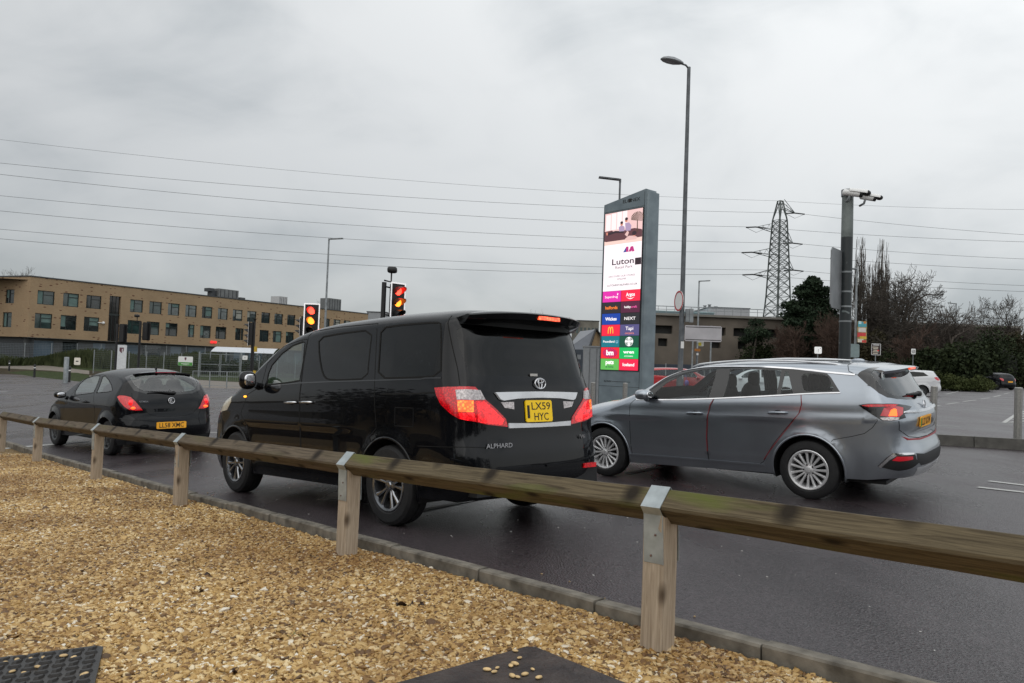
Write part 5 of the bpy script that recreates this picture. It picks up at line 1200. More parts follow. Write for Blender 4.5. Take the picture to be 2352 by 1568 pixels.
for px,py,lab in ((20.6,851,'black bollard furthest left on the verge'),(79,859,'second black bollard on the verge'),(159,866,'black bollard right behind the thick grey post')):
    bollard(px,py,.17,1.05,lab,M_BLK,depth={20.6:76,79:62,159:50}[px],style='black',grp='black bollards on the verge')

# ---- traffic signals
def signal(px,pyb,depth,lab,face,top,aspects=3,lit=(),border=True,size=1.0,polex=None,camera_on=False,back=False,extra=None,pole_h=None,head_py=None,grp='traffic signals'):
    p=stand(px,pyb,depth); ztop=height_at(px,top,p)
    a=math.atan2(face[1],face[0]); r=thing('traffic_signal',lab,'traffic light',p,group=grp)
    x=Vector((-face[1],face[0],0)).normalized()*-1; zf=Vector((face[0],face[1],0)).normalized()
    x=Vector((0,0,1)).cross(zf); up=Vector((0,0,1))
    hz=ztop-p[2]; A=.30*size; H=A*aspects+.14
    F=frame((0,0,hz-H/2-.04),x,up)     # head frame: x right, y up, z towards traffic
    polx=(polex if polex is not None else 0)
    mb=MB(); pp=Vector((0,0,0))+x*polx-zf*.22; mb.tube([pp+Vector((0,0,-.2)),pp+Vector((0,0,(pole_h or hz-.05)))],.062,12); mb.out('signal_pole',M_BLK,r,True,40)
    mb=MB(); mb.box((0,0,-.11),(.26*size,H-.08,.18)); 
    for s_ in (-1,1): mb.tube([F.inverted()@(pp+Vector((0,0,hz-H/2+s_*H*.35))),Vector((0,s_*H*.35,-.12))],.02,6)
    mb.out('signal_housing',M_BLK,r,M=F)
    W2=.24*size; mb=MB(); pl=[(-W2+.04,-H/2),(W2-.04,-H/2),(W2,-H/2+.04),(W2,H/2-.04),(W2-.04,H/2),(-W2+.04,H/2),(-W2,H/2-.04),(-W2,-H/2+.04)]
    mb.prism(pl,-.018,-.006); bb=mb.out('backing_board',M_BLK,r,M=F)
    if border:
        mb=MB(); bw=.035; 
        for (cx,cy,w,h) in ((0,H/2-bw/2,2*W2,bw),(0,-H/2+bw/2,2*W2,bw),(-W2+bw/2,0,bw,H-2*bw),(W2-bw/2,0,bw,H-2*bw)): mb.box((cx,cy,-.003),(w,h,.008))
        mb.out('white_border',M_BORD,bb)
    for k in range(aspects):
        cy=(aspects-1)/2*A-k*A; cols=[(.25,.01,.01),(.25,.12,.01),(.01,.12,.08),(.01,.12,.08)]
        on=k in lit
        m= M_LITR if (on and k==0) else (M_LITA if on else M_BLK)
        mb=MB(); v=[]; mb.ellipsoid((0,cy,.0),(.112*size,.112*size,.03),20,8); mb.out('signal_lens',m,r,True,M=F)
        mb=MB(); n=20; v=[];f=[]; R=.118*size; dpt=.27*size
        for j in range(n+1):
            t=math.radians(-32)+math.radians(244)*j/n
            q=dpt*(.45+.55*max(0,math.sin(t))**.6) if math.sin(t)>0 else dpt*.45*(1+math.sin(t))
            for rr in (R,R-.006): v+=[(rr*math.cos(t),cy+rr*math.sin(t),0),(rr*math.cos(t),cy+rr*math.sin(t)-.02*q/dpt,q)]
        for j in range(n):
            a=4*j; f+=[(a,a+4,a+5,a+1),(a+2,a+3,a+7,a+6),(a+1,a+5,a+7,a+3)]
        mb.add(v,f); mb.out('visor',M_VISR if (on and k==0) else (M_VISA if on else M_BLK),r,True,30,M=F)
    if camera_on:
        mb=MB(); q_=pp+Vector((0,0,hz)); mb.tube([q_,q_+x*.22+Vector((0,0,-.02)),q_+x*.22+Vector((0,0,.22))],.022,6); mb.ellipsoid(q_+x*.24+Vector((0,0,.30)),(.13,.13,.085),12,8,e=3.5); mb.out('detector_camera',M_BLK,r,True,40)
    return r,p,F
M_BORD=mat('retroreflective_border_glow',(.95,.95,.96),.3,noise=(5,.02),emit=(1,.97,.98),estr=.35)  # faint emission stands in for light thrown back by the border
M_LITR=mat('lit_red_signal',(1,.2,.1),.2,emit=(1,.035,.02),estr=6)
M_LITA=mat('lit_amber_signal',(1,.5,.05),.2,emit=(1,.20,.02),estr=4)
M_VISR=mat('visor_red_glow_tint',(.22,.02,.015),.35); M_VISA=mat('visor_amber_glow_tint',(.10,.03,.012),.35)  # red and amber lens glow put into the visor base colour
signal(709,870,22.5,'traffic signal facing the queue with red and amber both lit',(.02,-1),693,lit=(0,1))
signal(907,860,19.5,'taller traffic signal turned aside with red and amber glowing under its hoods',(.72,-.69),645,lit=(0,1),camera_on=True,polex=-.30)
signal(567,850,42,'far signal with four hoods facing left beside the yellow push buttons',(-.98,-.20),737,aspects=4,polex=-.0,size=1.0)
signal(684,850,42,'far signal facing left, half hidden behind the lit one',(-.98,-.20),727,aspects=3)
signal(279,846,42,'dark signal seen from behind above the school totem',(.15,.99),742,border=False,polex=.22)
signal(332,846,43,'dark signal seen from behind with a round detector, right of the school totem',(.1,.99),738,border=False,polex=.25,camera_on=True)
p=stand(580,846,42.0); r=thing('push_button_post','black crossing post with two yellow push button boxes','post',p)
mb=MB(); mb.tube([(0,0,-.1),(0,0,3.9)],.055,10); mb.tube([(0,0,3.9),(0,0,4.05)],[.03,.10],8); mb.out('post_tube',M_BLK,r,True,40)
for z_ in (1.0,2.35): mb=MB(); mb.box((.13,-.02,z_),(.14,.12,.30)); mb.out('push_button_box',mat('yellow_box',(.55,.36,.03),.5),r)
p=stand(273.5,846,41.5); r=thing('pedestrian_signal','small pedestrian signal showing a red figure at the foot of the school totem','crossing light',p); mb=MB(); mb.box((0,0,.62),(.20,.2,.30)); mb.tube([(0,.0,-.1),(0,0,.5)],.05,8); mb.out('signal_housing',M_BLK,r)
mb=MB(); mb.ellipsoid((0,-.11,.71),(.022,.012,.026),8,6); mb.box((0,-.11,.61),(.06,.014,.12)); mb.box((0,-.11,.52),(.035,.014,.07)); o=mb.out('red_figure',mat('lit_red_man',(1,.1,.05),.3,emit=(1,.08,.04),estr=5),r); o['kind']='stuff'

# ---- lamp posts
def lamp_post(px,py,depth,top,r0,r1,head,lab,m=M_POLE,grp='street lamps',x0=None):
    p=stand(px,py,depth); zt_=height_at(px if x0 is None else x0,top,p)-p[2]; r=thing('street_lamp',lab,'street lamp',p,group=grp)
    mb=MB(); mb.lathe([(r0*1.35,-.2),(r0*1.35,1.3),(r0,1.42),(r0*.98,2),(r1,zt_)],16); mb.out('lamp_column',m,r,True,40)
    hx=head
    if abs(hx)>.5:
        s_=1 if hx>0 else -1; mb=MB(); mb.tube([(0,0,zt_-.05),(s_*.10,-.02,zt_+.05),(s_*.25,-.05,zt_+.08)],.028,8); mb.out('bracket_arm',m,r,True)
        mb=MB(); v=[];f=[]; n=10
        for i,(x,w,h) in enumerate(((.0,.04,.04),(.10,.10,.09),(.28,.17,.13),(.46,.17,.12),(.60,.12,.08),(.68,.03,.02))):
            for k in range(n):
                t=2*math.pi*k/n; v.append((s_*(.18+x),-.04+w*math.cos(t),zt_+.09+x*.16+h*math.sin(t)*(1 if math.sin(t)>0 else .55)))
        for i in range(5):
            for k in range(n): f.append((i*n+k,i*n+(k+1)%n,(i+1)*n+(k+1)%n,(i+1)*n+k))
        f+=[tuple(range(n)),tuple(5*n+k for k in range(n))]; mb.add(v,f); hd=mb.out('lamp_head',M_GREYB,r,True,50)
        mb=MB(); mb.ellipsoid((s_*.52,-.04,zt_+.135),(.20,.085,.045),14,6,R=Matrix.Rotation(-s_*.16,3,'Y')); mb.out('lamp_bowl',mat('frosted_bowl',(.55,.55,.52),.25),hd,True)
    else:
        s_=1 if hx>0 else -1; L=abs(hx)*2
        mb=MB(); mb.box((s_*L*.55,0,zt_+.02),(L,.26,.06),R=Matrix.Rotation(-s_*.08,3,'Y')); mb.tube([(0,0,zt_-.15),(0,0,zt_+.02)],r1*1.2,8); mb.out('lamp_head',m,r)
    return r,p,zt_
big,bp,bz=lamp_post(1561,905,22,154,.078,.052,-1.0,'tall street lamp with an oval head, right of the totem sign',x0=1583,m=M_POLE)
# keep the column at the pixel column of its middle
lamp_post(742,850,50,548,.085,.05,.45,'slim street lamp in front of the brick school',M_POLEL,x0=755)
lamp_post(1408,930,35,411,.07,.045,-.48,'street lamp peeping up behind the totem sign',M_POLE,x0=1410)
lamp_post(1600,860,58,645,.075,.05,.40,'street lamp behind the blank sign back',M_POLEL,x0=1606)
lamp_post(2194,850,82,697,.08,.05,-.42,'street lamp over the bushes at the right',M_POLEL,x0=2196)
lamp_post(2259,835,110,716,.08,.05,-.42,'smaller street lamp far off at the right',M_POLEL,x0=2260)
lamp_post(1963,862,45,618,.07,.05,-.22,'thin pole carrying the colourful poster behind the camera mast',M_POLEL,grp=None,x0=1967)
# boxes and the round plate on the tall lamp
x,y,z=bp; S22=22/1720.
hx=lambda py: height_at(1565,py,bp)
mb=MB(); fr=frame((x+.20,y-.06,hx(724)),(1,0,0),(0,0,1)); mb.box((-.055,0,0),(.10,.38,.10)); mb.box((.058,0,0),(.11,.40,.11)); r=mb.out('junction_box',M_POLEL,None,M=None); r.matrix_world=fr; tagit(r,'pale grey twin box strapped to the tall street lamp','box')
mb=MB(); mb.lathe([(.001,.0),(.30,.0),(.30,.012),(.001,.012)],32); mb2=MB(); mb2.lathe([(.25,.0),(.30,.0),(.30,.004),(.25,.004)],32,closed=True)
fr=frame((x-.12,y-.12,hx(692)),(.22,-.97,0),(0,0,1)); r=mb.out('round_sign',M_WHITE); r.matrix_world=fr; tagit(r,'round red bordered speed sign seen almost edge on at the tall lamp','road sign'); o=mb2.out('red_border',mat('sign_red',(.5,.03,.04),.4),r); o.location=(0,0,.013)
for py_,lab in ((792,'small pale sticker halfway up the tall lamp'),(862,'lower torn sticker on the tall lamp')):
    mb=MB(); mb.box((0,0,0),(.09,.004,.20)); r=mb.out('sticker',M_WHITE); r.location=(x+.02,y-.088,hx(py_)); tagit(r,lab,'sticker','stickers on the tall lamp')

# ---- camera mast with two cameras and a sign beside it
p=stand(1938,900,18.0); zt_=height_at(1947,436,p)-p[2]
r=thing('camera_mast','thick grey mast with peeling dark wrap behind the estate car','mast',p)
xs_=height_at(1944,545,p)-p[2]
mb=MB(); mb.lathe([(.135,-.2),(.135,xs_)],24,closed=True); mb.lathe([(.135,xs_),(.130,zt_-.16)],24,closed=True,mi=1)
def peel(t,b,tcn,mixn):
    n=t.nodes.new('ShaderNodeTexNoise'); n.inputs['Scale'].default_value=2.6; n.inputs['Detail'].default_value=5; n.inputs['Distortion'].default_value=1.2
    mp=t.nodes.new('ShaderNodeMapping'); mp.inputs['Scale'].default_value=(1,1,.8); t.links.new(tcn.outputs['Object'],mp.inputs[0]); t.links.new(mp.outputs[0],n.inputs['Vector'])
    rr=t.nodes.new('ShaderNodeMapRange'); rr.inputs['From Min'].default_value=.64; rr.inputs['From Max'].default_value=.66; t.links.new(n.outputs[0],rr.inputs['Value'])
    m=t.nodes.new('ShaderNodeMix'); m.data_type='RGBA'; m.inputs[6].default_value=(.018,.024,.026,1); m.inputs[7].default_value=(.16,.19,.19,1); t.links.new(rr.outputs[0],m.inputs[0]); t.links.new(m.outputs[2],b.inputs['Base Color'])
mb.out('mast_tube',[mat('peeling_dark_wrap',(.02,.02,.02),.45,fn=peel),mat('streaked_grey_paint',(.13,.16,.155),.5,.2,noise=(1.6,.6,(.24,.27,.26)))],r,True,40)
mb=MB(); mb.lathe([(.15,zt_-.16),(.15,zt_),(.001,zt_+.01)],20); mb.out('mast_cap',M_POLE,r,True,40)
mb=MB(); 
for q_ in (625,670,704,738): mb.lathe([(.142,height_at(1940,q_,p)-p[2]-.02),(.142,height_at(1940,q_,p)-p[2]+.02)],20,closed=True)
o=mb.out('strap_band',M_POLEL,r,True); o['kind']='stuff'
def cctv(dx,dz,yaw,L,lab,sc=1.0):
    c=Vector((p[0]+dx,p[1]-.25,p[2]+zt_-.20+dz)); t=thing('security_camera',lab,'camera',c,group='security cameras on the mast'); t.rotation_euler=(0,.16,yaw); t.scale=(sc,sc,sc)
    mb=MB(); mb.tube([(-L/2,0,0),(L/2-.06,0,0)],.075,14); mb.ellipsoid((-L/2,0,0),(.06,.078,.078),14,8); mb.out('camera_body',M_WHITE,t,True,40)
    mb=MB(); v=[];f=[]; n=14
    for k in range(n+1):
        a=math.pi*k/n; v+=[(-L*.3,.095*math.cos(a),.03+.08*math.sin(a)),(L/2+.10,.095*math.cos(a),.03+.10*math.sin(a))]
    f=[(2*k,2*k+1,2*k+3,2*k+2) for k in range(n)]; mb.add(v,f); mb.add([(a,b,c+.006) for a,b,c in v],[q[::-1] for q in f]); mb.out('sun_shield',M_WHITE,t,True,40)
    mb=MB(); mb.tube([(L/2-.08,0,0),(L/2+.02,0,0)],.072,14); mb.ellipsoid((L/2+.10,0,.05),(.10,.085,.07),12,6); mb.out('lens_hood',M_BLK,t,True)
    mb=MB(); mb.tube([(-L*.2,0,-.05),(-L*.2,.05,-.16),(-L*.35,.2,-.2)],.03,8); mb.out('camera_bracket',M_POLEL,t,True)
cctv(.02,.06,-.25,.38,'white security camera on the near side of the mast head',1.0); cctv(.38,-.03,-.1,.34,'white security camera sticking out to the right of the mast',.9)
zc=(height_at(1920,640,p)+p[2]*0); q0=at(1921,640,17.7)
r=thing('road_sign','grey back of a tall sign panel fixed left of the camera mast','sign',M=M4(q0,(.66,.75,0),(0,0,1)))
mb=MB(); w,h=.80,1.42; c=.08; pl=[(-w/2+c,-h/2),(w/2-c,-h/2),(w/2,-h/2+c),(w/2,h/2-c),(w/2-c,h/2),(-w/2+c,h/2),(-w/2,h/2-c),(-w/2,-h/2+c)]; mb.prism(pl,-.012,.012); mb.out('sign_plate',M_GREYB,r)
for s_ in (-.45,.45): mb=MB(); mb.box((.05,s_,-.03),(w*.9,.035,.04)); mb.tube([(.1,s_,-.04),(.35,s_,-.05)],.012,6); mb.out('sign_rail',M_POLEL,r)

# ---- the big totem sign
NR=at(1467,900,25.5); FL=at(1376,900,26.9); NR[2]=FL[2]=0
u=(NR-FL); Wf=float(np.linalg.norm(u)); u/=Wf; nrm=np.array([u[1],-u[0],0]); nrm=nrm if nrm@np.array([0,-1,0])>0 else -nrm
gz=float(G(FL[0],FL[1])); o0=np.array([FL[0],FL[1],gz])
def tf(px,py): h=plane_hit(px,py,o0,nrm); d=h-o0; return float(d@u), float(d[2])
ROOT=thing('totem_sign','tall slate blue totem sign with a bright advertising screen and shop tiles','sign',M=M4(o0,u,(0,0,1)))
# local: x along the face, y up, z out of the face
Ht=tf(1487,432)[1]; Hl=tf(1389,471)[1]
M_TOT=mat('slate_blue_panel',(.19,.235,.265),.42,.3,noise=(2.2,.18,(.23,.28,.305)))
M_TOTD=mat('slate_joint',(.03,.04,.045),.6)
mb=MB(); T_=.50
# main slab with slanting top
W1=Wf+.10
pl=[(-.04,-.2),(W1,-.2),(W1,Ht-.02),(W1-.05,Ht),(-.04,Hl)]
n=12; prof=[]
for k in range(n+1):
    a=math.pi/2*k/n; prof.append((W1+.13*math.sin(a),-T_*(.02+.98*(1-math.cos(a)))))
mb.prism(pl,-T_,0); mb.out('totem_case',M_TOT,ROOT)
mb=MB(); v=[];f=[]
for (x_,z_) in prof: tt_=(x_-W1)/.13; v+=[(x_,-.2,z_),(x_,Ht-.02-.10*tt_,z_)]
b_=len(v); f=[(2*k,2*k+2,2*k+3,2*k+1) for k in range(n)]; v+=[(W1,-.2,-T_),(W1,Ht-.12,-T_)]; f.append(tuple([2*k+1 for k in range(n+1)]+[b_+1])); f.append((2*n,b_,b_+1,2*n+1)); mb.add(v,f); mb.out('curved_side',M_TOT,ROOT,True,40)
mb=MB()
for hh in (Ht*.115,Ht*.945): 
    mb.box((Wf/2,hh if hh<2 else Hl-.28,.002),(Wf+.06,.012,.006))
mb.box((Wf+.005,Ht/2,.002),(.012,Ht*.98,.006)); mb.box((-.02,Hl/2,.002),(.01,Hl*.97,.006))
o=mb.out('panel_joint',M_TOTD,ROOT); o['kind']='stuff'
sTL,sTR,sBR,sBL=tf(1392,491),tf(1478,478),tf(1466.5,852),tf(1380,848)
sx0=(sTL[0]+sBL[0])/2; sx1=(sTR[0]+sBR[0])/2; sy1=(sTL[1]+sTR[1])/2; sy0=(sBR[1]+sBL[1])/2
def emat(name,c,s=1.0): return mat(name,(0.02,.02,.02),.4,emit=c,estr=s,noise=(4,.05))
def quad(mb,x0,y0,x1,y1,z=0,mi=0): mb.add([(x0,y0,z),(x1,y0,z),(x1,y1,z),(x0,y1,z)],[(0,1,2,3)],mi)
mb=MB(); mb.box(((sx0+sx1)/2,(sy0+sy1)/2,.01),(sx1-sx0+.05,sy1-sy0+.05,.03)); SCN=mb.out('screen',M_DARK,ROOT)
SW,SH=sx1-sx0,sy1-sy0; ymid=sy0+SH*.5
def SX(cx): return sx0+SW*cx
def SY(cy): return sy1-SH*cy        # cy 0 top .. 1 bottom
Z0=.028
E_WHITE=emat('screen_white',(1,.90,.93),1.15); E_ROOM=emat('screen_room_wall',(.95,.62,.60),1.0); E_WIN=emat('screen_window',(1,.86,.86),1.1)
E_SOFA=emat('screen_sofa',(.12,.04,.05)); E_DARK=emat('screen_dark',(.03,.012,.02)); E_SKIN=emat('screen_skin',(.70,.26,.18)); E_SHIRT=emat('screen_shirt',(.45,.33,.50)); E_SHIRT2=emat('screen_shirt_pale',(.85,.55,.52)); E_PLANT=emat('screen_plant',(.09,.05,.03)); E_FLOOR=emat('screen_floor',(1,.70,.62),1.0); E_TXT=emat('screen_text',(.05,.02,.04),.8); E_BLUE=emat('screen_blue',(.05,.08,.35)); E_MAG=emat('screen_magenta',(.55,.03,.22)); E_TXT2=emat('screen_grey_text',(.20,.12,.15),.8)
def qp(name,rects,m,z):
    mb=MB()
    for x0,y0,x1,y1 in rects: quad(mb,SX(x0),SY(y1),SX(x1),SY(y0),z)
    return mb.out(name,m,SCN)
def pp_(name,polys,m,z):
    mb=MB()
    for pl in polys: mb.add([(SX(a),SY(b),z) for a,b in pl],[tuple(range(len(pl)))[::-1]])
    o=mb.out(name,m,SCN); return o
def el(cx,cy,rx,ry,n=14): return [(cx+rx*math.cos(2*math.pi*k/n),cy+ry*math.sin(2*math.pi*k/n)) for k in range(n)]
qp('advert_picture',[(0,0,1,.5)],E_WHITE,Z0); qp('picture_wall',[(0,0,1,.155)],E_ROOM,Z0+.001)
qp('picture_window',[(.03,.01,.16,.11),(.18,.005,.31,.11),(.33,.0,.46,.11),(.48,.0,.60,.11)],E_WIN,Z0+.002)
qp('picture_floor',[(0,.150,1,.205)],E_FLOOR,Z0+.002)
pp_('picture_sofa',[[(0,.115),(.20,.112),(.25,.125),(.80,.118),(.97,.130),(1,.135),(1,.178),(.62,.182),(.05,.182),(0,.178)]],E_SOFA,Z0+.003)
pp_('picture_plant',[[(.86,.07),(.88,.07),(.89,.145),(.86,.145)]]+[[(.87,.075),(.87+.17*math.cos(a),.055+.038*math.sin(a)),(.87+.16*math.cos(a+.16),.055+.036*math.sin(a+.16))] for a in np.linspace(math.pi*.92,math.pi*2.2,17)],E_PLANT,Z0+.004)
pp_('picture_figures',[[(.08,.125),(.30,.118),(.52,.128),(.52,.140),(.30,.132),(.08,.142)]],E_DARK,Z0+.004)
pp_('picture_shirts',[[(.38,.098),(.46,.088),(.54,.100),(.54,.128),(.40,.126)],[(.55,.078),(.66,.078),(.72,.100),(.70,.130),(.57,.128)]],E_SHIRT,Z0+.005)
pp_('picture_faces',[el(.46,.080,.035,.013),el(.58,.062,.035,.013),el(.80,.160,.035,.013),[(.04,.120),(.09,.122),(.09,.140),(.05,.138)]],E_SKIN,Z0+.006)
pp_('picture_hair',[el(.46,.072,.038,.009),el(.585,.053,.04,.010),el(.80,.150,.06,.014)],E_DARK,Z0+.0065)
pp_('picture_child',[[(.55,.150),(.62,.128),(.66,.140),(.62,.168)],[(.56,.178),(.66,.162),(.80,.166),(.88,.176),(.86,.190),(.60,.190)]],E_SHIRT2,Z0+.006)
def stx(name,s_,cx,cy,hcap,wid,m,z=Z0+.006,bold=.0): return text(name,s_,SH*hcap,m,Matrix.Translation((SX(cx),SY(cy),z)),SCN,width=SW*wid,depth=.0004,bold=bold)
# ribbon logo above the name: three slanting strokes
pp_('ribbon_logo',[[(.52,.262),(.60,.262),(.66,.230),(.60,.230)]],E_BLUE,Z0+.004); pp_('ribbon_logo',[[(.60,.262),(.66,.262),(.66,.230),(.60,.228)],[(.66,.262),(.74,.262),(.78,.230),(.72,.230)],[(.72,.230),(.78,.230),(.82,.262),(.76,.264)]],E_MAG,Z0+.005)
stx('screen_lettering','Luton',.52,.335,.036,.58,E_TXT,bold=.025); stx('screen_lettering','Retail Park',.55,.362,.017,.46,E_TXT2); stx('screen_lettering','DISCOVER OUR STORES',.50,.414,.011,.70,E_TXT2); stx('screen_lettering','ONLINE',.50,.433,.011,.24,E_TXT2); stx('screen_lettering','LUTONRETAILPARK.CO.UK',.52,.471,.012,.80,E_TXT,bold=.01)
qp('dead_pixel_block',[(.84,.305,1.0,.348)],E_DARK,Z0+.006)
# shop tiles
rows=[((.80,.02,.42),(.95,.01,.06)),((.018,.015,.02),(.09,.008,.04)),((.0,.05,.38),(.014,.014,.017)),((.95,.01,.05),(.09,.08,.22)),((.0,.18,.24),(.0,.07,.04)),((.95,.01,.03),(.0,.50,.11)),((.12,.50,.09),(.92,.01,.07))]
E_W=emat('tile_white_print',(1,.95,.95),1.2)
tmat={}
for i,(a,b) in enumerate(rows):
    for j,c in enumerate((a,b)):
        mb=MB(); x0,x1=SX(j*.5),SX(j*.5+.5); y1,y0=SY(.5+i/14),SY(.5+(i+1)/14); quad(mb,x0+.006,y0+.006,x1-.006,y1-.006,Z0+.001); mb.out('shop_tile',emat('tile_%d_%d'%(i,j),c,1.05),SCN)
def tl(i,j,s_,cx,cy,hh,w,m=None,bold=.01): return stx('tile_lettering',s_,j*.5+cx*.5,.5+(i+cy)/14,hh/14,w*.5,m or E_W,Z0+.004,bold)
tl(0,0,'Superdrug',.48,.62,.20,.70); tl(0,1,'Argos',.5,.55,.30,.46,bold=.04)
pp_('tile_smile',[[(.5+.5*(.28+.44*t),.5+(.62+.13*math.sin(math.pi*t))/14) for t in np.linspace(0,1,9)]+[(.5+.5*(.28+.44*t),.5+(.62+.20*math.sin(math.pi*t))/14) for t in np.linspace(1,0,9)]],E_W,Z0+.004)
pp_('tile_star',[[(.5*(.82+(.055 if k%2==0 else .022)*math.cos(math.pi*k/5-1.57)),.5+(.32+(.13 if k%2==0 else .05)*math.sin(math.pi*k/5-1.57))/14) for k in range(10)]],E_W,Z0+.004)
E_OR=emat('tile_orange_print',(1,.22,.02),1.2); E_PK=emat('tile_pink_print',(.85,.10,.35),1.1); E_YE=emat('tile_yellow_print',(1,.62,.05),1.2)
tl(1,0,'halfords',.5,.62,.27,.66,E_OR,.03); tl(1,1,'hobby',.36,.58,.19,.34,None,.03); tl(1,1,'craft',.70,.58,.19,.30,E_PK,.03)
tl(2,0,'Wickes',.5,.62,.28,.62,None,.04); tl(2,1,'NEXT',.5,.62,.26,.58)
# arches
mb=MB()
for s_ in (-1,1):
    P_=[]
    for k in range(13):
        a=math.pi*k/12; P_.append((SX(.25+s_*.0325-.0325*math.cos(a)*1.0),SY(.5+(3+.78-.58*math.sin(a)**.75)/14),Z0+.006))
    mb.tube(P_,.012,6)
mb.out('tile_arches',E_YE,SCN,True)
tl(3,1,'Tapi',.5,.50,.30,.40,None,.01); tl(3,1,'carpets',.5,.84,.17,.46,emat('tile_coral_print',(1,.28,.18),1.1),.0)
tl(4,0,'Poundland',.42,.58,.19,.62,None,.02); pp_('tile_horseshoe',[[(.5*(.86+.07*math.cos(a)),.5+(4+.5+.16*math.sin(a))/14) for a in np.linspace(-1.1,4.2,12)]+[(.5*(.86+.035*math.cos(a)),.5+(4+.5+.08*math.sin(a))/14) for a in np.linspace(4.2,-1.1,12)]],emat('tile_blue_print',(.25,.5,.65),1.0),Z0+.004)
pp_('round_emblem',[[(.75+.105*math.cos(a),.5+(4.5+.40*math.sin(a))/14) for a in np.linspace(0,2*math.pi,24,endpoint=False)]],E_W,Z0+.004)
E_GR=emat('tile_dark_green',(0,.10,.05),1.0); pp_('round_emblem_detail',[[(.75+r_*math.cos(a),.5+(4.5+r_*3.8*math.sin(a))/14) for a in np.linspace(a0,a1,5)]+[(.75+(r_-.016)*math.cos(a),.5+(4.5+(r_-.016)*3.8*math.sin(a))/14) for a in np.linspace(a1,a0,5)] for r_ in (.045,.075,.097) for a0,a1 in ((.25,1.2),(1.95,2.9),(3.5,4.3),(5.1,5.9))]+[[(.75+(.020 if k%2==0 else .008)*math.cos(math.pi*k/5-1.57),.5+(4.30+(.09 if k%2==0 else .035)*math.sin(math.pi*k/5-1.57))/14) for k in range(10)]],E_GR,Z0+.006)
pp_('tile_burst',[[(.25,.5+5.5/14),(.25+.20*math.cos(a),.5+(5.5+.42*math.sin(a))/14),(.25+.20*math.cos(a+.12),.5+(5.5+.42*math.sin(a+.12))/14)] for a in np.linspace(0,2*math.pi,24,endpoint=False)],emat('tile_violet_print',(.16,.01,.20),1),Z0+.002)
tl(5,0,'bm',.5,.68,.42,.40,None,.06); tl(5,1,'wren',.5,.52,.26,.56,None,.05); tl(5,1,'KITCHENS',.5,.82,.11,.44)
tl(6,0,'pets',.5,.48,.36,.44,None,.05); tl(6,0,'at home',.5,.80,.17,.42,E_GR,.02); tl(6,1,'Iceland',.5,.62,.26,.60,None,.04)
# maker's lettering on the casing
lx,ly=tf(1450,462); dn=math.atan2(Ht-Hl,Wf)
Mt=Matrix.Translation((lx,ly-.02,.004))@Matrix.Rotation(.0,4,'Z'); 
text('casing_lettering','ELONEX',.12,M_DARK,Mt,ROOT,width=.78,depth=.002)
mb=MB(); mb.lathe([(.001,.006),(.07,.006),(.07,0)],20); mb.out('casing_dot',M_DARK,ROOT,M=Matrix.Translation((lx-.065,ly+.04,0)))
lx,ly=tf(1396,875); text('casing_lettering','ELONEX',.06,M_DARK,Matrix.Translation((lx,ly-.03,.004)),ROOT,width=.34,depth=.002)
mb=MB(); mb.box((lx+.62,ly,.004),(.85,.012,.006)); mb.out('casing_line',M_DARK,ROOT)

# ---- small signs
def board(name,lab,cat,px,py,w,h,depth,m,posts_=0,yaw=0,tilt=0,lines=None,border=None,postm=M_POLEL,r_=.03,thick=.03,foot=True,postoff=None,group=None):
    c=at(px,py,depth); g=float(G(c[0],c[1])); fx=np.array([math.cos(yaw),math.sin(yaw),0]); root=thing(name,lab,cat,M=M4(c,fx,(0,0,1)),group=group)
    mb=MB(); k=min(.06,w*.1); mb.prism([(-w/2+k,-h/2),(w/2-k,-h/2),(w/2,-h/2+k),(w/2,h/2-k),(w/2-k,h/2),(-w/2+k,h/2),(-w/2,h/2-k),(-w/2,-h/2+k)],-thick/2,thick/2); pl=mb.out('sign_plate',m,root)
    if border: mb=MB(); t_=border[0]; [mb.box(q,s_) for q,s_ in (((0,h/2-t_,thick/2),(w-2*t_,t_,.006)),((0,-h/2+t_,thick/2),(w-2*t_,t_,.006)),((w/2-t_,0,thick/2),(t_,h-2*t_,.006)),((-w/2+t_,0,thick/2),(t_,h-2*t_,.006)))]; mb.out('sign_border',border[1],pl)
    for dx in ({0:[],1:[0],2:[-w*.27,w*.22]}[posts_] if postoff is None else postoff): mb=MB(); mb.tube([(dx,g-c[2]-.2,-.05),(dx,h/2+.02,-.05)],r_,8); mb.out('sign_post',postm,root,True,40)
    return root,pl
def onboard(pl,s_,x,y,hc,w,m,z=.02): return text('sign_lettering',s_,hc,m,Matrix.Translation((x,y,z)),pl,width=w,depth=.0006)
bs,pl=board('road_sign','blank silver back of a wide road sign on two posts','sign',1615,766,2.2,.95,45,mat('bare_aluminium_sign',(.50,.48,.50),.30,.8,noise=(.8,.15)),2,yaw=-.05,r_=.05)
for s_ in (-.38,.38): mb=MB(); mb.box((0,s_,.03),(2.1,.04,.02)); mb.out('sign_rail',M_DARK,bs)
r,pl=board('notice','yellow and white notice under the blank sign back','notice',1610,789,.34,.32,46,mat('notice_white',(.6,.6,.55),.5),0); mb=MB(); mb.box((-.07,-.03,.02),(.18,.20,.01)); mb.out('yellow_panel',mat('notice_yellow',(.6,.5,.05),.5),pl)
r,pl=board('notice','orange finger sign below the yellow notice','notice',1602,803.5,.36,.16,46,mat('notice_orange',(.45,.17,.03),.5),1,postm=M_POLE,r_=.05,postoff=[-.02])
r,pl=board('notice','small white square label under the orange sign','notice',1602,813,.12,.13,45.9,M_WHITE,0)
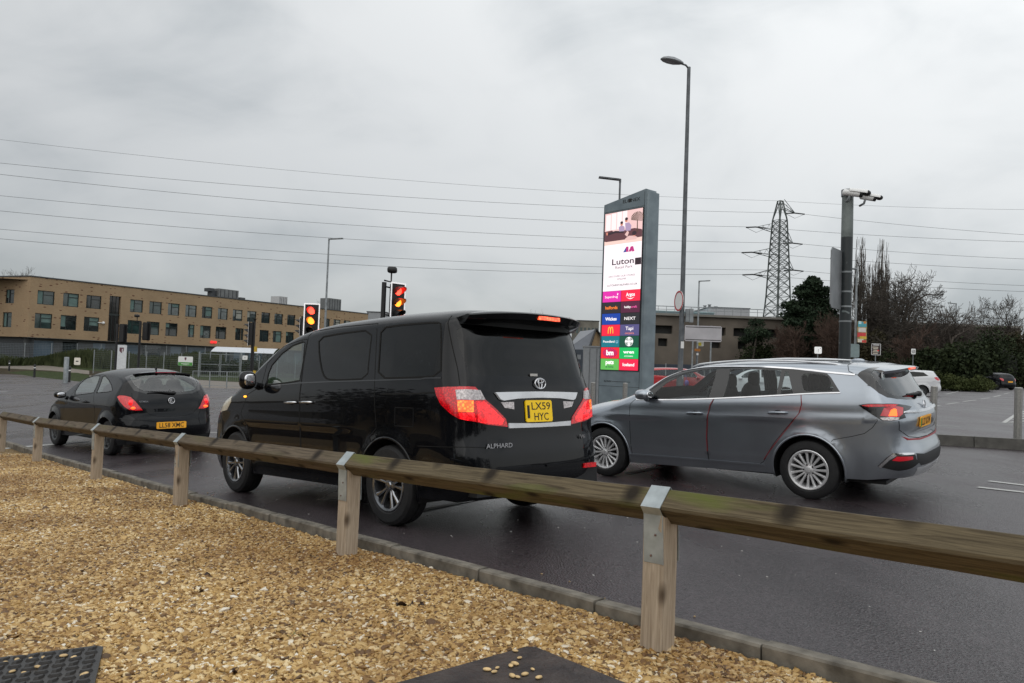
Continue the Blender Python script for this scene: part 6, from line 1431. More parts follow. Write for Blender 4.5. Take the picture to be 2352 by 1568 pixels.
r,pl=board('notice','white square sign with a black marker below the pine tree','sign',1879,804,.48,.46,50,mat('lit_white_sign',(.85,.85,.83),.5,emit=(1,1,1),estr=.25),1); mb=MB(); mb.box((0,-.03,.02),(.02,.22,.01)); mb.box((.15,.13,.02),(.04,.04,.01)); o=mb.out('black_marker',M_DARK,pl); o['kind']='stuff'
r,pl=board('poster','tall poster of green, red and yellow blocks on the thin pole','poster',1980,762,.56,1.30,44.6,mat('poster_print',(.30,.42,.20),.45,noise=(3.5,.9,(.6,.45,.2))),0)
for (x_,y_,w_,h_,c) in ((0,.45,.5,.3,(.08,.35,.42)),(.0,.12,.44,.26,(.65,.6,.55)),(-.03,-.18,.5,.26,(.6,.05,.05)),(.06,-.34,.4,.16,(.6,.42,.05)),(-.08,-.52,.34,.2,(.65,.6,.5)),(.12,-.56,.26,.14,(.55,.05,.04)),(.15,.56,.16,.12,(.6,.2,.03)),(-.14,.55,.16,.16,(.5,.7,.75))): mb=MB(); mb.box((x_,y_,.02),(w_,h_,.008+abs(x_)*.01)); mb.out('print_block',mat('print_%.2f%.2f%.2f'%c,c,.5),pl)
board('road_sign','pale green grey sign back low on the thin pole','sign',1963,805,.56,.80,44.7,mat('green_grey_back',(.22,.28,.28),.5,.3),0)
r,pl=board('notice','brown and white parking tariff board','notice',2012,802,.62,.76,48,mat('tariff_brown',(.035,.02,.02),.5),1,border=(.025,M_WHITE))
mb=MB(); mb.box((0,.28,.02),(.38,.045,.006)); mb.out('print_line',M_WHITE,pl)
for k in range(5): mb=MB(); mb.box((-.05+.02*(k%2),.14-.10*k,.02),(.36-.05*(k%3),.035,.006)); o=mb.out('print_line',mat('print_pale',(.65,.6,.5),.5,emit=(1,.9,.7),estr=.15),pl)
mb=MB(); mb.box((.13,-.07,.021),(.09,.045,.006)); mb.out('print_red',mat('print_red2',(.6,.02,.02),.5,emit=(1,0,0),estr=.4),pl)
r,pl=board('notice','white notice with a crossed symbol on the slim pole among the trees','notice',2098,807,.36,.46,62,M_WHITE,1); mb=MB(); mb.tube([(.11*math.cos(a),.11*math.sin(a),.02) for a in np.linspace(0,6.28,16)],.015,5); mb.tube([(-.08,-.08,.02),(.08,.08,.02)],.015,5); mb.out('crossed_symbol',M_DARK,pl,True)
board('small_totem','slim white and green totem panel beside the right hand bushes','sign',2180,832,.42,1.55,66,mat('pale_totem',(.55,.62,.60),.4,noise=(2,.25)),0,thick=.12)
r,pl=board('school_sign','white and green school sign on the mesh fence','sign',426,829,1.42,.90,73.0,M_WHITE,0)
mb=MB(); mb.box((0,-.275,.02),(1.38,.33,.008)); gp=mb.out('green_panel',mat('school_green',(.07,.30,.05),.5),pl); mb=MB(); mb.box((0,-.27,.027),(.8,.05,.004)); mb.box((0,-.36,.027),(.4,.03,.004)); mb.out('print_line',M_WHITE,pl)['kind']='stuff'
mb=MB(); mb.prism([(-.09,.36),(-.09,.18),(0,.06),(.09,.18),(.09,.36)],.016,.022); mb.out('school_crest',mat('crest_dark',(.12,.04,.06),.5),pl)
r,pl=board('school_totem','white upright school totem with a crest behind the signal pole','sign',278.5,823,.78,2.1,58.0,mat('totem_white',(.62,.64,.66),.45),0)
mb=MB(); mb.prism([(-.16,.85),(-.16,.58),(0,.42),(.16,.58),(.16,.85)],.016,.024); mb.out('school_crest',mat('crest_dark',(.12,.04,.06),.5),pl); mb=MB(); mb.box((.06,.62,.026),(.05,.26,.004)); mb.out('crest_bar',M_WHITE,pl)
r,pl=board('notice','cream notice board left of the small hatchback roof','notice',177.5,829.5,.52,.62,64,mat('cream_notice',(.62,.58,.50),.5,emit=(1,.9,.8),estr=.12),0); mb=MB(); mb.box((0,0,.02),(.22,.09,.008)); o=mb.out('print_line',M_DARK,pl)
r,pl=board('notice','small white notice right of the mesh gate','notice',(600+270/2.613)*.8,(660+958/2.613)*.8,.48,.42,72,M_WHITE,0); mb=MB(); mb.tube([(.05*math.cos(a),.05*math.sin(a),.02) for a in np.linspace(0,6.28,12)],.012,5); mb.out('round_print',M_GREYB,pl,True)
# cabinets behind the people carrier
p=stand(1355,925,30); r=thing('utility_cabinet','tall pale grey cabinet between the people carrier and the totem','cabinet',p); mb=MB(); hh=height_at(1357,797,p)-p[2]; mb.box((0,0,hh/2),(.62,.6,hh)); mb.box((0,0,hh+.02),(.68,.66,.05)); mb.box((-.1,-.305,hh/2),(.012,.01,hh*.95),1); mb.box((.18,-.305,hh/2),(.012,.01,hh*.95),1); mb.out('cabinet_case',[mat('cabinet_grey',(.27,.28,.29),.5),M_DARK],r)
p=stand(1328,915,33); r=thing('utility_cabinet','dark blue grey cabinet left of the pale one','cabinet',p); mb=MB(); hh=height_at(1328,803,p)-p[2]; mb.box((0,0,hh/2),(.95,.6,hh)); mb.out('cabinet_case',mat('cabinet_dark',(.04,.05,.065),.5),r); mb=MB(); mb.box((-.05,-.31,hh*.86),(.16,.01,.20)); mb.out('cabinet_label',M_GREYB,r)
# guard rail by the crossing
GA,GB=on_ground(442,889),on_ground(560,891)
def guard(i,A,B,lab):
    r=thing('guard_rail',lab,'railing',M=M4(A,B-A,(0,0,1)),group='pedestrian guard rails'); L=float(np.linalg.norm(B-A)); mb=MB()
    mb.tube([(0,1.0,0),(L,1.0,0)],.02,6); mb.tube([(0,.12,0),(L,.12,0)],.016,6); mb.out('guard_bars',M_POLEL,r)
    for x_ in (0,L): mb=MB(); mb.tube([(x_,-.1,0),(x_,1.02,0)],.028,6); mb.out('guard_post',M_POLEL,r)
    pr=None
    for k in range(1,int(L/.12)):
        if pr is None: mb=MB(); mb.tube([(0,.12,0),(0,1.0,0)],.008,4); q_=mb.out('guard_bar',M_POLEL,r); pr=q_.data
        else: q_=bpy.data.objects.new('guard_bar',pr); COL.objects.link(q_); q_.parent=r
        q_.location=(k*.12,0,0)
for i in range(3):
    A=GA+(GB-GA)*i/3; B=GA+(GB-GA)*(i+1)/3-(GB-GA)*.01; A[2]=float(G(A[0],A[1])); B[2]=float(G(B[0],B[1])); guard(i,A,B,['guard rail panel nearest the small hatchback','middle guard rail panel below the mesh gate','guard rail panel running behind the people carrier mirror'][i])
# ================================================================= the brick school
C0=at(67,700,92); C1=at(843,780,140); C0[2]=C1[2]=0
su_=(C1-C0); SL=float(np.linalg.norm(su_)); su_/=SL; sn=np.array([su_[1],-su_[0],0]); sn=sn if sn[1]<0 else -sn
zg=min(float(G(C0[0],C0[1])),float(G(C1[0],C1[1])))-.1
S0=np.array([C0[0],C0[1],zg])
def sf(px,py): h=plane_hit(px,py,S0,sn); d=h-S0; return float(d@su_),float(d[2])
def brickfn(t,b,tcn,mixn):
    br=t.nodes.new('ShaderNodeTexBrick'); br.inputs['Scale'].default_value=1; br.inputs['Brick Width'].default_value=.225; br.inputs['Row Height'].default_value=.075; br.inputs['Mortar Size'].default_value=.008
    br.inputs['Color1'].default_value=(.42,.275,.155,1); br.inputs['Color2'].default_value=(.47,.325,.19,1); br.inputs['Mortar'].default_value=(.36,.28,.18,1)
    t.links.new(tcn.outputs['Object'],br.inputs['Vector'])
    # scattered dark bricks, two courses high here and there
    mp=t.nodes.new('ShaderNodeMapping'); mp.inputs['Scale'].default_value=(1/.62,1/.22,1); t.links.new(tcn.outputs['Object'],mp.inputs[0])
    v=t.nodes.new('ShaderNodeTexVoronoi'); v.inputs['Scale'].default_value=1.0; t.links.new(mp.outputs[0],v.inputs['Vector'])
    sx=t.nodes.new('ShaderNodeSeparateXYZ'); t.links.new(v.outputs['Color'],sx.inputs[0])
    c1=t.nodes.new('ShaderNodeMath'); c1.operation='GREATER_THAN'; c1.inputs[1].default_value=.80; t.links.new(sx.outputs[0],c1.inputs[0])
    c2=t.nodes.new('ShaderNodeMath'); c2.operation='LESS_THAN'; c2.inputs[1].default_value=.30; t.links.new(v.outputs['Distance'],c2.inputs[0])
    mu=t.nodes.new('ShaderNodeMath'); mu.operation='MULTIPLY'; t.links.new(c1.outputs[0],mu.inputs[0]); t.links.new(c2.outputs[0],mu.inputs[1])
    m=t.nodes.new('ShaderNodeMix'); m.data_type='RGBA'; t.links.new(mu.outputs[0],m.inputs[0]); t.links.new(br.outputs[0],m.inputs[6]); m.inputs[7].default_value=(.14,.055,.03,1)
    m2=t.nodes.new('ShaderNodeMix'); m2.data_type='RGBA'; m2.blend_type='MULTIPLY'; m2.inputs[0].default_value=.35; nz=t.nodes.new('ShaderNodeTexNoise'); nz.inputs['Scale'].default_value=.35; nz.inputs['Detail'].default_value=5; t.links.new(tcn.outputs['Object'],nz.inputs['Vector']); t.links.new(m.outputs[2],m2.inputs[6]); t.links.new(nz.outputs[0],m2.inputs[7]); t.links.new(m2.outputs[2],b.inputs['Base Color'])
M_BRICK=mat('buff_brick',(.30,.22,.14),.85,fn=brickfn)
M_FRAME=mat('dark_window_frame',(.018,.025,.024),.4)
M_COP=mat('grey_coping',(.05,.055,.06),.5)
def paneM(name,c,e=0): return mat(name,c,.08,0,.8,noise=(1.1,.5),emit=(c if e else None),estr=e)
PANES=[mat('green_glass',(.03,.055,.052),.06,0,1,noise=(.8,.6)),mat('dark_glass',(.012,.02,.02),.05,0,1,noise=(.8,.6)),mat('glass_with_sky',(.10,.12,.12),.03,.6,1,noise=(.6,.6))]
M_BLIND=mat('green_blind',(.12,.19,.175),.6,noise=(1.5,.2)); M_BLINDW=mat('pale_blind',(.33,.33,.29),.6,noise=(1.5,.2))
SCH=thing('school','three storey buff brick school block with rows of dark framed windows','building',M=M4(S0,su_,(0,0,1)))   # x along the wall, y up, z out
zr=sf(67,631)[1]; zr2=sf(300,661)[1]; ROOFH=(zr+zr2+sf(560,691)[1])/3; BOT=(sf(150,782)[1]+sf(300,786)[1]+sf(520,793)[1])/3
def c1(x): return x/2.613*.8
def c2_(x): return (600+x/2.613)*.8
top=[(268,397),(462,580),(637,750),(968,1065),(1113,1207),(1253,1340),(1385,1470),(1510,1588),(1630,1705),(1742,1815)]; topx=[(c1(a),c1(b)) for a,b in top]+[(c2_(a),c2_(b)) for a,b in ((283,352),(390,455),(488,552),(585,645),(690,735),(790,835),(865,905),(933,985),(1010,1060),(1090,1135))]
bot=[(258,388),(452,572),(628,742),(957,1058),(1100,1197),(1243,1333),(1412,1460),(1503,1583),(1620,1700),(1768,1829)]; botx=[(c1(a),c1(b)) for a,b in bot]+[(c2_(a),c2_(b)) for a,b in ((200,242),(383,452),(483,548),(580,640),(690,735),(790,835),(865,905),(933,985),(1010,1060),(1090,1135))]
def uof(px): return sf(px,750)[0]
def meanz(y1s): return sum(sf(px,py)[1] for px,py in y1s)/len(y1s)
TZ1=meanz([(101,664),(220,678),(400,698)]) ; TZ0=meanz([(101,698),(220,709),(400,727)])
TZ1=sf(101,665)[1]*.5+sf(445,703)[1]*.5; TZ0=sf(101,698)[1]*.5+sf(445,729)[1]*.5
BZ1=sf(100,722)[1]*.5+sf(395,740)[1]*.5; BZ0=sf(100,756)[1]*.5+sf(395,770)[1]*.5
holes=[]; wins=[]
random.seed(4)
for row,(lst,z0_,z1_) in enumerate(((topx,TZ0,TZ1),(botx,BZ0,BZ1))):
    for i,(a,b) in enumerate(lst):
        ua,ub=uof(a),uof(b)
        if ub>SL-.3: continue
        holes.append((ua,z0_,ub,z1_)); wins.append((ua,z0_,ub,z1_,row,i))
sa,sb=uof(c1(812)),uof(c1(898)); holes.append((sa,BOT+.02,sb,sf(c1(850),(740+285/2.613)*.8)[1])); stair=holes[-1]
def wall_with_holes(x0,y0,x1,y1,hs,m,parent,thick=.35,name='wall'):
    xs=sorted(set([x0,x1]+[h[0] for h in hs]+[h[2] for h in hs])); ys=sorted(set([y0,y1]+[h[1] for h in hs]+[h[3] for h in hs])); v=[];f=[];ids={}
    def vid(i,j):
        if (i,j) not in ids: ids[(i,j)]=len(v); v.append((xs[i],ys[j],0))
        return ids[(i,j)]
    for i in range(len(xs)-1):
        for j in range(len(ys)-1):
            cx,cy=(xs[i]+xs[i+1])/2,(ys[j]+ys[j+1])/2
            if any(h[0]<cx<h[2] and h[1]<cy<h[3] for h in hs): continue
            f.append((vid(i,j),vid(i+1,j),vid(i+1,j+1),vid(i,j+1)))
    for h in hs:
        b=len(v); P=[(h[0],h[1]),(h[2],h[1]),(h[2],h[3]),(h[0],h[3])]; v+=[(x,y,0) for x,y in P]+[(x,y,-thick) for x,y in P]
        f+=[(b+k,b+4+k,b+4+(k+1)%4,b+(k+1)%4) for k in range(4)]
    return mesh_obj(name,v,f,m,parent)
wall_with_holes(0,BOT,SL,ROOFH,holes,M_BRICK,SCH)
def window(parent,x0,y0,x1,y1,i,row,style=None):
    w,h=x1-x0,y1-y0; t_=.07; mb=MB(); z=-.16
    for c,s_ in (((w/2,t_/2,0),(w,t_,.1)),((w/2,h-t_/2,0),(w,t_,.1)),((t_/2,h/2,0),(t_,h-2*t_,.1)),((w-t_/2,h/2,0),(t_,h-2*t_,.1)),((w*.36,h/2,0),(t_,h-2*t_,.09)),((w*.68,h*.70,0),(w*.60,t_,.09))): mb.box(c,s_)
    fr_=mb.out('window',M_FRAME,parent); fr_.location=(x0,y0,z)
    mb=MB(); quad(mb,t_,t_,w-t_,h-t_,-.03); pane=PANES[random.choice([0,0,1,1,2])] if i<5 else PANES[random.choice([1,2,2])]; mb.out('pane',pane,fr_)
    if random.random()<.75: d=h*random.choice([.3,.55,.75,.9]); mb=MB(); xx0,xx1=(t_,w*.34) if random.random()<.5 else (w*.38,w-t_); quad(mb,xx0,h-t_-d,xx1,h-t_,-.02); mb.out('blind',M_BLIND if (i<9 or row==1) else M_BLINDW,fr_)
for (a,z0_,b,z1_,row,i) in wins: window(SCH,a,z0_,b,z1_,i,row)
a,z0_,b,z1_=stair; mb=MB(); quad(mb,a,z0_,b,z1_,-.30); mb.out('stair_glazing',mat('stair_glass',(.012,.010,.009),.15,0,.6,noise=(.5,.7)),SCH)
for k in range(1,3): mb=MB(); mb.box((a+(b-a)*k/3,(z0_+z1_)/2,-.27),(.06,z1_-z0_,.06)); mb.out('mullion',M_FRAME,SCH)
mb=MB(); mb.box(((a+b)/2,(TZ0+BZ1)/2,-.26),(b-a,.25,.08)); mb.out('floor_band',M_FRAME,SCH)
# end wall and the part of the block left of the corner
LV=at(-120,700,97.5)-C0; LV[2]=0; LW=float(np.linalg.norm(LV)); lx=LV/LW
lf=thing('t',None,None); bpy.data.objects.remove(lf)
Ml=Matrix([list(map(float,q)) for q in M4(S0,-lx,(0,0,1))]); Mloc=SCH.matrix_world.inverted() if False else (Matrix([list(map(float,q)) for q in M4(S0,su_,(0,0,1))]).inverted()@Ml)
ln=np.cross(-lx,np.array([0,0,1.]));
def lf_u(px): h=plane_hit(px,700,S0,np.array([-lx[1],lx[0],0])); return float((h-S0)@(-lx))
lh=[(lf_u(c1(37)),TZ0,lf_u(c1(102)),TZ1),(lf_u(c1(26)),BZ0,lf_u(c1(93)),BZ1)]
lh=[(min(q[0],q[2]),q[1],max(q[0],q[2]),q[3]) for q in lh]
o=wall_with_holes(-LW,BOT,0,ROOFH,lh,M_BRICK,SCH); o.matrix_local=Mloc
for i,h in enumerate(lh):
    n0=set(bpy.data.objects); window(SCH,*h,i,i); 
    for w_ in set(bpy.data.objects)-n0:
        if w_.parent==SCH: w_.matrix_local=Mloc@Matrix.Translation((h[0],h[1],-.16))
# roof deck, coping and far side
dep=14.0; mb=MB(); mb.add([(0,ROOFH-.4,-.3),(SL,ROOFH-.4,-.3),(SL,ROOFH-.4,-dep),(-LW,ROOFH-.4,-dep)],[(0,1,2,3)]); mb.box((SL/2,ROOFH+.06,-.12),(SL+.1,.14,.40)); mb.add([(SL,BOT-3,-.0),(SL,ROOFH,-.0),(SL,ROOFH,-dep),(SL,BOT-3,-dep)],[(0,1,2,3)]); mb.out('roof',M_COP,SCH)
o=MB(); o.box((-LW/2,ROOFH+.06,-.12),(LW,.14,.40)); o=o.out('roof_coping',M_COP,SCH); o.matrix_local=Mloc
# ground floor: set back, grey blue panels, dark openings, glazed strips
mb=MB(); quad(mb,0,-.3,SL,BOT+.3,-.9); mb.box((SL/2,BOT-.02,-.45),(SL,.06,.9)); o=mb.out('ground_floor_wall',mat('grey_brown_panel',(.085,.085,.085),.6,noise=(.7,.35)),SCH)
random.seed(9)
x_=1.0; kk=0
while x_<SL-4:
    w_=random.uniform(1.6,3.4); mb=MB(); quad(mb,0,0,w_,BOT*.62,-.86); o=mb.out('ground_floor_window',[mat('blue_grey_glazing',(.09,.13,.17),.2,0,.5),PANES[1],mat('pale_glazing',(.16,.20,.24),.2,0,.5)][kk%3],SCH); o.location=(x_,.9,0); x_+=w_+random.uniform(.5,2.2); kk+=1
mb=MB(); quad(mb,-LW,-.3,0,BOT+.3,-.9); o=mb.out('ground_floor_wall',M_COP,SCH); o.matrix_local=Mloc
# security light and two red glowing boxes on the wall
u_,z_=sf(c1(768),(740+488/2.613)*.8); mb=MB(); mb.ellipsoid((u_,z_,.25),(.20,.20,.20),10,8); mb.tube([(u_-.6,z_,0),(u_,z_,.2)],.05,6); mb.out('wall_camera',M_WHITE,SCH,True)
u_,z_=sf(490,785.5); mb=MB(); mb.box((u_-.30,z_,.1),(.42,.36,.1)); mb.box((u_+.26,z_,.1),(.42,.32,.1)); o=mb.out('red_glow_boxes',mat('red_box_glow',(.5,.02,.02),.4,emit=(1,.03,.03),estr=1.2),SCH); o['kind']='stuff'
# rooftop plant
def plant(px0,px1,py0,lab,m,py1=None,back=3.5,vent=False):
    a_,_=sf(px0,py0); b_,_=sf(px1,py0); pr=cam_proj(S0+su_*((a_+b_)/2)); 
    h_=plane_hit((px0+px1)/2,py0,S0-sn*back,sn)[2]-zg
    r=thing('rooftop_unit',lab,'rooftop unit',M=M4(S0+su_*((a_+b_)/2)-sn*back+np.array([0,0,ROOFH-.4]),su_,(0,0,1))); w_=(b_-a_); hh=max(.4,h_-ROOFH+.4); mb=MB(); mb.box((0,hh/2,0),(w_,hh,2.2)); mb.out('unit_casing',m,r)
    mb=MB(); 
    for k in range(5): mb.box((-w_*.4+w_*.8*k/4,hh*.5,1.12),(w_*.02,hh*.9,.06))
    if vent: mb.box((-w_/2-.4,hh*.55,0),(.8,hh*.5,1.2)); mb.box((-w_/2-.9,hh*.85,0),(.9,hh*.25,1.3))
    o=mb.out('unit_ribs',M_COP,r); o['kind']='stuff'
M_PLANT=mat('plant_grey',(.17,.175,.175),.5,.3,noise=(1,.2))
plant(524,570,669,'large grey air handling unit on the school roof',M_PLANT,vent=True)
plant(574,585,687,'small grey duct behind the large rooftop unit',M_PLANT)
plant(663,682,685,'pale curved rooflight on the school roof',mat('rooflight',(.5,.5,.5),.4))
plant(776,805,690,'low grey rooftop box near the right end of the school',M_PLANT)
# low grey block right of the school
def block(name,lab,cat,px0,px1,pyt,depth,m,thick=10,roof=None,group=None,base=None,yaw=0):
    a=at(px0,pyt,depth); b=at(px1,pyt,depth); zt_=(a[2]+b[2])/2; w_=abs(b[0]-a[0]); g=base if base is not None else -1.2; r=thing(name,lab,cat,((a[0]+b[0])/2,depth+thick/2,g),yaw)
    mb=MB(); hh=zt_-g; mb.box((0,0,hh/2),(w_,thick,hh)); o=mb.out('wall',m,r)
    mb=MB(); mb.box((0,0,hh+.08),(w_+.2,thick+.2,.16)); mb.out('roof',roof or M_COP,r)
    return r,w_,hh,thick
def winrows(r,w_,hh,th,rows_,cols,m,ww=.55,hf=.45,z0=.1,z1=.95):
    pr=None
    for j in range(rows_):
        for i in range(cols):
            if pr is None: mb=MB(); quad2=[(-.5,0,-.5),(.5,0,-.5),(.5,0,.5),(-.5,0,.5)]; mb.add(quad2,[(0,1,2,3)]); o=mb.out('window',m,r); pr=o.data
            else: o=bpy.data.objects.new('window',pr); COL.objects.link(o); o.parent=r
            o.location=(-w_/2+w_*(i+.5)/cols,-th/2-.03,hh*(z0+(z1-z0)*(j+.5)/rows_)); o.scale=(w_/cols*ww,1,hh*(z1-z0)/rows_*hf)
M_PBL=mat('pale_block',(.30,.31,.32),.7,noise=(.3,.15)); M_CBL=mat('stained_concrete',(.16,.15,.125),.85,noise=(.35,.45)); M_TEAL=mat('teal_cladding',(.20,.27,.29),.5,noise=(.3,.15))
r,w_,hh,th=block('far_building','low pale building showing right of the school','building',843,888,717,150,M_PBL); winrows(r,w_,hh,th,3,5,PANES[1])
r,w_,hh,th=block('tower_block','distant flat roofed building with a grid of windows above the people carrier','building',1215,1308,733,190,M_PBL); winrows(r,w_,hh,th,7,9,PANES[2])
r,w_,hh,th=block('tower_block','mottled concrete block left of the totem sign','building',1322,1376,737,170,M_CBL); winrows(r,w_,hh,th,4,6,PANES[0])
r,w_,hh,th=block('apartment_block','grey block with balconies directly behind the people carrier roof edge','building',1290,1308,731,140,M_PBL); winrows(r,w_,hh,th,9,2,PANES[1])
# gabled kiosk with a slate roof
p=stand(1340,880,75); r=thing('gabled_building','small brick building with a slate roof and brown gable beside the totem','building',p); sc_=75/1720.
zt_=height_at(1368,757,p)-p[2]; ze=height_at(1310,800,p)-p[2]; xw=at(1305,800,75)[0]-p[0]; xm=at(1352,800,75)[0]-p[0]; xe=at(1385,800,75)[0]-p[0]; xp=at(1369,757,75)[0]-p[0]
mb=MB(); mb.add([(xw,0,-.5),(xm,-1,-.5),(xm,-1,ze),(xw,0,ze)],[(0,1,2,3)]); mb.add([(xm,-1,-.5),(xe+1,2,-.5),(xe+1,2,ze),(xp,.5,zt_),(xm,-1,ze)],[(0,1,2,3,4)]); mb.out('wall',mat('kiosk_brick',(.25,.17,.09),.85,noise=(1,.2)),r)
mb=MB(); mb.add([(xw-.2,-.3,ze-.1),(xm-.1,-1.3,ze-.1),(xp-.05,.2,zt_+.05),(xw+1.6,5,zt_+.05)],[(0,1,2,3)]); mb.out('roof',mat('slate_roof',(.10,.11,.13),.35,noise=(1,.2)),r)
mb=MB(); mb.tube([(xm-.1,-1.3,ze-.1),(xp,.2,zt_+.1),(xe+1.2,2.2,ze-.1)],.13,4); mb.out('bargeboard',M_DARK,r)
mb=MB(); mb.add([(xm+.9+.5*math.cos(a),-.95+.4,2.6+.7*math.sin(a)) for a in np.linspace(0,math.pi,9)],[tuple(range(9))]); mb.out('arched_window',M_GAP,r)
# the white canopy in front of the school
p=stand(550,850,94); r=thing('canopy','white curved canopy roof behind the mesh gate','canopy',p); z1_=height_at(530,797,p)-p[2]; z0_=height_at(510,808,p)-p[2]; xa=at(499,800,94)[0]-p[0]; xb=at(640,800,94)[0]-p[0]
mb=MB(); v=[];f=[];n=12
for k in range(n+1): a=math.pi*k/n; v+=[(xa,-2+4*k/n,z0_+(z1_-z0_)*math.sin(a)),(xb,-2+4*k/n,z0_+(z1_-z0_)*math.sin(a))]
f=[(2*k,2*k+1,2*k+3,2*k+2) for k in range(n)]; mb.add(v,f); mb.out('canopy_roof',mat('white_membrane',(.55,.57,.60),.5),r,True)
for k in range(5): mb=MB(); mb.tube([(xa+(xb-xa)*k/4,-2,-.3),(xa+(xb-xa)*k/4,-2,z0_)],.06,6); mb.out('canopy_post',M_POLEL,r)
# deck building at the right: brown concrete, long parapet with a railing, white industrial shed behind
p=stand(1515,870,95); dk=thing('deck_building','brown concrete deck building with a railed roof behind the dark fence','building',p); X=lambda px,d=95:(at(px,780,d)[0]-p[0])
zt_=height_at(1640,727,p)-p[2]; zm=height_at(1640,752,p)-p[2]; zl=height_at(1640,770,p)-p[2]; x0_,x1_=X(1490),X(2345)
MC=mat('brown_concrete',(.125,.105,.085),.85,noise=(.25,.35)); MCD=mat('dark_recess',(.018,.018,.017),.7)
xs_=[x0_+(x1_-x0_)*k/14 for k in range(15)]
hs=[(xs_[k]+.6,zm-1.0,xs_[k+1]-.4,zm+.05) for k in range(14)]+[(xs_[k]+1.2,zl-1.6,xs_[k+1]-1.0,zl-.6) for k in range(14) if k%3!=1]
n0=set(bpy.data.objects); o=wall_with_holes(x0_,-.5,x1_,zt_,hs,MC,dk,thick=.9); o.matrix_local=Matrix.Rotation(math.pi/2,4,'X')
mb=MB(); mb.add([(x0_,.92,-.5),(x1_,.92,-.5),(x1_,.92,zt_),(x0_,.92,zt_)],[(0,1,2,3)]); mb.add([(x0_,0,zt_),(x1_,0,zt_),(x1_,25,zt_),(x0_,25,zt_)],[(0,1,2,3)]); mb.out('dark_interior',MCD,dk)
mb=MB(); mb.box(((x0_+x1_)/2,-.15,zt_+.05),(x1_-x0_,.5,.28)); mb.out('parapet_beam',mat('pale_concrete_edge',(.20,.19,.17),.8,noise=(.4,.2)),dk)
mb=MB(); mb.tube([(x0_,-.2,zt_+1.1),(x1_,-.2,zt_+1.1)],.05,5); mb.tube([(x0_,-.2,zt_+.7),(x1_,-.2,zt_+.7)],.03,5); mb.out('roof_railing',M_POLEL,dk)
pr=None
for k in range(46):
    if pr is None: mb=MB(); mb.tube([(0,0,0),(0,0,1.1)],.035,4); o=mb.out('railing_post',M_POLEL,dk); pr=o.data
    else: o=bpy.data.objects.new('railing_post',pr); COL.objects.link(o); o.parent=dk
    o.location=(x0_+(x1_-x0_)*k/45,-.2,zt_)
r,w_,hh,th=block('industrial_shed','pale teal industrial shed rising behind the deck building','building',1500,1640,717,118,M_TEAL,20,roof=mat('pale_teal_trim',(.30,.42,.44),.5)); 
r,w_,hh,th=block('industrial_shed','white boxy plant room with rooftop flues behind the deck building','building',1628,1722,708,122,mat('white_cladding',(.46,.47,.49),.6,noise=(.2,.1)),20)
for k,(x_,h_) in enumerate(((-2.2,.9),(-1.4,1.1),(-.3,.8))): mb=MB(); mb.tube([(x_,-3,hh),(x_,-3,hh+h_)],.22,8); mb.tube([(x_,-3,hh+h_),(x_,-3,hh+h_+.08)],.34,8); mb.out('flue',M_GREYB,r,True,40)
# ================================================================= fences
def mesh_fence(A,B,h,lab,n,base=0,m=None,slope=True,dx=.10,dz=.20,gauge=.0065,grp='mesh fences'):
    m=m or M_MESH; r=thing('mesh_fence',lab,'fence',(A[0],A[1],0),group=grp); A=np.array(A[:2]);B=np.array(B[:2]); L=np.linalg.norm(B-A)/n; d=(B-A)/np.linalg.norm(B-A); pr=pp=None
    for k in range(n+1):
        q=A+d*L*k; z=float(G(*q))+base
        if pp is None: mb=MB(); mb.box((0,0,h/2-.1),(.07,.07,h+.25)); o=mb.out('fence_post',M_POLEL,r); pp=o.data
        else: o=bpy.data.objects.new('fence_post',pp); COL.objects.link(o); o.parent=r
        o.location=(q[0]-A[0],q[1]-A[1],z); o.rotation_euler=(0,0,math.atan2(d[1],d[0]))
        if k==n: break
        q2=q+d*L; z2=float(G(*q2))+base
        if pr is None:
            mb=MB(); nx=int(L/dx); nz=int(h/dz)
            for i in range(1,nx): mb.box((L*i/nx,0,h/2),(gauge,.006,h-.04))
            for j in range(nz+1): mb.box((L/2,0,.03+(h-.06)*j/nz),(L-.06,.012,gauge*1.6))
            o=mb.out('mesh_panel',m,r); pr=o.data
        else: o=bpy.data.objects.new('mesh_panel',pr); COL.objects.link(o); o.parent=r
        dd=Vector((d[0]*L,d[1]*L,z2-z)); Mx=Matrix.Translation((q[0]-A[0],q[1]-A[1],z))@Matrix(((d[0],-d[1],0,0),(d[1],d[0],0,0),(dd.z/L,0,1,0),(0,0,0,1))); o.matrix_local=Mx
    return r
M_MESH=mat('fence_mesh_steel',(.17,.19,.20),.5,.3)
FA,FB=on_ground(214,857),on_ground(455,866)
FH=height_at(440,812,FB)-FB[2]; mesh_fence(FA,FB,FH,'grey mesh fence in front of the long grass, left of the gate',6)
F2,F3=on_ground(552,867),on_ground(760,872); mesh_fence(F2,F3,FH,'grey mesh fence right of the gate, behind the people carrier',5)
mesh_fence(S0-su_*14+sn*5,S0+su_*(SL+4)+sn*5,2.6,'tall mesh fence close to the school ground floor',26,m=mat('pale_mesh_steel',(.20,.23,.25),.5,.2),gauge=.011,dx=.16)
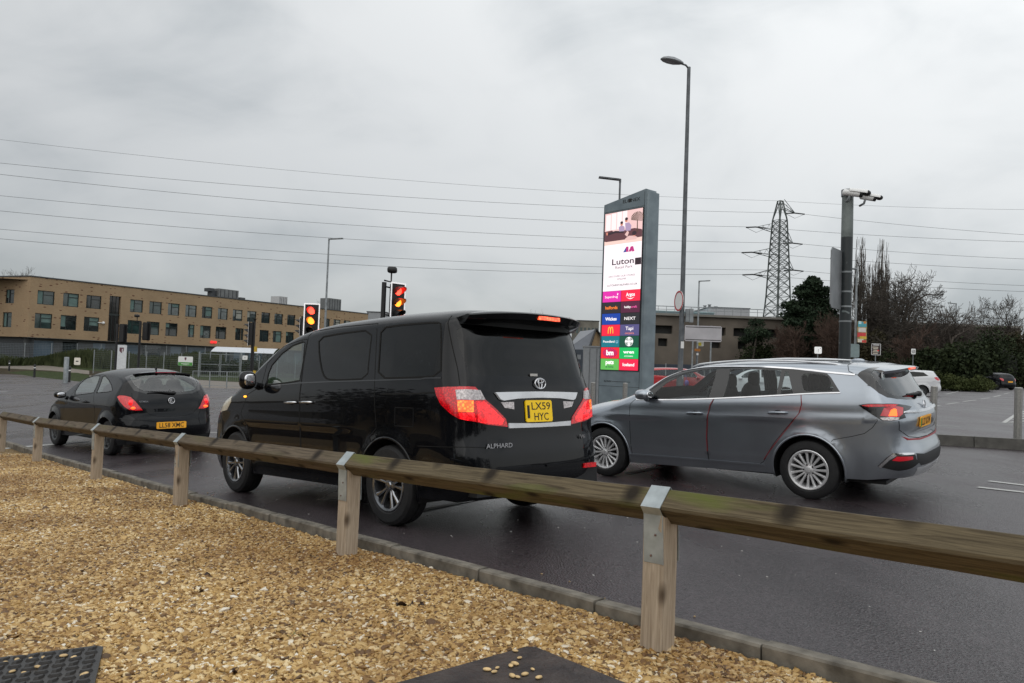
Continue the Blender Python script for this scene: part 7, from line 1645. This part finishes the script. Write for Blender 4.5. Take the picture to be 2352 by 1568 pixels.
# double gate
GA_,GB_=np.array(FB),np.array(F2); L=float(np.linalg.norm(GB_-GA_)); g=thing('mesh_gate','pair of tall mesh gates in steel frames beside the school sign','gate',M=M4(np.array([GA_[0],GA_[1],float(G(GA_[0],GA_[1]))]),np.array([GB_[0]-GA_[0],GB_[1]-GA_[1],0]),(0,0,1)))
hgt=height_at(500,812,GA_)-float(G(GA_[0],GA_[1]))
for x_ in (0.02,L-.02): mb=MB(); mb.box((x_,hgt/2+.05,0),(.12,hgt+.2,.12)); mb.out('gate_post',M_POLEL,g)
for s_ in (0,1):
    x0g,x1g=(.12,L/2-.03) if s_==0 else (L/2+.03,L-.12); w_=x1g-x0g; mb=MB()
    for c,s2 in (((w_/2,.12,0),(w_,.06,.05)),((w_/2,hgt-.05,0),(w_,.06,.05)),((w_/2,hgt*.55,0),(w_,.06,.05)),((.03,hgt/2,0),(.06,hgt-.2,.05)),((w_-.03,hgt/2,0),(.06,hgt-.2,.05))): mb.box(c,s2)
    o=mb.out('gate_leaf',M_POLEL,g); o.location=(x0g,0,0); mb=MB()
    for i in range(1,int(w_/.1)): mb.box((i*.1,hgt/2,0),(.009,hgt-.2,.006))
    for j in range(1,9): mb.box((w_/2,hgt*j/9,0),(w_-.1,.010,.01))
    q_=mb.out('gate_mesh',M_MESH,o)
mb=MB(); mb.box((L/2-.14,hgt*.52,.06),(.16,.22,.06)); mb.out('gate_lock',M_GREYB,g)
# dark blue palisade / hoarding fence at the right
HA,HB=stand(1300,880,74),stand(1800,860,70)
def hoarding(A,B,h,lab,n,m,name='hoarding_fence',slatw=None):
    r=thing(name,lab,'fence',(A[0],A[1],0)); A=np.array(A[:2]);B=np.array(B[:2]); L=np.linalg.norm(B-A)/n; d=(B-A)/np.linalg.norm(B-A); pr=pp=None; a=math.atan2(d[1],d[0])
    for k in range(n):
        q=A+d*L*k; z=float(G(*q))
        if pr is None: 
            mb=MB(); mb.box((L/2,0,h/2),(L-.03,.04,h)); 
            for i in range(10): mb.box((L*(i+.5)/10,-.03,h/2),(L/18,.03,h*.98))
            o=mb.out('fence_panel',m,r); pr=o.data; mb=MB(); mb.box((0,-.05,h/2),(.09,.09,h+.15)); o2=mb.out('fence_post',M_POLEL,r); pp=o2.data
        else: o=bpy.data.objects.new('fence_panel',pr); COL.objects.link(o); o.parent=r; o2=bpy.data.objects.new('fence_post',pp); COL.objects.link(o2); o2.parent=r
        o.location=(q[0]-A[0],q[1]-A[1],z); o.rotation_euler=(0,0,a); o2.location=o.location; o2.rotation_euler=o.rotation_euler
    return r
hoarding(HA,HB,1.95,'dark navy panel fence behind the blank sign back',17,mat('navy_panel',(.022,.032,.050),.45,noise=(.6,.3)))
P1,P2=stand(1800,855,68),stand(2090,850,66)
hoarding(P1,P2,1.7,'dull grey green fence running behind the camera mast',9,mat('grey_green_panel',(.07,.075,.06),.6,noise=(.6,.3)),'panel_fence')
# ================================================================= pylon and lines
PB_=stand(1784,806,112); tp=height_at(1790,461,PB_)-PB_[2]; py_root=thing('pylon','steel lattice electricity pylon rising behind the dark pine','pylon',PB_,.42)
M_LAT=mat('pylon_steel',(.10,.115,.11),.6,.3,noise=(1,.3)); 
levels=[0,3.2,5.6,7.6,9.4,11.0,12.5,13.9,15.2,16.4,17.5,18.5,19.5,20.4,21.3,22.2,23.1,24.0,tp] if tp>24.5 else list(np.linspace(0,1,17)**.85*tp); sc_=tp/levels[-1]
def hw(z): 
    return float(np.interp(z/tp,[0,.12,.24,.45,.68,.9,1.0],[2.65,2.2,1.65,1.22,1.0,.72,.25]))
legs=[(-1,-1),(1,-1),(1,1),(-1,1)]
for lx_,ly_ in legs: mb=MB(); mb.tube([(lx_*hw(z),ly_*hw(z),z) for z in [-.5]+levels[1:]],.11,4); mb.out('leg',M_LAT,py_root)
mb=MB()
for i in range(len(levels)-1):
    z0_,z1_=levels[i],levels[i+1]; a,b=hw(z0_),hw(z1_)
    for k in range(4):
        A,B=legs[k],legs[(k+1)%4]
        mb.tube([(A[0]*a,A[1]*a,z0_),(B[0]*b,B[1]*b,z1_)],.045,4,cap=False); mb.tube([(B[0]*a,B[1]*a,z0_),(A[0]*b,A[1]*b,z1_)],.045,4,cap=False); mb.tube([(A[0]*b,A[1]*b,z1_),(B[0]*b,B[1]*b,z1_)],.04,4,cap=False)
o=mb.out('lattice_bracing',M_LAT,py_root); o['kind']='stuff'
py_frame=py_root.matrix_basis.copy(); yw=Matrix.Translation(Vector(PB_))@Matrix.Rotation(.42,4,'Z')
pyl_in=lambda w: yw.inverted()@Vector(w)
att={}
# cross arms: left ends and right ends as seen
arms=[('l',1737,521),('l',1727,579),('l',1729,630),('r',1826,489),('r',1821,558),('r',1823,620)]
for s_,px,py in arms:
    D_=112-3 if s_=='l' else 112+3
    w=at(px,py,D_); att[(s_,py)]=w; l=pyl_in(w); zz=l.z; b=hw(min(zz,tp-.5)); mb=MB(); sgx=-1 if s_=='l' else 1
    for sy in (-1,1): mb.tube([(sgx*b,sy*b,zz),l],.055,4); mb.tube([(sgx*b*.9,sy*b*.9,zz+1.3),l],.045,4)
    for t_ in (.35,.65): q1=Vector((sgx*b,-b,zz)).lerp(l,t_); q2=Vector((sgx*b,b,zz)).lerp(l,t_); q3=Vector((sgx*b*.9,0,zz+1.3)).lerp(l,t_); mb.tube([q1,q2,q3,q1],.03,4)
    mb.out('cross_arm',M_LAT,py_root)
    for sd in (-1,1):
        e=l+Vector((sd*1.6*.9,0,-.15)) if False else pyl_in(w+np.array([sd*1.5,0,-.12])); mb=MB(); mb.tube([l,e],.10,7); mb.out('insulator',M_DARK,py_root)
    mb=MB(); a_=pyl_in(w+np.array([-1.5,0,-.12])); b_=pyl_in(w+np.array([1.5,0,-.12])); mb.tube([a_,(a_+b_)/2+Vector((0,0,-.7)),b_],.03,4); mb.out('jumper_wire',M_DARK,py_root)
# lines: heights at left edge x=0 and right edge x=2352
M_WIRE=mat('overhead_wire',(.12,.125,.13),.6)
lines=[(320,(1790,461),112,481,'topmost thin earth wire'),(374,(1826,489),115,538.7,'upper far line, second from the top'),(400,(1737,521),109,555.2,'upper near line, third from the top'),(449,(1821,558),115,594.4,'middle far line, fourth from the top'),(484,(1727,579),109,619.8,'middle near line, fifth from the top'),(526,(1823,620),115,655.6,'lower far line, second from the bottom'),(548,(1729,630),109,669.4,'lowest near line')]
for yl,(ax,ay),ad,yr,lab in lines:
    A=at(0,yl,88+(ad-112)); B=at(ax,ay,ad); C_=at(2352,yr,104+(ad-112)); P_=[]
    A2=A+(A-B)*.9; A2[2]=A[2]+(A[2]-B[2])*.9+1.5
    for (P,Q,sag) in ((A2,A,.5),(A,B,1.2),(B,C_,.25)):
        n=16
        for k in range(n): t_=k/n; q=P*(1-t_)+Q*t_; q[2]-=4*sag*t_*(1-t_); P_.append(q)
    P_.append(C_); C3=C_+(C_-B)*1.2; P_.append(C3)
    mb=MB(); mb.tube(P_,.017 if 'earth' in lab else .023,5); o=mb.out('power_line',M_WIRE,None,True); tagit(o,lab+' carried by the pylon','power line','overhead lines across the sky')
# ================================================================= trees and shrubs
M_BARK=mat('bare_bark',(.060,.050,.040),.85,noise=(2,.4)); M_BARKL=mat('pale_twigs',(.085,.070,.058),.85,noise=(2,.4)); M_BARKR=mat('reddish_twigs',(.075,.045,.032),.85,noise=(2,.4))
def leafmat(name,c,c2): return mat(name,c,.75,noise=(.9,.3,c2),spec=.15)
M_PINE=leafmat('pine_needles',(.018,.032,.018),(.035,.055,.030)); M_LEAFD=leafmat('dark_evergreen_leaves',(.017,.028,.012),(.038,.050,.021)); M_HEDGE=leafmat('hedge_leaves',(.045,.060,.018),(.085,.10,.035)); M_OLIVE=leafmat('olive_undergrowth',(.038,.034,.018),(.062,.054,.030)); M_LONG=leafmat('long_grass',(.035,.048,.018),(.060,.070,.030))
def bare_tree(lab,px,pyb,depth,pytop,style='spread',seed=0,spreadk=1.0,m=M_BARK,mt=None,group='bare winter trees',pxtop=None,lv=5,dens_=1.0,name='bare_tree'):
    p=stand(px,pyb,depth); H=height_at(px if pxtop is None else pxtop,pytop,p)-p[2]; rs=np.random.RandomState(seed); r=thing(name,lab,'tree',p,group=group)
    tk=MB(); tw=MB()
    def branch(q,d,L,R,lvl):
        n=4 if lvl<2 else 3; pts=[Vector(q)]; rad=[R]; dd=Vector(d).normalized()
        for k in range(n):
            j=.10 if style=='poplar' else .20
            dd=(dd+Vector(rs.normal(0,j,3))+Vector((0,0,.10 if style!='spread' or lvl>2 else .02))).normalized(); pts.append(pts[-1]+dd*L/n); rad.append(max(.014,R*(1-(k+1)/n*.55)))
        mbx=tk if lvl<2 else tw; mbx.tube(pts,rad,6 if lvl<2 else 3,cap=False)
        if lvl>=lv: return
        nb={0:(30 if style=='poplar' else 7),1:6 if style!='poplar' else 7,2:5,3:4,4:3}[lvl]
        nb=max(2,int(nb*dens_+.5))
        for i in range(nb):
            t_=(i+.6)/nb if style=='poplar' or lvl>0 else .35+.65*(i+.5)/nb
            t_=min(t_,.98); seg=min(int(t_*n),n-1); f_=t_*n-seg; b=pts[seg].lerp(pts[seg+1],f_); ax=(pts[seg+1]-pts[seg]).normalized()
            a=rs.uniform(0,6.283); side=Vector((math.cos(a),math.sin(a),0)); side=(side-ax*side.dot(ax)); 
            if side.length<.1: side=Vector((1,0,0))
            side.normalize(); an={'poplar':.30,'spread':.95,'round':.75}[style]*rs.uniform(.7,1.25)*(spreadk if lvl==0 else 1)
            nd_=(ax*math.cos(an)+side*math.sin(an)).normalized()
            if style=='poplar': Ln=L*(.55 if lvl==0 else .45)*(1.05-.65*t_)*rs.uniform(.8,1.15) if lvl==0 else L*.5*rs.uniform(.7,1.1)
            else: Ln=L*rs.uniform(.52,.80)*(1.15-.45*t_)
            branch(b,nd_,Ln,rad[seg]*(.50 if lvl<2 else .55)*rs.uniform(.8,1.1),lvl+1)
    if style=='poplar':
        tk.tube([(0,0,-.3),(0,0,H*.5),(.1,0,H*.97)],[.22,.12,.03],6)
        for i in range(int(52*dens_)):
            h0=H*(.02+.62*rs.uniform()**1.2); a=rs.uniform(0,6.283); top=min(H*rs.uniform(.62,1.0),h0+H*.62); w=H*.085*spreadk*rs.uniform(.3,1.0)*(1-.55*h0/H); n_=7; P_=[]
            for k in range(n_+1):
                u=k/n_; rr=w*min(1,u*2.4)**.8*(1-.25*u*u); P_.append((rr*math.cos(a)+rs.normal(0,.05),rr*math.sin(a)+rs.normal(0,.05),h0+(top-h0)*u))
            tw.tube(P_,[.055*(1-.6*k/n_) for k in range(n_+1)],3,cap=False)
            for q_ in range(9):
                k=rs.randint(1,n_); b=Vector(P_[k]); b2=rs.uniform(0,6.283); L_=H*.07*rs.uniform(.5,1.3); tw.tube([b,b+Vector((math.cos(b2)*.18*L_,math.sin(b2)*.18*L_,L_*.5)),b+Vector((math.cos(b2)*.25*L_,math.sin(b2)*.25*L_,L_))],[.022,.018,.012],3,cap=False)
    else: branch((0,0,-.3),(rs.uniform(-.1,.1),rs.uniform(-.1,.1),1),H*.52,.10+H*.018,0)
    # keep the surveyed height
    zs=[v[2] for v in tw.v] or [H]; k=H/max(zs)
    for mb_ in (tk,tw): mb_.v=[(a*(1 if style!='poplar' else .9),b,c*k) for a,b,c in mb_.v]
    # twig thickness that still reads at this distance
    tk.out('trunk',m,r,True); o=tw.out('crown',mt or m,r,True); return r
bare_tree('tall narrow bare poplar, taller of the pair left',1972,862,84,541,'poplar',3,group='bare poplars',lv=3,pxtop=1980)
bare_tree('broad fan of upright poplar stems right of the camera mast',2020,862,84,548,'poplar',8,group='bare poplars',lv=3,pxtop=2030,dens_=1.2)
bare_tree('narrow bare poplar standing between the other two',1998,862,88,600,'poplar',14,group='bare poplars',lv=3)
bare_tree('wide arching bare tree with drooping twigs right of the poplars',2062,862,80,612,'spread',21,1.1,m=M_BARK,lv=5)
bare_tree('second arching bare tree, lower and further right',2100,862,86,645,'spread',33,1.1,m=M_BARK,lv=5)
bare_tree('upright twiggy bare tree squeezed between the poplars and the arching trees',2040,862,83,640,'round',35,.8,m=M_BARKL,lv=5)
bare_tree('scrubby bare tree in front of the deck building end',2110,862,78,690,'round',5,m=M_BARKL,lv=4)
bare_tree('bare tree with pale twigs beside the slim pole',2140,862,76,695,'round',6,m=M_BARKL,lv=4)
bare_tree('thin bare tree left of the right hand street lamp',2172,862,78,722,'round',7,m=M_BARKL,lv=4)
bare_tree('thin bare tree right of the right hand street lamp',2215,858,80,740,'round',9,m=M_BARKL,lv=4)
bare_tree('rounded bare tree cut by the right edge of the photograph',2345,850,84,668,'round',12,1.2,m=M_BARK,lv=5)
bare_tree('low bare tree in the gap between the two far lamps',2275,850,95,752,'round',15,m=M_BARKL,lv=4)
bare_tree('small dark bare tree in the bushes under the arching tree',2085,862,70,730,'round',17,m=M_BARKR,lv=4)
bare_tree('reddish bare scrub tree at the foot of the pylon',1790,850,88,745,'round',18,m=M_BARKR,lv=4)
bare_tree('reddish bare scrub tree right of the pylon foot',1835,850,86,735,'round',19,m=M_BARKR,lv=4)
bare_tree('reddish bare scrub tree right below the pine',1885,850,84,728,'round',20,m=M_BARKR,lv=4)
bare_tree('bare scrub tree just left of the camera mast foot',1915,855,82,720,'round',22,m=M_BARKR,lv=4)
bare_tree('bare scrub tree right of the camera mast foot',1950,855,82,700,'round',23,m=M_BARKR,lv=4)
bare_tree('faint bare treetop over the left end of the school',45,850,122,606,'round',25,1.3,m=M_BARKL,lv=4)
bare_tree('second faint treetop left above the school roof',5,850,125,612,'round',26,1.2,m=M_BARKL,lv=4)
bare_tree('reddish treetop above the school roof behind the lit signal',695,850,170,685,'round',27,1.2,m=M_BARKR,lv=4)
bare_tree('tiny bare treetop above the people carrier roof',1236,850,165,710,'round',28,m=M_BARKR,lv=3)
# evergreen foliage as many leaf sized faces
def leaves(mb,c,rad,n,size,rs,flat=1.0,hollow=.45):
    C=np.array(c);R=np.array(rad)
    u=rs.normal(size=(n,3)); u/=np.linalg.norm(u,axis=1)[:,None]; rr=rs.uniform(hollow,1.0,(n,1))**(1/2.); P=C+u*R*rr
    P+=rs.normal(0,.13,(n,3))*R
    a=rs.normal(size=(n,3)); a/=np.linalg.norm(a,axis=1)[:,None]; b=np.cross(a,rs.normal(size=(n,3))); b/=np.maximum(np.linalg.norm(b,axis=1)[:,None],1e-6); s=size*rs.uniform(.6,1.3,(n,1))
    V=np.stack([P-a*s*.5,P+b*s*.35,P+a*s*.6,P-b*s*.35],1).reshape(-1,3); base=len(mb.v); mb.v+= [tuple(q) for q in V]; mb.f+=[(base+4*i,base+4*i+1,base+4*i+2,base+4*i+3) for i in range(n)]; mb.m+=[0]*n
def shrub(lab,px,pyb,depth,pytop,w,m,seed,n=5200,size=.26,name='evergreen_shrub',cat='shrub',group='evergreen shrubs',dp=None,lumps=9):
    p=stand(px,pyb,depth); H=height_at(px,pytop,p)-p[2]; rs=np.random.RandomState(seed); r=thing(name,lab,cat,p,group=group); mb=MB(); W=w*depth/1720.; dp=dp or W*.5
    core=MB(); core.ellipsoid((0,0,H*.30),(W*.30,dp*.4,H*.28),12,8);  # dark core, shade inside the bush put into its colour
    for k in range(lumps):
        x_=rs.uniform(-.42,.42)*W; h_=H*rs.uniform(.35,1.0)*(1-.45*(abs(x_)/(W*.5))**2); rz=h_*rs.uniform(.28,.42); rx=W*rs.uniform(.12,.24)
        leaves(mb,(x_,rs.uniform(-.4,.4)*dp,h_-rz*.8),(rx,dp*.5,rz),n//lumps,size,rs)
    leaves(mb,(0,0,H*.35),(W*.5,dp*.8,H*.40),n//2,size,rs,hollow=.3)
    core.out('shade_core',mat('dark_inner_shade',(.012,.014,.008),.9),r,True); mb.out('foliage',m,r)
    return r
shr=[('dark green bush left of the white totem panel',2115,864,70,790,95,M_LEAFD,1),('dense dark bush right of the white totem panel',2215,872,62,742,110,M_LEAFD,2),('tall dark evergreen mass behind the parked dark car',2290,862,78,728,150,M_LEAFD,3),('evergreen bush behind the far right street lamp',2235,858,84,752,120,M_LEAFD,4),('brownish bush at the right edge behind the parked dark car',2345,860,80,745,90,M_OLIVE,5),('dark bush below the bare scrub trees',2065,862,74,800,110,M_LEAFD,6),('olive thicket under the poplars',2010,862,80,758,110,M_OLIVE,7),('olive thicket under the arching bare tree',2090,862,82,748,110,M_OLIVE,8),('olive thicket at the pylon foot',1800,852,96,770,120,M_OLIVE,9),('olive thicket left of the camera mast',1870,852,94,765,110,M_OLIVE,10),('dark ivy bush at the left foot of the pylon',1735,848,92,758,80,M_LEAFD,11),('olive thicket in front of the deck building end',2160,862,84,765,90,M_OLIVE,12)]
for s_ in shr: shrub(*s_,group='thickets and bushes behind the car park')
hed=[('clipped low hedge behind the parked white car',2110,872,60,848,70,13),('rounded hedge between the white car and the totem panel',2150,874,59,852,70,14),('low hedge in front of the dense dark bush',2205,876,58,855,80,15),('low hedge left of the parked dark car',2250,882,57,862,60,16),('small round shrub at the hedge end',2128,878,55,862,40,17)]
for lab,px,pyb,d,pt,w,sd in hed: shrub(lab,px,pyb,d,pt,w,M_HEDGE,sd,n=3600,size=.13,name='hedge',cat='hedge',group='low hedges along the car park')
# the big dark pine
p=stand(1870,850,90); H=height_at(1865,638,p)-p[2]; r=thing('pine_tree','big dark pine with layered branches left of the camera mast','tree',p); rs=np.random.RandomState(2)
tk=MB(); tk.tube([(0,0,-.3),(.1,0,H*.4),(-.2,0,H*.75),(-.1,0,H*.97)],[.32,.24,.14,.05],8); fo=MB(); k90=90/1720.
cl=[(1866,652,22,14),(1858,662,30,10),(1882,668,26,12),(1846,674,24,9),(1890,690,30,16),(1860,692,36,18),(1832,700,28,10),(1898,712,26,18),(1868,718,46,22),(1836,722,34,14),(1820,712,18,8),(1880,742,44,22),(1845,748,44,20),(1815,745,24,12),(1905,745,22,20),(1862,772,50,22),(1830,778,34,16),(1895,775,30,18),(1822,762,26,10),(1872,640,12,8),(1905,728,26,18),(1850,735,30,14)]
for (cx,cy,rx,rz) in cl:
    q=at(cx,cy,90)-p; yy=rs.uniform(-1.2,1.2); tk.tube([(0,0,max(.5,q[2]-.8)),(q[0]*.6,yy*.6,q[2]-.25),(q[0],yy,q[2])],[.09,.06,.03],5); leaves(fo,(q[0],yy,q[2]),(rx*k90,rx*k90*.8,rz*k90),int(420+rx*24),.30,rs,hollow=.05)
tk.out('trunk',M_BARK,r,True); fo.out('crown',M_PINE,r)
for lab,cl2,dd,sd in (('second dark pine behind the pylon legs, lower than the big one',[(1800,735,18,10),(1790,752,24,10),(1808,765,26,12),(1780,772,22,10)],97,4),('low dark conifer at the left foot of the pylon',[(1742,742,20,12),(1735,762,30,14),(1755,770,24,14),(1722,778,22,10)],91,6)):
    p=stand(cl2[-1][0],850,dd); r=thing('pine_tree',lab,'tree',p); rs=np.random.RandomState(sd); tk=MB(); q=at(cl2[0][0],cl2[0][1],dd)-p; tk.tube([(0,0,-.3),(q[0]*.5,0,q[2]*.5),(q[0],0,q[2])],[.2,.14,.05],6); fo=MB(); kk=dd/1720.
    for (cx,cy,rx,rz) in cl2: q=at(cx,cy,dd)-p; leaves(fo,(q[0],rs.uniform(-.8,.8),q[2]),(rx*kk,rx*kk*.8,rz*kk),700,.2,rs,hollow=.1)
    tk.out('trunk',M_BARK,r,True); fo.out('crown',M_PINE,r)
# long grass bank between the fences, left
rs=np.random.RandomState(9); mb=MB()
A=on_ground(-160,823)[:2]; B=on_ground(460,862)[:2]; A2=(S0-su_*16+sn*6)[:2]; B2=(S0+su_*24+sn*6)[:2]
N_=14000; t_=rs.uniform(0,1,N_); w_=rs.uniform(0,1,N_)
X=(A[0]*(1-t_)+B[0]*t_)*(1-w_)+(A2[0]*(1-t_)+B2[0]*t_)*w_; Y=(A[1]*(1-t_)+B[1]*t_)*(1-w_)+(A2[1]*(1-t_)+B2[1]*t_)*w_; Z=G(X,Y); Hh=rs.uniform(1.0,1.9,N_)*(.8+.4*np.sin(X*.35)*np.sin(Y*.3)); dx=rs.normal(0,.22,N_); dy=rs.normal(0,.2,N_); sw=rs.uniform(.05,.12,N_)
V=np.stack([np.stack([X-sw,Y,Z],1),np.stack([X+sw,Y,Z],1),np.stack([X+dx+sw*.3,Y+dy,Z+Hh],1),np.stack([X+dx-sw*.3,Y+dy,Z+Hh],1)],1).reshape(-1,3)
o=mesh_obj('long_grass',V,[(4*i,4*i+1,4*i+2,4*i+3) for i in range(N_)],M_LONG); tagit(o,'dark green bank of long grass behind the mesh fence','grass',kind='stuff')
# hedge line further right, behind the crossing, and distant tree belt
for lab,px,pyb,d,pt,w,m,sd in (('dark hedge behind the mesh gate',500,862,84,815,110,M_LEAFD,31),('dark hedge right of the mesh gate',600,864,84,812,120,M_LEAFD,32),('rough hedge behind the hatchback roof',395,858,86,814,120,M_LONG,33),('rough bush right of the gate behind the people carrier',700,866,84,815,120,M_LEAFD,34)):
    shrub(lab,px,pyb,d,pt,w,m,sd,n=2600,size=.15,name='hedge',cat='hedge',group='hedges behind the school fence')
rs=np.random.RandomState(3); mb=MB()
for k in range(70):
    a=rs.uniform(-.9,.9); d=rs.uniform(240,330); x_,y_=d*math.sin(a),d*math.cos(a); leaves(mb,(x_,y_,float(G(x_,y_))+rs.uniform(1,3)),(rs.uniform(8,16),6,rs.uniform(3,5)),350,1.3,rs,hollow=.3)
tagit(mb.out('distant_trees',M_OLIVE,None),'far belt of dull winter trees on the skyline','woodland',kind='stuff')
# things behind the camera that the cars mirror: a tree belt and a long low shop
rs=np.random.RandomState(6); mb=MB()
for k in range(74):
    a=math.radians(rs.uniform(105,300)); d=rs.uniform(20,30); x_,y_=d*math.sin(a),d*math.cos(a)
    leaves(mb,(x_,y_,float(G(x_,y_))+rs.uniform(.8,3.0)),(rs.uniform(3,5),2.5,rs.uniform(1.8,2.4)),900,.28,rs,hollow=.2)
tagit(mb.out('tree_belt',M_OLIVE,None),'belt of trees behind the viewpoint, mirrored in the cars','woodland',kind='stuff')
# ================================================================= other cars
def small_car(name,lab,surf_key,M,paint,lamp=None,glassm=None,plate_=None,est=False,style='multi'):
    su={'hat':HAT,'est':EST}[surf_key]; r=thing(name,lab,'car',M=M); wb={'hat':2.511,'est':2.665}[surf_key]; c=Car(su,r,step=.09); c.arches=[(0,.31,.37),(wb,.31,.37)]
    g=glassm or G_PRIV
    if surf_key=='hat':
        c.region('side_window',[(1.60,.817,.995),(1.68,.78,1.064),(1.66,.7,1.214),(1.52,.642,1.307),(1.21,.625,1.365),(.92,.628,1.368),(.80,.695,1.243),(.75,.793,1.06)],g,-.003)
        c.region('side_window',[(.70,.794,1.061),(.70,.742,1.159),(.80,.632,1.36),(.50,.64,1.34),(.20,.70,1.22),(-.02,.768,1.116)],g,-.003)
        c.region('windscreen',[(2.3,.68,1.04),(1.9,.60,1.235),(1.5,.55,1.38),(1.42,-.01,1.44),(2.33,-.01,1.025)],g,-.003,pair=False)
        c.region('rear_window',[(-.17,.58,1.345),(-.20,.45,1.39),(-.30,.171,1.405),(-.33,-.01,1.405),(-.545,-.01,1.09),(-.54,.2,1.09),(-.50,.42,1.11),(-.40,.58,1.17)],g,-.003,pair=False)
        c.region('tail_lamp',[(-.319,.798,1.014),(-.346,.777,1.036),(-.428,.715,1.033),(-.488,.649,1.01),(-.547,.592,.935),(-.571,.598,.786),(-.529,.684,.8),(-.474,.745,.856),(-.408,.787,.936)],lamp or L_REDD,.010)
        pz,px_,pw=.72,-.66,.50
    else:
        c.region('side_window',[(1.95,.886,1.06),(1.92,.854,1.125),(1.776,.788,1.261),(1.56,.733,1.37),(1.339,.709,1.425),(1.10,.695,1.44),(1.10,.88,1.09)],g,-.003)
        c.region('side_window',[(1.03,.88,1.10),(1.03,.708,1.44),(.40,.72,1.43),(-.1,.755,1.39),(-.35,.85,1.19),(.3,.87,1.14)],g,-.003)
        c.region('windscreen',[(2.18,.74,1.18),(1.85,.60,1.345),(1.50,.52,1.455),(1.45,-.01,1.47),(2.2,-.01,1.165)],g,-.003,pair=False)
        c.region('rear_window',[(-.60,.70,1.385),(-.70,.50,1.40),(-.75,-.01,1.405),(-.90,-.01,1.118),(-.86,.50,1.132),(-.774,.724,1.195)],g,-.003,pair=False)
        c.region('tail_lamp',[(-.62,.88,1.10),(-.70,.84,1.12),(-.80,.76,1.12),(-.90,.66,1.05),(-.88,.74,.93),(-.80,.82,.92),(-.70,.86,1.0)],lamp or L_REDD,.010)
        c.region('headlamp',[(3.30,.80,.86),(3.05,.86,.90),(2.95,.87,.86),(3.1,.85,.78),(3.35,.78,.76)],L_CLEAR,.004)
        pz,px_,pw=.88,-1.02,.50
    c.build(paint)
    for x in (0,wb):
        for y in (.76,-.76): wheel(r,x,y,.31,.2,.2,style,M_RIMD if style=='steel' else M_RIM)
    mirror(r,(1.95,.98,1.05),paint,None,(.085,.10,.065))
    o=plate(r,(px_-.01,0,pz),0,0,pw,.11,[]) if plate_ else None
    seats(r,[(1.1,.36),(1.1,-.36)],floor=(-.4,2.1,.4),w=.58,dash=1.8,zh=1.0,top=1.24)
    return r
def gpose(px,py,depth,yawdeg,sc=1.0):
    p=stand(px,py,depth); e=.5; gx=(float(G(p[0]+e,p[1]))-float(G(p[0]-e,p[1])))/(2*e); gy=(float(G(p[0],p[1]+e))-float(G(p[0],p[1]-e)))/(2*e)
    return pose(p[0],p[1],math.radians(yawdeg),gx,gy,p[2],sc)
M_REDP=mat('red_car_paint',(.42,.012,.016),.3,.1,1.0,noise=(2,.05)); M_WHP=mat('white_car_paint',(.62,.63,.65),.3,0,1.0,noise=(2,.03))
small_car('parked_car','red car passing between the totem sign and the grey estate','est',gpose(1508,905,36,-14),M_REDP,glassm=G_CLEAR)
small_car('parked_car','white car with dark windows parked beyond the estate car tail','est',gpose(2112,905,44,160),M_WHP,lamp=L_REDD,style='steel')
small_car('parked_car','black hatchback parked at the far right of the car park','hat',gpose(2306,890,66,103,1.0),M_BLACKP,lamp=L_REDD,plate_=True,style='steel')
small_car('parked_car','silver white car seen through the rear windows of the grey estate','est',gpose(1800,905,35,165),M_WHP,glassm=G_CLEAR)
